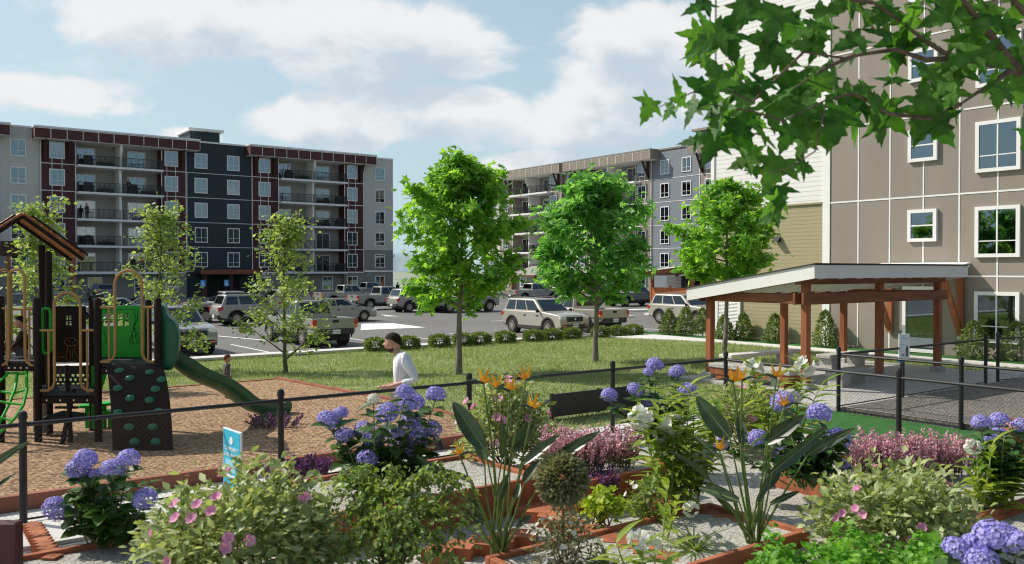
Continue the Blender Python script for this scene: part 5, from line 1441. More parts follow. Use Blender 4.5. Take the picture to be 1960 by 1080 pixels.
# things kept on the balconies
def grill(X, Y, z, rot, label):
    t = thing('barbecue_grill', label, 'grill', (X, Y, z), rot, 'barbecue grills on the balconies')
    m = MB(); m.lathe([(.3, 0), (.3, .25), (.22, .38), (.001, .42)], 14, (0, 0, .75)); m.v = [(v[0] * 1.6, v[1], v[2]) for v in m.v]; obj('lid', m, M['black'], t, smooth=True)
    m = MB(); m.box(-.48, .48, -.28, .28, .1, .74); obj('cabinet', m, M['blackp'], t, bevel=.02)
    m = MB(); m.box(-.8, -.485, -.25, .25, .7, .74); m.box(.485, .8, -.25, .25, .7, .74); obj('side_shelf', m, M['black'], t)
    for s in (-1, 1):
        m = MB(); m.box(s * .4 - .04, s * .4 + .04, -.22, .22, 0, .099); obj('leg', m, M['black'], t)
def planter(X, Y, z, rot, label, seed):
    t = thing('planter_box', label, 'planter', (X, Y, z), rot, 'planters on the balconies')
    m = MB(); m.box(-.9, .9, -.2, .2, 0, .42); obj('box', m, M['blackp'], t, bevel=.02)
    r_ = np.random.default_rng(seed); foliage('foliage', r_.normal(0, 1, (160, 3)) * (.42, .1, .12) + (0, 0, .58), LEAF['round'], .11, M['boxleaf'], t, seed)
def lounge(X, Y, z, rot, label):
    t = thing('lounge_chair', label, 'chair', (X, Y, z), rot, 'chairs on the balconies')
    m = MB(); m.box(-.35, .35, -.35, .35, .32, .44); obj('seat', m, M['blackp'], t, bevel=.03)
    m = MB(); m.box(-.35, .35, .28, .38, .445, .95); obj('backrest', m, M['blackp'], t, bevel=.03)
    for sx_ in (-1, 1):
        for sy_ in (-1, 1):
            m = MB(); m.box(sx_ * .3 - .025, sx_ * .3 + .025, sy_ * .3 - .025, sy_ * .3 + .025, 0, .319); obj('leg', m, M['black'], t)
# ------------------------------------------------------------------ foliage
def leafgrid(n, wf, fold=.12, curl=.15, L=1.):
    """blade of n stations, 3 across; x along the leaf, y across, z up"""
    vs = []; fs = []
    for i in range(n + 1):
        t = i / n; w = wf(t); z = -curl * t * t
        vs += [(t * L, -w, z + fold * w * 1.5), (t * L, 0, z), (t * L, w, z + fold * w * 1.5)]
    for i in range(n):
        a = 3 * i; fs += [(a, a + 1, a + 4, a + 3), (a + 1, a + 2, a + 5, a + 4)]
    return np.array(vs), fs
def maple_leaf():
    half = [(-.02, .0), (.03, .1), (-.06, .2), (-.12, .36), (.06, .31), (.13, .25), (.16, .36), (.23, .43), (.33, .6), (.37, .42), (.35, .28), (.43, .2), (.56, .27), (.6, .17), (.74, .16), (.82, .07), (1.03, 0)]
    o = half + [(x, -y) for (x, y) in half[-2:0:-1]]
    vs = [(.3, 0, .0)] + [(x, y, -.16 * y * y * 2 - .16 * x * x + (.05 if abs(y) > .2 else 0)) for (x, y) in o]
    n = len(o)
    return np.array(vs), [(0, 1 + i, 1 + (i + 1) % n) for i in range(n)]
LEAF = {
    'maple': maple_leaf(),
    'ovate': leafgrid(5, lambda t: .34 * math.sin(PI * min(1, t ** .8)) ** .8 if 0 < t < 1 else .01, .25, .18),
    'lance': leafgrid(6, lambda t: .115 * math.sin(PI * t ** .7) ** .8 if 0 < t < 1 else .008, .3, .35),
    'strap': leafgrid(5, lambda t: .035 * (1 - t) ** .5 + .002, .3, .75),
    'round': leafgrid(3, lambda t: .4 * math.sin(PI * (.08 + .88 * t)), .15, .1),
    'small': leafgrid(2, lambda t: .28 * math.sin(PI * (.1 + .85 * t)), .2, .1),
    'petal': leafgrid(2, lambda t: (.12, .52, .3)[int(round(t * 2))], .25, -.15),
    'needle': leafgrid(1, lambda t: .11 * (1 - t) + .02, .1, .0),
}
def norm(a): return a / np.maximum(1e-9, np.linalg.norm(a, axis=1, keepdims=True))
def instanced(name, tmpl, Pn, D, Nn, S, material, parent=None, smooth=True):
    """many copies of a small template as ONE mesh"""
    tv, tf = tmpl; m = len(Pn); D = norm(D); Y = norm(np.cross(Nn, D)); Z = np.cross(D, Y)
    S = np.broadcast_to(np.asarray(S, float), (m,)).reshape(m, 1, 1)
    V = (tv[None, :, 0:1] * D[:, None, :] + tv[None, :, 1:2] * Y[:, None, :] + tv[None, :, 2:3] * Z[:, None, :]) * S + np.asarray(Pn)[:, None, :]
    nv = len(tv); V = V.reshape(-1, 3)
    ls = np.array([len(f) for f in tf]); li = np.array([i for f in tf for i in f])
    loops = (li[None, :] + (np.arange(m) * nv)[:, None]).reshape(-1); tot = np.tile(ls, m); st = np.concatenate([[0], np.cumsum(tot)[:-1]])
    me = bpy.data.meshes.new(name)
    me.vertices.add(len(V)); me.vertices.foreach_set('co', V.astype(np.float32).reshape(-1))
    me.loops.add(len(loops)); me.loops.foreach_set('vertex_index', loops.astype(np.int32))
    me.polygons.add(len(tot)); me.polygons.foreach_set('loop_start', st.astype(np.int32)); me.polygons.foreach_set('loop_total', tot.astype(np.int32))
    if smooth: me.polygons.foreach_set('use_smooth', np.ones(len(tot), dtype=bool))
    me.update(calc_edges=True); me.validate(); me.materials.append(material)
    o = bpy.data.objects.new(name, me); return link(o, parent)
def foliage(name, Pn, tmpl, size, material, parent, seed=0, out=None, droop=.2, tilt=.6, vary=.3):
    r = np.random.default_rng(seed); m = len(Pn)
    D = r.normal(0, 1, (m, 3)); D[:, 2] = D[:, 2] * .5 - droop
    if out is not None: D = norm(D) + norm(np.asarray(out)) * .9
    N_ = r.normal(0, tilt, (m, 3)); N_[:, 2] += 1
    return instanced(name, tmpl, Pn, D, N_, size * (1 + r.uniform(-vary, vary, m)), material, parent)

def tree(name, label, base, top, cz, R_, nlimb, nleaf, leaf, size, lm, bm_, tr, seed, prof, spread=.2, group=None, droop=.35, rise=.55, lean=0.):
    """tapered trunk, limbs, twigs and a crown of single leaves held by the twigs"""
    r = np.random.default_rng(seed); root = thing(name, label, 'tree', base, 0, group)
    H = top - base[2]; c0 = cz - base[2]
    trunk = MB(); n = 9; wob = np.cumsum(r.normal(0, .018, (n + 1, 2)), axis=0); wob[0] = 0
    tp = [Vector((wob[i][0] + lean * (i / n), wob[i][1], H * .93 * i / n - (.1 if i == 0 else 0))) for i in range(n + 1)]
    trunk.tube(tp, [tr * (1.25 if i == 0 else 1) * (1 - .9 * (i / n)) + .006 for i in range(n + 1)], 10)
    def tpos(h):
        f = min(n - 1e-3, max(0, h / (H * .93) * n)); i = int(f); return tp[i].lerp(tp[i + 1], f - i)
    obj('trunk', trunk, bm_, root, smooth=True)
    limbs = MB(); L_ = []; O_ = []
    twigs = []
    for k in range(nlimb):
        q = (k + .5) / nlimb; h0 = c0 * .82 + (H * .9 - c0 * .82) * q ** 1.05
        az = k * 2.39996 + r.uniform(-.4, .4); ctr = tpos(h0)
        t_end = min(.97, max(.04, (h0 - c0) / (H - c0) + .16 + .1 * r.random()))
        rad = R_ * prof(t_end) * r.uniform(.7, 1.06)
        ze = c0 + t_end * (H - c0)
        e = Vector((ctr.x + math.cos(az) * rad, ctr.y + math.sin(az) * rad, ze))
        mid = ctr.lerp(e, .5) + Vector((0, 0, (ze - h0) * (.5 - rise) * .3 + .04)) + Vector(r.normal(0, .05, 3))
        pts = [ctr, ctr.lerp(mid, .5) + Vector(r.normal(0, .02, 3)), mid, mid.lerp(e, .5) + Vector((0, 0, .03)), e]
        lr = tr * .5 * (1 - .65 * q)
        limbs.tube(pts, [lr, lr * .8, lr * .55, lr * .35, .004], 6)
        for j in range(6):
            f = r.uniform(.15, 1.); i = min(3, int(f * 4)); s = pts[i].lerp(pts[i + 1], f * 4 - i)
            d = Vector((math.cos(az + r.normal(0, .9)), math.sin(az + r.normal(0, .9)), r.normal(.15, .45))) * (R_ * r.uniform(.16, .38))
            t2 = s + d; limbs.tube([s, s.lerp(t2, .5) + Vector((0, 0, .03)), t2], [lr * .28 + .003, .006, .003], 4); twigs.append((s, t2))
        twigs.append((pts[2], e))
    for j in range(int(nlimb * 1.2)):   # leader twigs at the top
        s = tpos(H * r.uniform(.72, .93)); d = Vector((r.normal(0, .35), r.normal(0, .35), r.uniform(.1, .8))) * (R_ * .4); t2 = s + d
        t2.z = min(t2.z, H * .97); limbs.tube([s, t2], [.008, .003], 4); twigs.append((s, t2))
    obj('limbs', limbs, bm_, root, smooth=True)
    per = r.multinomial(nleaf, np.array([1.] * len(twigs)) * (.35 + r.random(len(twigs))) / np.sum((.35 + np.zeros(len(twigs)) + .5)) if False else r.dirichlet(np.ones(len(twigs)) * 2.2))
    for (s, t2), c in zip(twigs, per):
        if c == 0: continue
        f = r.uniform(.15, 1.08, (c, 1)); p = np.array(s)[None] * (1 - f) + np.array(t2)[None] * f + r.normal(0, spread * .5, (c, 3)) * (1, 1, .8)
        L_.append(p); O_.append(np.tile((np.array(t2) - np.array([tpos(t2.z).x, tpos(t2.z).y, t2.z - .3])), (c, 1)))
    foliage('crown', np.concatenate(L_), leaf, size, lm, root, seed, np.concatenate(O_), droop, .7)
    return root
ovoid = lambda t: max(.18, max(0., 1 - abs(2 * t - .88) ** 2.5) ** .5)
cone = lambda t: max(.1, (1 - t) ** .75 * 1.0 if t > .3 else .75 + .7 * t * .35)
def at_top(px, py, b): 
    d = b.x * VD[0] + b.y * VD[1]; return CAMZ - (py - 518) / F_PX * d
for (bx, by, ty, cy, wpx, lb, sd, lm, nl) in ((878, 716, 304, 574, 243, 'slender maple with a full bright green crown, nearest the white-shirted man', 11, 'maple', 4300),
                                     (1140, 692, 334, 572, 222, 'slender maple with a blue-green tinted crown standing before the champagne parked car', 12, 'maplecool', 4000),
                                     (1385, 672, 352, 540, 200, 'slender maple whose trunk stands behind the corner post of the pavilion', 13, 'maple', 3800)):
    b = at(bx, by); d = b.x * VD[0] + b.y * VD[1]
    tree('maple_tree', lb, (b.x, b.y, b.z), at_top(0, ty, b), at_top(0, cy, b), wpx / F_PX * d / 2 * .98, 26, int(nl * 1.7), LEAF['maple'], .205, M[lm], M['bark'], .085, sd, ovoid, .3, 'maples on the lawn', .5)
for (b, ty, cy, wpx, lb, sd, nl) in ((at(548, 714), 418, 690, 185, 'small round-leaved tree on the lawn in front of the grey pickup tailgate', 21, 2900),
                                (at(305, 712), 404, 690, 200, 'small round-leaved tree behind the green slide hood', 22, 2900),
                                (Vector((3.2, 23.5, ground_z(3.2, 23.5))), 392, 690, 160, 'small round-leaved tree behind the play roof at the left edge', 23, 2300)):
    d = b.x * VD[0] + b.y * VD[1]
    tree('young_tree', lb, tuple(b), at_top(0, ty, b), at_top(0, cy, b), wpx / F_PX * d / 2 * 1.1, 19, nl, LEAF['round'], .105, M['aspen'], M['barkg'], .055, sd, lambda t: max(.12, (1 - t) ** .6) if t > .25 else .8 + t * .6, .26, 'young trees round the playground', .3, .7)

# overhanging maple limb: the tree stands just right of the view, its boughs reach in
mt = thing('overhanging_maple', 'large maple reaching in overhead from the right with dark lobed leaves', 'tree', (view(2500, 300, 7.2).x, view(2500, 300, 7.2).y, 0))
MO = mt.matrix_basis.inverted() if False else Matrix.Translation(-mt.location)
def mp3(px, py, d): return MO @ view(px, py, d)
m = MB(); o_ = mp3(2500, 300, 7.2); m.tube([(0, 0, -.1), (.03, 0, 1.5), (-.02, .03, 3.), (0, 0, 4.6), (.05, 0, 6.5)], [.24, .2, .18, .15, .09], 14); obj('trunk', m, M['barkb'], mt, smooth=True)
BR = [
    ([(2500, 250, 7.1), (2200, 230, 6.6), (2000, 135, 6.2), (1955, 138, 6.1), (1935, 120, 6.), (1905, 78, 5.9), (1862, 25, 5.8), (1830, -20, 5.7)], .055),
    ([(2000, 135, 6.2), (1930, 137, 6.0), (1905, 155, 5.9), (1870, 178, 5.8), (1838, 200, 5.7)], .028),
    ([(2000, 128, 6.2), (1900, 125, 6.), (1840, 113, 5.9), (1805, 100, 5.8), (1770, 78, 5.7), (1720, 38, 5.6), (1670, 5, 5.5)], .026),
    ([(1840, 113, 5.9), (1800, 113, 5.8), (1773, 115, 5.75), (1715, 95, 5.6), (1650, 104, 5.5), (1620, 112, 5.4), (1538, 100, 5.2)], .022),
    ([(1635, 106, 5.45), (1580, 130, 5.3), (1520, 169, 5.1)], .016),
    ([(1870, 150, 5.95), (1850, 128, 5.9), (1843, 140, 5.8)], .014),
    ([(1838, 200, 5.7), (1782, 227, 5.6), (1702, 218, 5.45), (1655, 190, 5.3), (1632, 180, 5.25), (1582, 191, 5.1), (1500, 232, 4.95)], .016),
    ([(1538, 100, 5.2), (1440, 195, 5.0), (1390, 172, 4.9), (1330, 175, 4.8), (1262, 205, 4.7)], .009),
    ([(1500, 232, 4.95), (1440, 213, 4.9), (1360, 200, 4.8), (1330, 215, 4.75)], .007),
    ([(1582, 191, 5.1), (1560, 290, 5.0), (1505, 325, 4.95), (1470, 330, 4.9)], .006),
    ([(2000, 40, 6.), (1960, 22, 5.9), (1930, -10, 5.8)], .04),
    ([(1670, 5, 5.5), (1560, -10, 5.3), (1430, 0, 5.1), (1390, 10, 5.)], .014),
    ([(1390, 80, 5.05), (1400, 120, 5.0), (1425, 165, 4.95)], .006),
]
bm0 = MB(); pool = []
for pts, r0 in BR:
    P_ = [mp3(*q) for q in pts]; n = len(P_)
    bm0.tube(P_, [r0 * (1 - .75 * i / (n - 1)) for i in range(n)], 8)
obj('boughs', bm0, M['barkb'], mt, smooth=True)
r = np.random.default_rng(5)
# leaves: (px, py, size px, pointing angle in degrees, 0 = right, 90 = up)
LV = [(1240, 210, 60, 250), (1300, 175, 62, 100), (1278, 215, 40, 230), (1345, 165, 78, 150), (1320, 215, 60, 240), (1370, 140, 70, 120), (1355, 75, 80, 210), (1330, 100, 55, 190), (1388, 52, 70, 60), (1400, 90, 66, 280), (1335, 12, 60, 200), (1420, 10, 70, 240),
      (1468, 105, 80, 230), (1480, 45, 84, 250), (1450, 25, 70, 200), (1510, 60, 70, 270), (1545, 85, 68, 170), (1500, 20, 66, 140), (1590, 20, 70, 20), (1630, 40, 76, 300), (1625, 80, 70, 200), (1660, 30, 66, 330), (1690, 15, 70, 80), (1720, 110, 84, 280), (1735, 85, 70, 20), (1750, 45, 78, 290), (1800, 30, 80, 200), (1845, 20, 70, 300), (1880, 60, 76, 250), (1900, 20, 72, 20), (1935, 60, 70, 300), (1790, 140, 76, 350), (1840, 110, 84, 210), (1870, 90, 70, 60), (1905, 110, 72, 330), (1930, 180, 56, 275), (1910, 182, 54, 270), (1950, 175, 56, 280), (1895, 170, 46, 270),
      (1560, 150, 74, 200), (1600, 150, 86, 300), (1640, 175, 60, 20), (1560, 175, 60, 250), (1510, 175, 84, 260), (1480, 190, 70, 200), (1455, 150, 60, 120), (1430, 185, 78, 230), (1400, 170, 60, 160), (1370, 225, 76, 250), (1395, 265, 70, 225), (1360, 285, 66, 240), (1425, 255, 76, 290), (1445, 235, 60, 320), (1410, 215, 60, 180), (1470, 265, 60, 330), (1480, 215, 70, 270), (1530, 230, 94, 280), (1560, 250, 76, 300), (1505, 265, 60, 250), (1600, 245, 92, 260), (1640, 235, 86, 290), (1680, 190, 70, 20), (1665, 210, 66, 340), (1690, 245, 84, 300), (1620, 210, 80, 240), (1580, 220, 70, 190), (1765, 235, 92, 245), (1800, 250, 84, 310), (1770, 180, 66, 80), (1820, 150, 84, 230), (1815, 195, 70, 260), (1830, 215, 60, 300),
      (1480, 330, 84, 240), (1455, 325, 50, 170), (1520, 315, 60, 10), (1545, 320, 50, 350), (1490, 375, 66, 260), (1478, 395, 56, 240), (1500, 385, 50, 300), (1420, 310, 54, 200), (1440, 300, 50, 250), (1385, 205, 60, 100), (1545, 195, 56, 60), (1700, 150, 60, 150), (1680, 60, 66, 160), (1760, 10, 70, 170), (1860, 45, 70, 180), (1950, 20, 70, 250), (1950, 110, 64, 280), (1575, 60, 56, 330), (1415, 130, 50, 60), (1350, 40, 56, 120), (1610, 5, 66, 200), (1460, 70, 66, 180)]
Pn = []; D_ = []; Nn = []; S_ = []
Rv = np.array([VR[0], VR[1], 0]); Vv = np.array([VD[0], VD[1], 0]); Uv = np.array([0, 0, 1.])
def addleaf(px, py, sz, ang, dep):
    p = np.array(mp3(px, py, dep)); a = math.radians(ang); d = Rv * math.cos(a) + Uv * math.sin(a) + Vv * r.normal(0, .35)
    s = sz * 1.07 / F_PX * dep
    nrm = -Vv * r.uniform(.5, 1.2) + Uv * r.uniform(.2, 1.0) + Rv * r.normal(0, .5)
    d = d / np.linalg.norm(d); Pn.append(p - d * s * .45); D_.append(d); Nn.append(nrm); S_.append(s)
for (px, py, sz, ang) in LV:
    dep = 4.7 + (px - 1240) / 720 * 1.3
    addleaf(px, py, sz, ang, dep + r.normal(0, .12))
    if r.random() < .45 and px > 1350: addleaf(px + r.normal(0, 18), py + r.normal(0, 16), sz * r.uniform(.7, 1), r.uniform(180, 360), dep + r.uniform(.1, .5))
for i in range(170):   # the rest of the crown above and to the right of the view
    px = r.uniform(1330, 2600); py = r.uniform(-420, -5) if px < 1960 else r.uniform(-420, 330)
    addleaf(px, py, r.uniform(55, 85), r.uniform(150, 400), 4.7 + (px - 1240) / 720 * 1.1 + r.normal(0, .5))
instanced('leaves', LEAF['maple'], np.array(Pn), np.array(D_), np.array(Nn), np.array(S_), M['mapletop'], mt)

# low clipped bushes along the kerb, cone shrubs by the near building
def leafball(name, label, cat, p, rx, rz, n, size, lm, seed, group, shape='ball', leaf='small'):
    t = thing(name, label, cat, p, 0, group); r_ = np.random.default_rng(seed); d = norm(r_.normal(0, 1, (n, 3))); k = r_.uniform(.55, 1.04, (n, 1)) ** .6
    q = d * k
    if shape == 'ball': q = q * (rx, rx, rz) + (0, 0, rz * .95); q[:, 2] = np.maximum(q[:, 2], .03)
    elif shape == 'box':
        q = d / np.max(np.abs(d), axis=1, keepdims=True) * .45 + d * .55; q = q * r_.uniform(.35, 1.05, (n, 1)) ** .5 * (rx, rx, rz) + (0, 0, rz)
    else:
        z = r_.random(n) ** 1.2; w = (1 - z) ** .62 * (.75 + .35 * np.minimum(1, z * 4)); a = r_.uniform(0, 2 * PI, n); kk = np.sqrt(r_.uniform(.5, 1.1, n)); bump = 1 + .12 * np.sin(3 * a + 9 * z)
        q = np.stack([np.cos(a) * w * kk * rx * bump, np.sin(a) * w * kk * rx * bump, z * rz * 2 + .03], 1); d = norm(np.stack([np.cos(a), np.sin(a), .9 + 0 * a], 1))
    s = MB(); s.tube([(0, 0, -.05), (0, 0, rz * 1.3)], [.03, .012], 6); obj('stem', s, M['barkb'], t)
    foliage('foliage', q, LEAF[leaf], size, M[lm], t, seed, d if shape == 'cone' else None, .0, 3.); return t
hx = [722, 772, 827, 870, 917, 962, 1003, 1044, 1085, 1127, 1160, 1188]; hy = [673, 668, 664, 661, 660, 657, 653, 651, 649, 645, 643, 641]
for i, px in enumerate(hx):
    x = 15.9 + (28.0 - 15.9) * i / 11 if False else at(px, hy[i]).x
    leafball('clipped_bush', '%s low clipped bush from the left along the kerb of the car park' % ORD[i], 'bush', (x, 29.75, ground_z(x, 29.75)), .385, .25, 2000, .08, 'boxleaf', 40 + i, 'clipped bushes along the kerb', 'box')
CS = [(1280, 641, .46, .6, 'cone-shaped shrub at the left end of its row, before the parked car'), (1312, 643, .5, .66, 'second cone-shaped shrub from the left, before the parked car'), (1345, 641, .5, .62, 'third cone-shaped shrub from the left, beside the corner post of the pavilion'), (1386, 652, .42, .55, 'fourth cone-shaped shrub, behind the corner post of the pavilion'),
      (1423, 652, .46, .58, 'cone-shaped shrub standing by itself before the olive siding, right of the white shutter'), (1483, 657, .46, .6, 'cone-shaped shrub before the olive siding, partly behind a pavilion post'), (1580, 665, .52, .72, 'cone-shaped shrub at the white corner board of the near building'), (1862, 689, .55, .66, 'cone-shaped shrub below the ground-floor window, left one'), (1946, 692, .62, .66, 'cone-shaped shrub at the right edge below the ground-floor window')]
for i, (px, py, rx, rz, lb) in enumerate(CS):
    p = at(px, py, z=-.5); leafball('cone_shrub', lb, 'shrub', (p.x, p.y, -.5), rx, rz, 900, .12, 'boxleaf', 70 + i, 'cone shrubs along the near building', 'cone')

# ------------------------------------------------------------------ flowers
def floret_tmpl():
    tv, tf = LEAF['petal']; V = []; F_ = []
    for k in range(4):
        a = PI / 2 * k; c, s = math.cos(a), math.sin(a); n0 = len(V)
        V += [(x * .5 * c - y * .5 * s, x * .5 * s + y * .5 * c, z * .5) for (x, y, z) in tv]; F_ += [tuple(i + n0 for i in f) for f in tf]
    return np.array(V), F_
FLO = floret_tmpl()
HM = {}
def head_mesh(k, material):
    key = (k, material.name)
    if key not in HM:
        r_ = np.random.default_rng(300 + k); n = 130; i = np.arange(n) + .5; ph = np.arccos(1 - 1.55 * i / n); th = PI * (1 + 5 ** .5) * i
        d = np.stack([np.cos(th) * np.sin(ph), np.sin(th) * np.sin(ph), np.cos(ph)], 1); d = norm(d + r_.normal(0, .05, d.shape))
        t = norm(np.cross(d, r_.normal(0, 1, d.shape))); o = instanced('head', FLO, d * (.86 + r_.normal(0, .05, (n, 1))), t, d, .3, material); HM[key] = o.data; bpy.data.objects.remove(o)
    return HM[key]
def stem_to(mb, a, b, r0, r1, bow=.06, seed=0):
    a = Vector(a); b = Vector(b); r_ = random.Random(seed); mid = a.lerp(b, .55) + Vector((r_.uniform(-bow, bow), r_.uniform(-bow, bow), 0)); mb.tube([a, a.lerp(mid, .5), mid, mid.lerp(b, .5), b], [r0, r0 * .9, r0 * .8, r1, r1], 6); return mid
def hydrangea(label, base, depth, heads, seed, extra=8, H=.75, lsz=.17):
    t = thing('hydrangea', label, 'hydrangea', base, 0, 'blue hydrangeas in the garden'); inv = -Vector(base); r_ = np.random.default_rng(seed); st = MB(); LP_ = []; LD = []; LN = []
    tips = []
    for (px, py, w, *c) in heads:
        d = depth + r_.normal(0, .12); p = view(px, py, d) + inv; rad = w / F_PX * d / 2 * 1.12
        ho = bpy.data.objects.new('flower_head', head_mesh(int(r_.integers(3)), M['petalw'] if c else M['petal'])); link(ho, t); ho.location = p - Vector((0, 0, rad * .1)); ho.scale = (rad, rad, rad * .85); ho.rotation_euler = (r_.normal(0, .25), r_.normal(0, .25), r_.uniform(0, 6))
        tips.append(p - Vector((0, 0, rad * .5)))
    for k in range(extra):
        a = r_.uniform(0, 2 * PI); q = r_.uniform(.15, .55); c = tips[int(r_.integers(len(tips)))]
        tips.append(Vector((c.x * .6 + math.cos(a) * q * .5, c.y * .6 + math.sin(a) * q * .5, H * r_.uniform(.35, .8))))
    for i, p in enumerate(tips):
        b0 = Vector((p.x * .18 + r_.normal(0, .05), p.y * .18 + r_.normal(0, .05), -.03)); mid = stem_to(st, b0, p, .009, .006, .05, seed + i)
        L = (p - b0).length; npair = max(3, int(L / .09))
        for j in range(npair):
            f = .25 + .75 * (j + .6) / npair; q = b0.lerp(mid, f / .55) if f < .55 else mid.lerp(p, (f - .55) / .45); a = j * PI / 2 + i
            for s in (0, PI): LP_.append(q); LD.append((math.cos(a + s), math.sin(a + s), r_.normal(.12, .25))); LN.append((r_.normal(0, .3), r_.normal(0, .3), 1))
    obj('stems', st, M['stemy'], t, smooth=True)
    o = instanced('leaves', LEAF['ovate'], np.array([tuple(v) for v in LP_]), np.array(LD), np.array(LN), lsz * (1 + r_.uniform(-.35, .3, len(LP_))), M['hyleaf'], t)
    return t
hydrangea('blue hydrangea at the lower left between the fence post and the cyan sign', at(195, 1040, z=.08), 7.75, [(164, 876, 42), (150, 895, 46), (183, 906, 26), (217, 895, 45), (246, 876, 42), (107, 972, 48), (278, 953, 46)], 1, 14)
hydrangea('large blue hydrangea in front of the running man', at(740, 975, z=.2), 8.8, [(628, 802, 42), (652, 790, 30), (660, 832, 36), (695, 818, 32), (715, 835, 44), (741, 788, 44), (776, 751, 38), (789, 770, 48), (834, 754, 38), (789, 807, 42), (829, 820, 34), (778, 857, 46), (801, 835, 36), (759, 827, 34), (703, 876, 40), (715, 763, 24, 1), (700, 822, 24, 1)], 2, 16)
hydrangea('tall blue hydrangea against the black slatted bench', at(1270, 870, z=.3), 11.3, [(1166, 755, 32), (1216, 745, 32), (1253, 697, 33), (1241, 712, 20), (1296, 711, 32), (1317, 746, 36), (1245, 769, 33)], 3, 12, 1.)
hydrangea('blue hydrangea tangled behind the right bird of paradise', at(1545, 930, z=.25), 10.1, [(1498, 767, 46), (1568, 790, 46), (1451, 837, 38), (1379, 847, 30), (1500, 870, 42), (1603, 839, 50), (1616, 893, 26), (1565, 845, 24)], 4, 16, .9)
hydrangea('blue hydrangea at the right edge beside the orange pot', at(1915, 960, z=.2), 9.4, [(1878, 808, 36), (1912, 803, 36), (1908, 834, 42), (1955, 815, 36)], 5, 10, .9)
hydrangea('big close-up blue hydrangea in the lower right corner', at(1910, 1190, z=.3), 5.0, [(1832, 1052, 56), (1868, 1040, 52), (1905, 1028, 84), (1950, 1036, 50), (1880, 1072, 60)], 6, 6, .7, .15)

def paddle(mb, b, tip, w, nrm, bend=.12):
    """stiff folded paddle blade from b to tip"""
    b = Vector(b); tip = Vector(tip); d = tip - b; L = d.length; d.normalize(); n_ = Vector(nrm); s = d.cross(n_).normalized(); u = s.cross(d); vs = []; fs = []; K = 9
    for i in range(K + 1):
        t = i / K; ww = w * math.sin(PI * min(1, max(.0, t * .93 + .05)) ** .8) ** .7 * .5 + .002; c = b + d * (L * t) - u * (bend * L * (t - .3) ** 2)
        vs += [c - s * ww + u * ww * .55, c - s * ww * .5 + u * ww * .2, c, c + s * ww * .5 + u * ww * .2, c + s * ww + u * ww * .55]
    for i in range(K):
        for k in range(4): a = 5 * i + k; fs.append((a, a + 1, a + 6, a + 5))
    mb.add(vs, fs)
def bird_of_paradise(label, base, depth, leaves, flowers, seed):
    t = thing('bird_of_paradise', label, 'flowering plant', base, 0, 'birds of paradise in the garden'); inv = -Vector(base); r_ = random.Random(seed); st = MB()
    for i, (bx, by, tx, ty, w) in enumerate(leaves):
        d0 = depth + r_.uniform(-.25, .25); b = view(bx, by, d0) + inv; tip = view(tx, ty, d0 + r_.uniform(-.2, .2)) + inv
        nrm = Vector((-VD[0], -VD[1], r_.uniform(.3, 1.))) + Vector((VR[0], VR[1], 0)) * r_.uniform(-.8, .8)
        lf = MB(); paddle(lf, b, tip, w / F_PX * depth, nrm); o = obj('leaf', lf, M['bopleaf'], t, smooth=True, sharp=180)
        rb = MB(); rb.tube([b, b.lerp(tip, .5), tip], [.006, .004, .001], 5); o2 = obj('midrib', rb, M['stemy'], o, smooth=True)
        b0 = Vector((r_.uniform(-.07, .07), r_.uniform(-.07, .07), -.03)); stem_to(st, b0, b, .013, .007, .04, i + seed)
    obj('stems', st, M['stemg'], t, smooth=True)
    for i, (px, py, w) in enumerate(flowers):
        d0 = depth + r_.uniform(-.2, .15); p = view(px, py + w * .25, d0) + inv; sc = w / F_PX * depth; b0 = Vector((r_.uniform(-.05, .05), r_.uniform(-.05, .05), -.03))
        fl = bpy.data.objects.new('flower', None); link(fl, t); fl.location = p
        s2 = MB(); stem_to(s2, b0 - p, (0, 0, 0), .012, .008, .05, i); obj('stalk', s2, M['stemg'], fl, smooth=True)
        sg_ = -1 if i % 2 == 0 else 1; side = Vector((VR[0], VR[1], 0)) * sg_
        s3 = MB(); s3.tube([(0, 0, 0), side * sc * .35 + Vector((0, 0, .03)), side * sc * .8 + Vector((0, 0, .02))], [.012, .013, .002], 6); obj('beak', s3, M['bopleaf'], fl, smooth=True)
        P_ = []; D_ = []; N_ = []
        for k in range(6):
            P_.append((0, 0, .0)); a = -.7 + k * .36; D_.append(tuple(-side * math.sin(a) * .8 + Vector((0, 0, 1)) * math.cos(a) + Vector((VD[0], VD[1], 0)) * r_.uniform(-.3, .3))); N_.append((-VD[0], -VD[1], .3))
        tv, tf = LEAF['lance']; instanced('petals', (tv * (1, .72, .3), tf), np.array(P_), np.array(D_), np.array(N_), sc * np.array([.62, .95, .5, 1., .6, .75]) * .72, M['petalo'], fl)
    return t
bird_of_paradise('bird of paradise with orange flowers left of the grey topiary ball', at(955, 1058, z=.1), 7.5,
    [(926, 858, 867, 769, 36), (932, 878, 914, 828, 28), (961, 876, 961, 802, 17), (978, 858, 1022, 808, 30), (1002, 887, 1070, 832, 18), (1055, 884, 1146, 826, 20), (1004, 924, 1033, 882, 22), (954, 954, 970, 910, 17), (926, 987, 889, 952, 22), (926, 1000, 881, 976, 18), (876, 934, 800, 873, 16), (904, 923, 855, 899, 11), (985, 955, 995, 925, 12), (990, 1010, 1020, 985, 12)],
    [(926, 722, 50), (952, 732, 40), (976, 738, 44), (1007, 716, 46), (1020, 771, 44), (880, 862, 40)], 1)
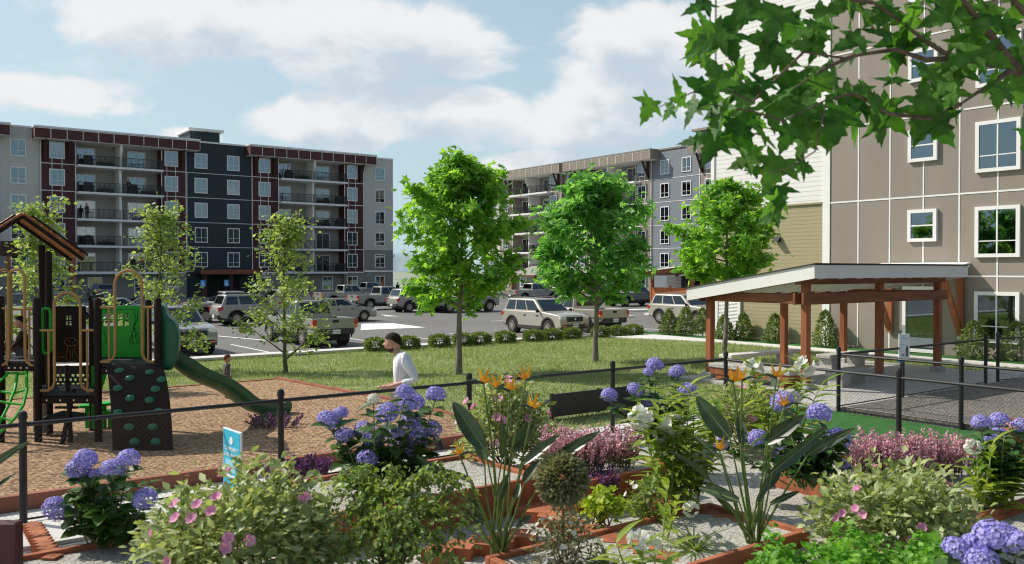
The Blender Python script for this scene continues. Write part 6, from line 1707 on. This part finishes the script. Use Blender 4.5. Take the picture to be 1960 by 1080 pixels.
bird_of_paradise('bird of paradise with orange flowers in the bed right of centre', at(1440, 1038, z=.1), 7.7,
    [(1397, 839, 1333, 759, 38), (1467, 847, 1539, 796, 28), (1477, 905, 1582, 819, 22), (1547, 870, 1636, 819, 20), (1420, 850, 1414, 792, 20), (1358, 918, 1286, 862, 15), (1461, 940, 1498, 893, 17), (1414, 959, 1337, 932, 22), (1448, 960, 1475, 908, 14), (1380, 880, 1325, 830, 10), (1475, 965, 1530, 940, 12), (1406, 985, 1370, 950, 14)],
    [(1404, 720, 46), (1420, 718, 42), (1486, 712, 46), (1502, 767, 42), (1377, 852, 42)], 2)
bird_of_paradise('bird of paradise leaves reaching in at the left edge', at(-75, 1010, z=.05), 7.4, [(-30, 905, 52, 845, 16), (-20, 945, 30, 905, 10), (-60, 900, -40, 830, 30), (-80, 930, -130, 860, 30)], [], 3)

def mound(name, label, cat, base, rx, ry, rz, n, leaf, size, lm, seed, group=None, flowers=0, fm='petalp', fsize=.1, stems=14, holes=.5, tall=0.):
    """loose rounded bush: stems, leaf clumps at their ends, single open flowers"""
    t = thing(name, label, cat, base, 0, group); r_ = np.random.default_rng(seed); nc = max(12, n // 26); d = norm(r_.normal(0, 1, (nc, 3))); d[:, 2] = np.abs(d[:, 2]) * 1.1 - .1
    c = d * (rx, ry, rz) * (1 - holes * r_.random((nc, 1)) ** 1.5) + (0, 0, rz * .28 + tall); c[:, 2] = np.maximum(c[:, 2], .05)
    st = MB()
    for k in range(min(stems, nc)): stem_to(st, (r_.normal(0, .05), r_.normal(0, .05), -.03), tuple(c[k]), .008, .004, .05, k)
    obj('stems', st, M['barkb'], t, smooth=True)
    idx = r_.integers(0, nc, n); p = c[idx] + r_.normal(0, .075, (n, 3)) * (rx / .5) ** .5
    foliage('foliage', p, LEAF[leaf], size, M[lm], t, seed, d[idx], .0, .6)
    if flowers:
        tv, tf = LEAF['petal']
        for k in range(flowers):
            q = norm(r_.normal(0, 1, (1, 3)))[0]; q[2] = abs(q[2]) + .25; q = q / np.linalg.norm(q)
            if k % 3 != 2: q = q - np.array([VD[0], VD[1], 0]) * .5; q = q / np.linalg.norm(q)
            pc = q * np.array((rx, ry, rz)) * 1.06 + (0, 0, rz * .28 + tall); a = np.cross(q, [0, 0, 1.]); a /= np.linalg.norm(a); b = np.cross(q, a); P_ = []; D_ = []; N_ = []
            for j in range(5): th = 2 * PI * j / 5; dd = a * math.cos(th) + b * math.sin(th); P_.append(pc); D_.append(dd + q * .25); N_.append(q)
            instanced('flower', LEAF['petal'], np.array(P_), np.array(D_), np.array(N_), fsize * .6, M[fm], t)
    return t
def pxm(w, depth): return w / F_PX * depth
g_ = 'pink-flowered pale shrubs'
mound('rose_shrub', 'large pale-leaved shrub with pink flowers filling the lower left', 'shrub', at(470, 1140, z=.1), pxm(200, 6.4), .6, .74, 5600, 'small', .08, 'roseleaf', 31, g_, 24, fsize=.08, stems=30, holes=.45)
mound('rose_shrub', 'pale-leaved shrub with pink flowers behind the left bird of paradise', 'shrub', at(965, 888, z=.2), pxm(100, 10.6), .55, .82, 2600, 'small', .09, 'roseleaf', 32, g_, 16, fsize=.1, stems=24)
mound('rose_shrub', 'pale-leaved shrub with pink flowers in front of the pavilion bench', 'shrub', at(1420, 850, z=.1), pxm(85, 12.6), .5, .62, 2000, 'small', .095, 'roseleaf', 33, g_, 12, fsize=.11, stems=20)
mound('rose_shrub', 'broad pale-leaved shrub with pink flowers above the green ground cover at the right', 'shrub', at(1712, 1065, z=.05), pxm(165, 7.6), .65, .6, 4300, 'small', .085, 'roseleaf', 34, g_, 14, fsize=.075, stems=26)
mound('lime_shrub', 'small lime-green shrub right of the topiary ball', 'shrub', at(1150, 1003, z=.1), .2, .2, .26, 420, 'round', .06, 'limeleaf', 35, holes=.6)
mound('leafy_shrub', 'small dark-leaved shrub with tiny white flowers beyond the lime-green shrub', 'shrub', at(1235, 990, z=.1), .22, .2, .3, 320, 'small', .06, 'weepleaf', 36, None, 9, 'petalw', .06)
mound('topiary_base_shrub', 'loose grey-green bush around the foot of the topiary', 'shrub', at(1075, 1085, z=.1), .34, .3, .34, 900, 'small', .045, 'topileaf', 37, None, 12, 'petalw', .045, holes=.7)
# topiary ball on a stem
tb = at(1076, 1075, z=.1); t = thing('topiary', 'grey-green clipped topiary ball on a thin stem', 'topiary', tb); c = view(1075, 918, 7.26) - tb; rr = pxm(46, 7.26)
m = MB(); m.tube([(0, 0, -.05), (.01, 0, c.z * .5), tuple(c)], [.011, .01, .008], 7); obj('stem', m, M['barkb'], t, smooth=True)
r_ = np.random.default_rng(9); d = norm(r_.normal(0, 1, (5200, 3))); foliage('ball', d * rr * r_.uniform(.25, 1.05, (5200, 1)) ** .6 + np.array(c), LEAF['small'], .04, M['topileaf'], t, 9, d, 0, .8)
# weeping bush: arching leafy wands
def wands(name, label, base, ends, n, leaf, size, lm, seed, rise=.4):
    t = thing(name, label, 'shrub', base); inv = -Vector(base); r_ = np.random.default_rng(seed); st = MB(); P_ = []; D_ = []
    for (px, py, dep) in ends:
        e = view(px, py, dep) + inv; mid = e * .5 + Vector((0, 0, rise + r_.uniform(-.05, .15))); pts = [Vector((0, 0, -.03)).lerp(mid, f) if f <= 1 else None for f in (0, .5)] + [mid.lerp(e, 0) * 1., mid.lerp(e, .5) + Vector((0, 0, .06)), e]
        st.tube(pts, [.009, .007, .005, .004, .002], 5)
        for k in range(n):
            f = r_.uniform(.03, 1) ** .8 * 4; i = min(3, int(f)); q = pts[i].lerp(pts[i + 1], f - i); P_.append(np.array(q) + r_.normal(0, .035, 3)); D_.append(np.array(pts[i + 1] - pts[i]) / .3 + r_.normal(0, .5, 3))
    obj('stems', st, M['barkb'], t, smooth=True)
    return t, instanced('foliage', LEAF[leaf], np.array(P_), np.array(D_), r_.normal(0, .5, (len(P_), 3)) + (0, 0, 1), size * (1 + r_.uniform(-.4, .3, len(P_))), M[lm], t)
wands('weeping_shrub', 'weeping shrub with small green leaves on arching stems in the lower centre left', at(745, 1110, z=.1), [(640, 935, 7.2), (700, 905, 7.4), (760, 915, 7.3), (820, 925, 7.2), (870, 945, 7.1), (905, 985, 7.), (890, 1040, 6.8), (850, 1075, 6.7), (800, 1060, 6.6), (660, 1000, 6.9), (720, 960, 7.), (780, 965, 7.), (840, 990, 6.9), (600, 990, 7.0), (650, 1070, 6.7), (700, 1090, 6.6), (755, 1085, 6.5), (830, 1095, 6.5), (880, 1090, 6.6), (680, 1040, 6.7), (735, 1040, 6.6), (790, 1030, 6.7), (920, 1030, 6.8), (905, 950, 7.3), (865, 915, 7.4), (680, 915, 7.5), (690, 940, 7.1), (860, 1010, 6.8)], 140, 'ovate', .048, 'weepleaf', 41, .36)

def ginger(label, base, depth, stems, heads, seed, lsz=.34, lean=.1):
    """cane stems with long alternate blades and white flower clusters"""
    t = thing('ginger_lily', label, 'flowering plant', base, 0, 'white-flowered plants with long bright leaves'); inv = -Vector(base); r_ = np.random.default_rng(seed); st = MB(); P_ = []; D_ = []; N_ = []
    for i, (px, py) in enumerate(stems):
        e = view(px, py, depth + r_.normal(0, .15)) + inv; b0 = Vector((e.x * .3 + r_.normal(0, .04), e.y * .3 + r_.normal(0, .04), -.03)); st.tube([b0, b0.lerp(e, .5), e], [.011, .009, .004], 6); L = (e - b0).length; n = max(6, int(L / .052)); a0 = r_.uniform(0, PI)
        for k in range(n):
            f = .2 + .8 * k / (n - 1); q = b0.lerp(e, f); a = a0 + (k % 2) * PI + r_.normal(0, .35); P_.append(tuple(q)); D_.append((math.cos(a), math.sin(a), .55 + r_.normal(0, .2) + .5 * f * (k == n - 1))); N_.append((-math.cos(a) * .5, -math.sin(a) * .5, 1))
    obj('stems', st, M['stemy'], t, smooth=True)
    instanced('leaves', LEAF['lance'], np.array(P_), np.array(D_), np.array(N_), lsz * (1 + r_.uniform(-.3, .2, len(P_))), M['gingerleaf'], t)
    for (px, py, w) in heads:
        c = np.array(view(px, py, depth - .1) + inv); n = 11; rad = pxm(w, depth) / 2; d = norm(r_.normal(0, 1, (n, 3))); P2 = []; D2 = []; N2 = []
        for j in range(n):
            o = c + d[j] * rad * .7; a = np.cross(d[j], [0.3, .2, 1.]); a /= np.linalg.norm(a); b = np.cross(d[j], a)
            for q in range(3): th = 2 * PI * q / 3 + j; P2.append(o); D2.append(a * math.cos(th) + b * math.sin(th) + d[j] * .3); N2.append(d[j])
        instanced('flower_cluster', LEAF['petal'], np.array(P2), np.array(D2), np.array(N2), rad * .75, M['petalw'], t)
    return t
ginger('white-flowered plant with long yellow-green leaves left of the right bird of paradise', at(1310, 985, z=.1), 9.3, [(1225, 800), (1260, 790), (1300, 790), (1340, 800), (1290, 815), (1345, 845), (1240, 850), (1310, 860), (1330, 760), (1360, 830), (1275, 760), (1320, 740), (1255, 820), (1325, 830), (1380, 790), (1285, 870)], [(1226, 800, 40), (1288, 812, 36), (1265, 830, 26), (1346, 874, 34)], 51)
ginger('white-flowered plant with long leaves rising in front of the pavilion', at(1490, 870, z=.1), 11.6, [(1440, 705), (1540, 705), (1490, 720), (1570, 740), (1460, 760), (1520, 760)], [(1440, 708, 36), (1541, 702, 34), (1525, 760, 20), (1480, 730, 20)], 52, .36)
ginger('white-flowered plant with long leaves at the right edge above the close-up hydrangea', at(1890, 1000, z=.1), 9.2, [(1870, 860), (1900, 850), (1930, 870), (1880, 900), (1940, 910), (1910, 930), (1860, 915), (1955, 860)], [(1862, 856, 26), (1892, 955, 24), (1905, 975, 20)], 53)
ginger('low white-flowered plant with arching leaves at the bottom edge, centre right', at(1235, 1130, z=.1), 6.7, [(1232, 1045), (1180, 1040), (1290, 1040), (1255, 1060)], [(1222, 1030, 36), (1245, 1042, 36)], 54, .3)
ginger('slim white-flowered stem with a few yellow leaves beside the strap-leaved tufts', at(1285, 1030, z=.1), 8.2, [(1278, 930), (1300, 950)], [(1322, 975, 26)], 55, .26)

def tuft(label, base, r0, n, seed, flowers=0):
    t = thing('strap_leaf_tuft', label, 'plant', base, 0, 'strap-leaved tufts in the gravel'); r_ = np.random.default_rng(seed); a = r_.uniform(0, 2 * PI, n); el = r_.uniform(.5, 1.4, n)
    D_ = np.stack([np.cos(a) * np.cos(el), np.sin(a) * np.cos(el), np.sin(el)], 1); N_ = np.stack([-np.cos(a) * .9, -np.sin(a) * .9, .7 + 0 * a], 1)
    instanced('leaves', LEAF['strap'], r_.normal(0, .02, (n, 3)) * (1, 1, 0), D_, N_, r0 * (1 + r_.uniform(-.3, .3, n)), M['tuftleaf'], t); return t
tuft('strap-leaved tuft near the white flowers, left of the two in the pale gravel', at(1245, 1000, z=.05), .3, 60, 61)
tuft('strap-leaved tuft at the right, in front of the right bird of paradise', at(1327, 1062, z=.05), .3, 60, 62)
tuft('strap-leaved tuft beside the bush at the foot of the topiary', at(1165, 1095, z=.05), .28, 40, 63)

def heather(label, base, w, h, n, seed, fm='heather', lm='heatherleaf', group='heather clumps'):
    """upright flowering spires"""
    t = thing('heather', label, 'heather', base, 0, group); r_ = np.random.default_rng(seed); st = MB(); FP = []; FD = []; GP = []; GD = []
    for k in range(n):
        a = r_.uniform(0, 2 * PI); q = math.sqrt(r_.random()) * w; hh = h * r_.uniform(.75, 1.25) * (1 - .2 * q / w); b = np.array([math.cos(a) * q * .7, math.sin(a) * q * .7, 0]); e = np.array([math.cos(a) * q * 1.05, math.sin(a) * q * 1.05, hh]) + r_.normal(0, .02, 3)
        st.tube([b - (0, 0, .03), (b + e) / 2, e], [.004, .003, .002], 3)
        for j in range(22):
            f = .35 + .72 * r_.random(); FP.append(b + (e - b) * f + r_.normal(0, .008, 3)); FD.append(r_.normal(0, 1, 3) + (0, 0, .5))
        for j in range(7):
            f = .05 + .5 * r_.random(); GP.append(b + (e - b) * f + r_.normal(0, .01, 3)); GD.append(r_.normal(0, .7, 3) + (0, 0, .8))
    obj('stems', st, M['barkb'], t)
    instanced('flower_spires', LEAF['petal'], np.array(FP), np.array(FD), r_.normal(0, 1, (len(FP), 3)), .026, M[fm], t)
    instanced('foliage', LEAF['needle'], np.array(GP), np.array(GD), r_.normal(0, 1, (len(GP), 3)), .06, M[lm], t); return t
BZ = .36
for i, (px, py, lb) in enumerate(((1075, 893, 'left'), (1128, 898, 'middle'), (1182, 890, 'right'))):
    heather('%s clump of pink heather in the raised planter before the slatted bench' % lb, at(px, py, z=BZ), .27, .4, 75, 80 + i)
for i, (px, py, lb) in enumerate(((1660, 905, 'left'), (1715, 908, 'second from left'), (1770, 905, 'third from left'), (1825, 905, 'right'))):
    heather('%s clump of pink heather in the row by the turf at the right' % lb, at(px, py, z=.22), .29, .42, 75, 90 + i)
for i, (px, py, lb) in enumerate(((545, 925, 'left'), (595, 918, 'right'))):
    heather('%s purple-flowered clump by the fence post near the cyan sign' % lb, at(px, py, z=.03), .26, .25, 60, 100 + i, 'salvia')
heather('purple spiked plant growing round the foot of the green slide', at(525, 818), .5, .2, 40, 104, 'salvia')
heather('dark purple-flowered clump in the shade below the heather planter', at(1150, 955, z=.1), .2, .3, 60, 105, 'salvia')

# orange mottled pot at the right edge
p = at(1942, 850, z=-.045); t = thing('clay_pot', 'orange mottled clay pot among the leaves at the right edge', 'pot', p)
m = MB(); m.lathe([(.001, 0), (.1, 0), (.17, .12), (.19, .25), (.15, .36), (.12, .4), (.14, .43), (.12, .43), (.1, .38), (.001, .36)], 20); obj('body', m, M['pot'], t, smooth=True); t.scale = (.9,) * 3
# maroon board at the lower left
p = view(3, 1040, 7.1); t = thing('maroon_post', 'maroon timber box end at the lower left corner', 'planter', (p.x, p.y, 0), -YAW)
m = MB(); m.box(-.4, .15, -.06, .06, -.05, .575); obj('board', m, M['maroonpost'], t, bevel=.01, seg=1)

# ------------------------------------------------------------------ raised beds and edging
def bed(label, x0, x1, y0, y1, h, th=.07, fill='gravel'):
    t = thing('raised_bed', label, 'raised bed', ((x0 + x1) / 2, (y0 + y1) / 2, 0), 0, 'terracotta raised beds'); a, b = (x1 - x0) / 2, (y1 - y0) / 2
    for (xa, xb, ya, yb) in ((-a, a, -b, -b + th), (-a, a, b - th, b), (-a, -a + th, -b + th + .002, b - th - .002), (a - th, a, -b + th + .002, b - th - .002)):
        m = MB(); m.box(xa, xb, ya, yb, -.1, h); obj('board', m, M['terracotta'], t, bevel=.008, seg=1)
    m = MB(); m.box(-a + th - .003, a - th + .003, -b + th - .003, b - th + .003, -.05, h - .045); obj('gravel_fill', m, M[fill], t); return t
p0 = at(800, 950, z=BZ); p1 = at(1037, 917, z=BZ); q0 = at(822, 906, z=BZ)
yA = (p0.y + p1.y) / 2
bed('long raised terracotta bed behind the left bird of paradise', 3.2, p1.x + .1, yA, yA + 1.5, BZ)
r0 = at(1122, 893, z=BZ); r1 = at(1235, 880, z=BZ)
bed('raised terracotta planter filled with pink heather', p1.x + .3, r1.x + .15, at(1128, 915, z=BZ).y - .1, at(1128, 880, z=BZ).y + .35, BZ)
bed('low terracotta bed with the heather row beside the turf strip', at(1610, 915, z=.2).x - .3, 11.9, at(1720, 925, z=.2).y - 1.2, at(1700, 900, z=.2).y + .9, .2)
c0 = at(1348, 1078, z=.12); c1 = at(1547, 1021, z=.12)
bed('low terracotta bed round the right bird of paradise', 4.3, c1.x + .05, (c0.y + c1.y) / 2, (c0.y + c1.y) / 2 + 1.25, .14)
bed('low terracotta bed with the lower left blue hydrangea', -.4, 2.3, 7.3, 8.75, .12)
bed('low terracotta bed at the right edge under the broad pale shrub', 6.9, 10.9, 2.4, 4.15, .14)
def dogtooth(label, p, q, h=.1, w=.26):
    """row of square setts laid on the diagonal"""
    p = Vector(p); q = Vector(q); L = (q - p).length; n = int(L / (w * .74)); t = thing('brick_edging', label, 'edging', p, math.atan2(q.y - p.y, q.x - p.x), 'zigzag terracotta edging')
    m = MB(); rr_ = random.Random(int(L * 100)); mid = MB(); mid.box(-.05, L + .05, -.05, .05, -.05, h - .012)
    for i in range(n + 1):
        x = L * i / n; k = w / math.sqrt(2); hh = h + rr_.uniform(-.004, .004) + (.003 if i % 2 else 0)
        m.prism([(x - k, 0), (x, -k), (x + k, 0), (x, k)], 'z', -.05, hh)
    obj('setts', m, M['terracotta'], t); obj('strip', mid, M['terracotta'], t)
dogtooth('zigzag terracotta edging running from the topiary towards the bottom edge', at(1010, 985, z=0), at(1270, 1085, z=0))
dogtooth('zigzag terracotta edging crossing the pale gravel left of the right bird of paradise', at(1190, 960, z=0), at(1420, 1010, z=0))
dogtooth('zigzag terracotta edging in front of the left bird of paradise', at(840, 1070, z=0), at(1000, 1040, z=0))
dogtooth('zigzag terracotta edging beyond the lime-green shrub', at(1060, 985, z=0), at(1250, 948, z=0))
dogtooth('zigzag terracotta edging at the lower left by the maroon board', at(62, 1020, z=0), at(100, 1085, z=0), .1, .13)
dogtooth('zigzag terracotta edging at the right beneath the long-leaved plant', at(1800, 925, z=0), at(1960, 975, z=0))

# green ground cover at the bottom edge
r_ = np.random.default_rng(77); n = 6500; u = r_.uniform(0, 1, n); px = 1400 + u * 400; dep = r_.uniform(5.9, 7.0, n)
Pn = np.array([tuple(view(a, 1065 + 18 * math.sin(a / 40) + 25 * abs(a - 1640) / 160, d)) for a, d in zip(px, dep)]); Pn[:, 2] = r_.random(n) ** .7 * (.5 + .1 * np.sin(px / 28.) + .06 * np.sin(px / 11. + dep * 9)) * np.minimum(1, (px - 1385) / 90) 
tag(foliage('ground_cover', Pn, LEAF['round'], .055, M['coverleaf'], None, 77, None, -.1, .5), 'bright green small-leaved ground cover along the bottom edge', 'ground cover', kind='stuff')

# grass: single blades over the lawn, and short turf by the garden
def blades(name, n, xr, yr, hr, wr, seed, skip=None, zf=ground_z):
    r_ = np.random.default_rng(seed); x = r_.uniform(*xr, n); y = r_.uniform(*yr, n)
    keep = np.ones(n, bool)
    for (a, b, c, d) in (skip or []): keep &= ~((x > a) & (x < b) & (y > c) & (y < d))
    dd = x * VD[0] + y * VD[1]; uu = x * VR[0] + y * VR[1]; keep &= (np.abs(uu) < dd * .66 + 1)
    x = x[keep]; y = y[keep]; n = len(x); z = np.array([zf(a, b) for a, b in zip(x, y)]) - .02
    P_ = np.stack([x, y, z], 1); D_ = r_.normal(0, .45, (n, 3)); D_[:, 2] = 1; N_ = r_.normal(0, 1, (n, 3)); N_[:, 2] = .1
    tv = np.array([(0, -.5, 0), (0, .5, 0), (.6, .3, .12), (1, 0, .3), (.6, -.3, .12)]) * (1, wr, .6)
    clump = .75 + .5 * (np.sin(x * 1.7 + 2 * np.sin(y * .9)) * np.sin(y * 1.3) * .5 + .5)
    return instanced(name, (tv, [(0, 1, 2, 4), (4, 2, 3)]), P_, D_, N_, r_.uniform(*hr, n) * clump, M['grass'], None, False)
SK = [(-17, 8.6, 10, 21.8), (15.8, 23.4, 9, 14.7), (-20, 12.4, 9, 10.75), (14.7, 30, 8, 10.9), (20.6, 21, 9, 9)]
tag(blades('lawn_grass', 150000, (-6, 27.3), (10.8, 30.2), (.05, .12), .16, 3, SK), 'mown green lawn grass between the playground and the car park', 'grass', kind='stuff')

# balcony furniture
FLZ = [2.5, 5.5, 8.5, 11.5, 14.5]; FW = ['lowest', 'second-lowest', 'middle', 'second-highest', 'top']
bays = [('left maroon bay', 'left half', 18.35, 22.6), ('left maroon bay', 'right half', 23.1, 27.4), ('right maroon bay', 'left half', 41.95, 46.2), ('right maroon bay', 'right half', 46.7, 51.)]
gr_set = {(0, 4), (0, 3), (0, 1), (1, 3), (2, 4), (3, 3), (3, 2), (3, 0), (2, 2)}
pl_set = {(0, 4), (0, 3), (0, 1), (2, 4), (3, 3), (2, 2), (3, 2), (1, 3), (1, 2), (2, 0)}
for (b, k) in sorted(gr_set):
    n_, hf, a, c = bays[b]; grill((a + 1.2) if b != 3 else c - .8, 106.7, FLZ[k], 0, 'black barbecue grill on the %s balcony, %s of the %s' % (FW[k], hf, n_))
for (b, k) in sorted(pl_set):
    n_, hf, a, c = bays[b]; planter(c - 1.3 if b != 3 else a + 1.1, 106.5, FLZ[k], 0, 'leafy dark planter on the %s balcony, %s of the %s' % (FW[k], hf, n_), b * 10 + k)
for (y, k, lb) in ((106.5, 3, 'left'), (106.0, 2, 'left'), (106.3, 1, 'left')):
    lounge(81.4, y, FLZ[k], R(60), 'dark lounge chair on the %s balcony of the taupe block' % FW[k])
    grill(81.3, y - 1.8, FLZ[k], PI / 2, 'black barbecue grill on the %s balcony of the taupe block' % FW[k])
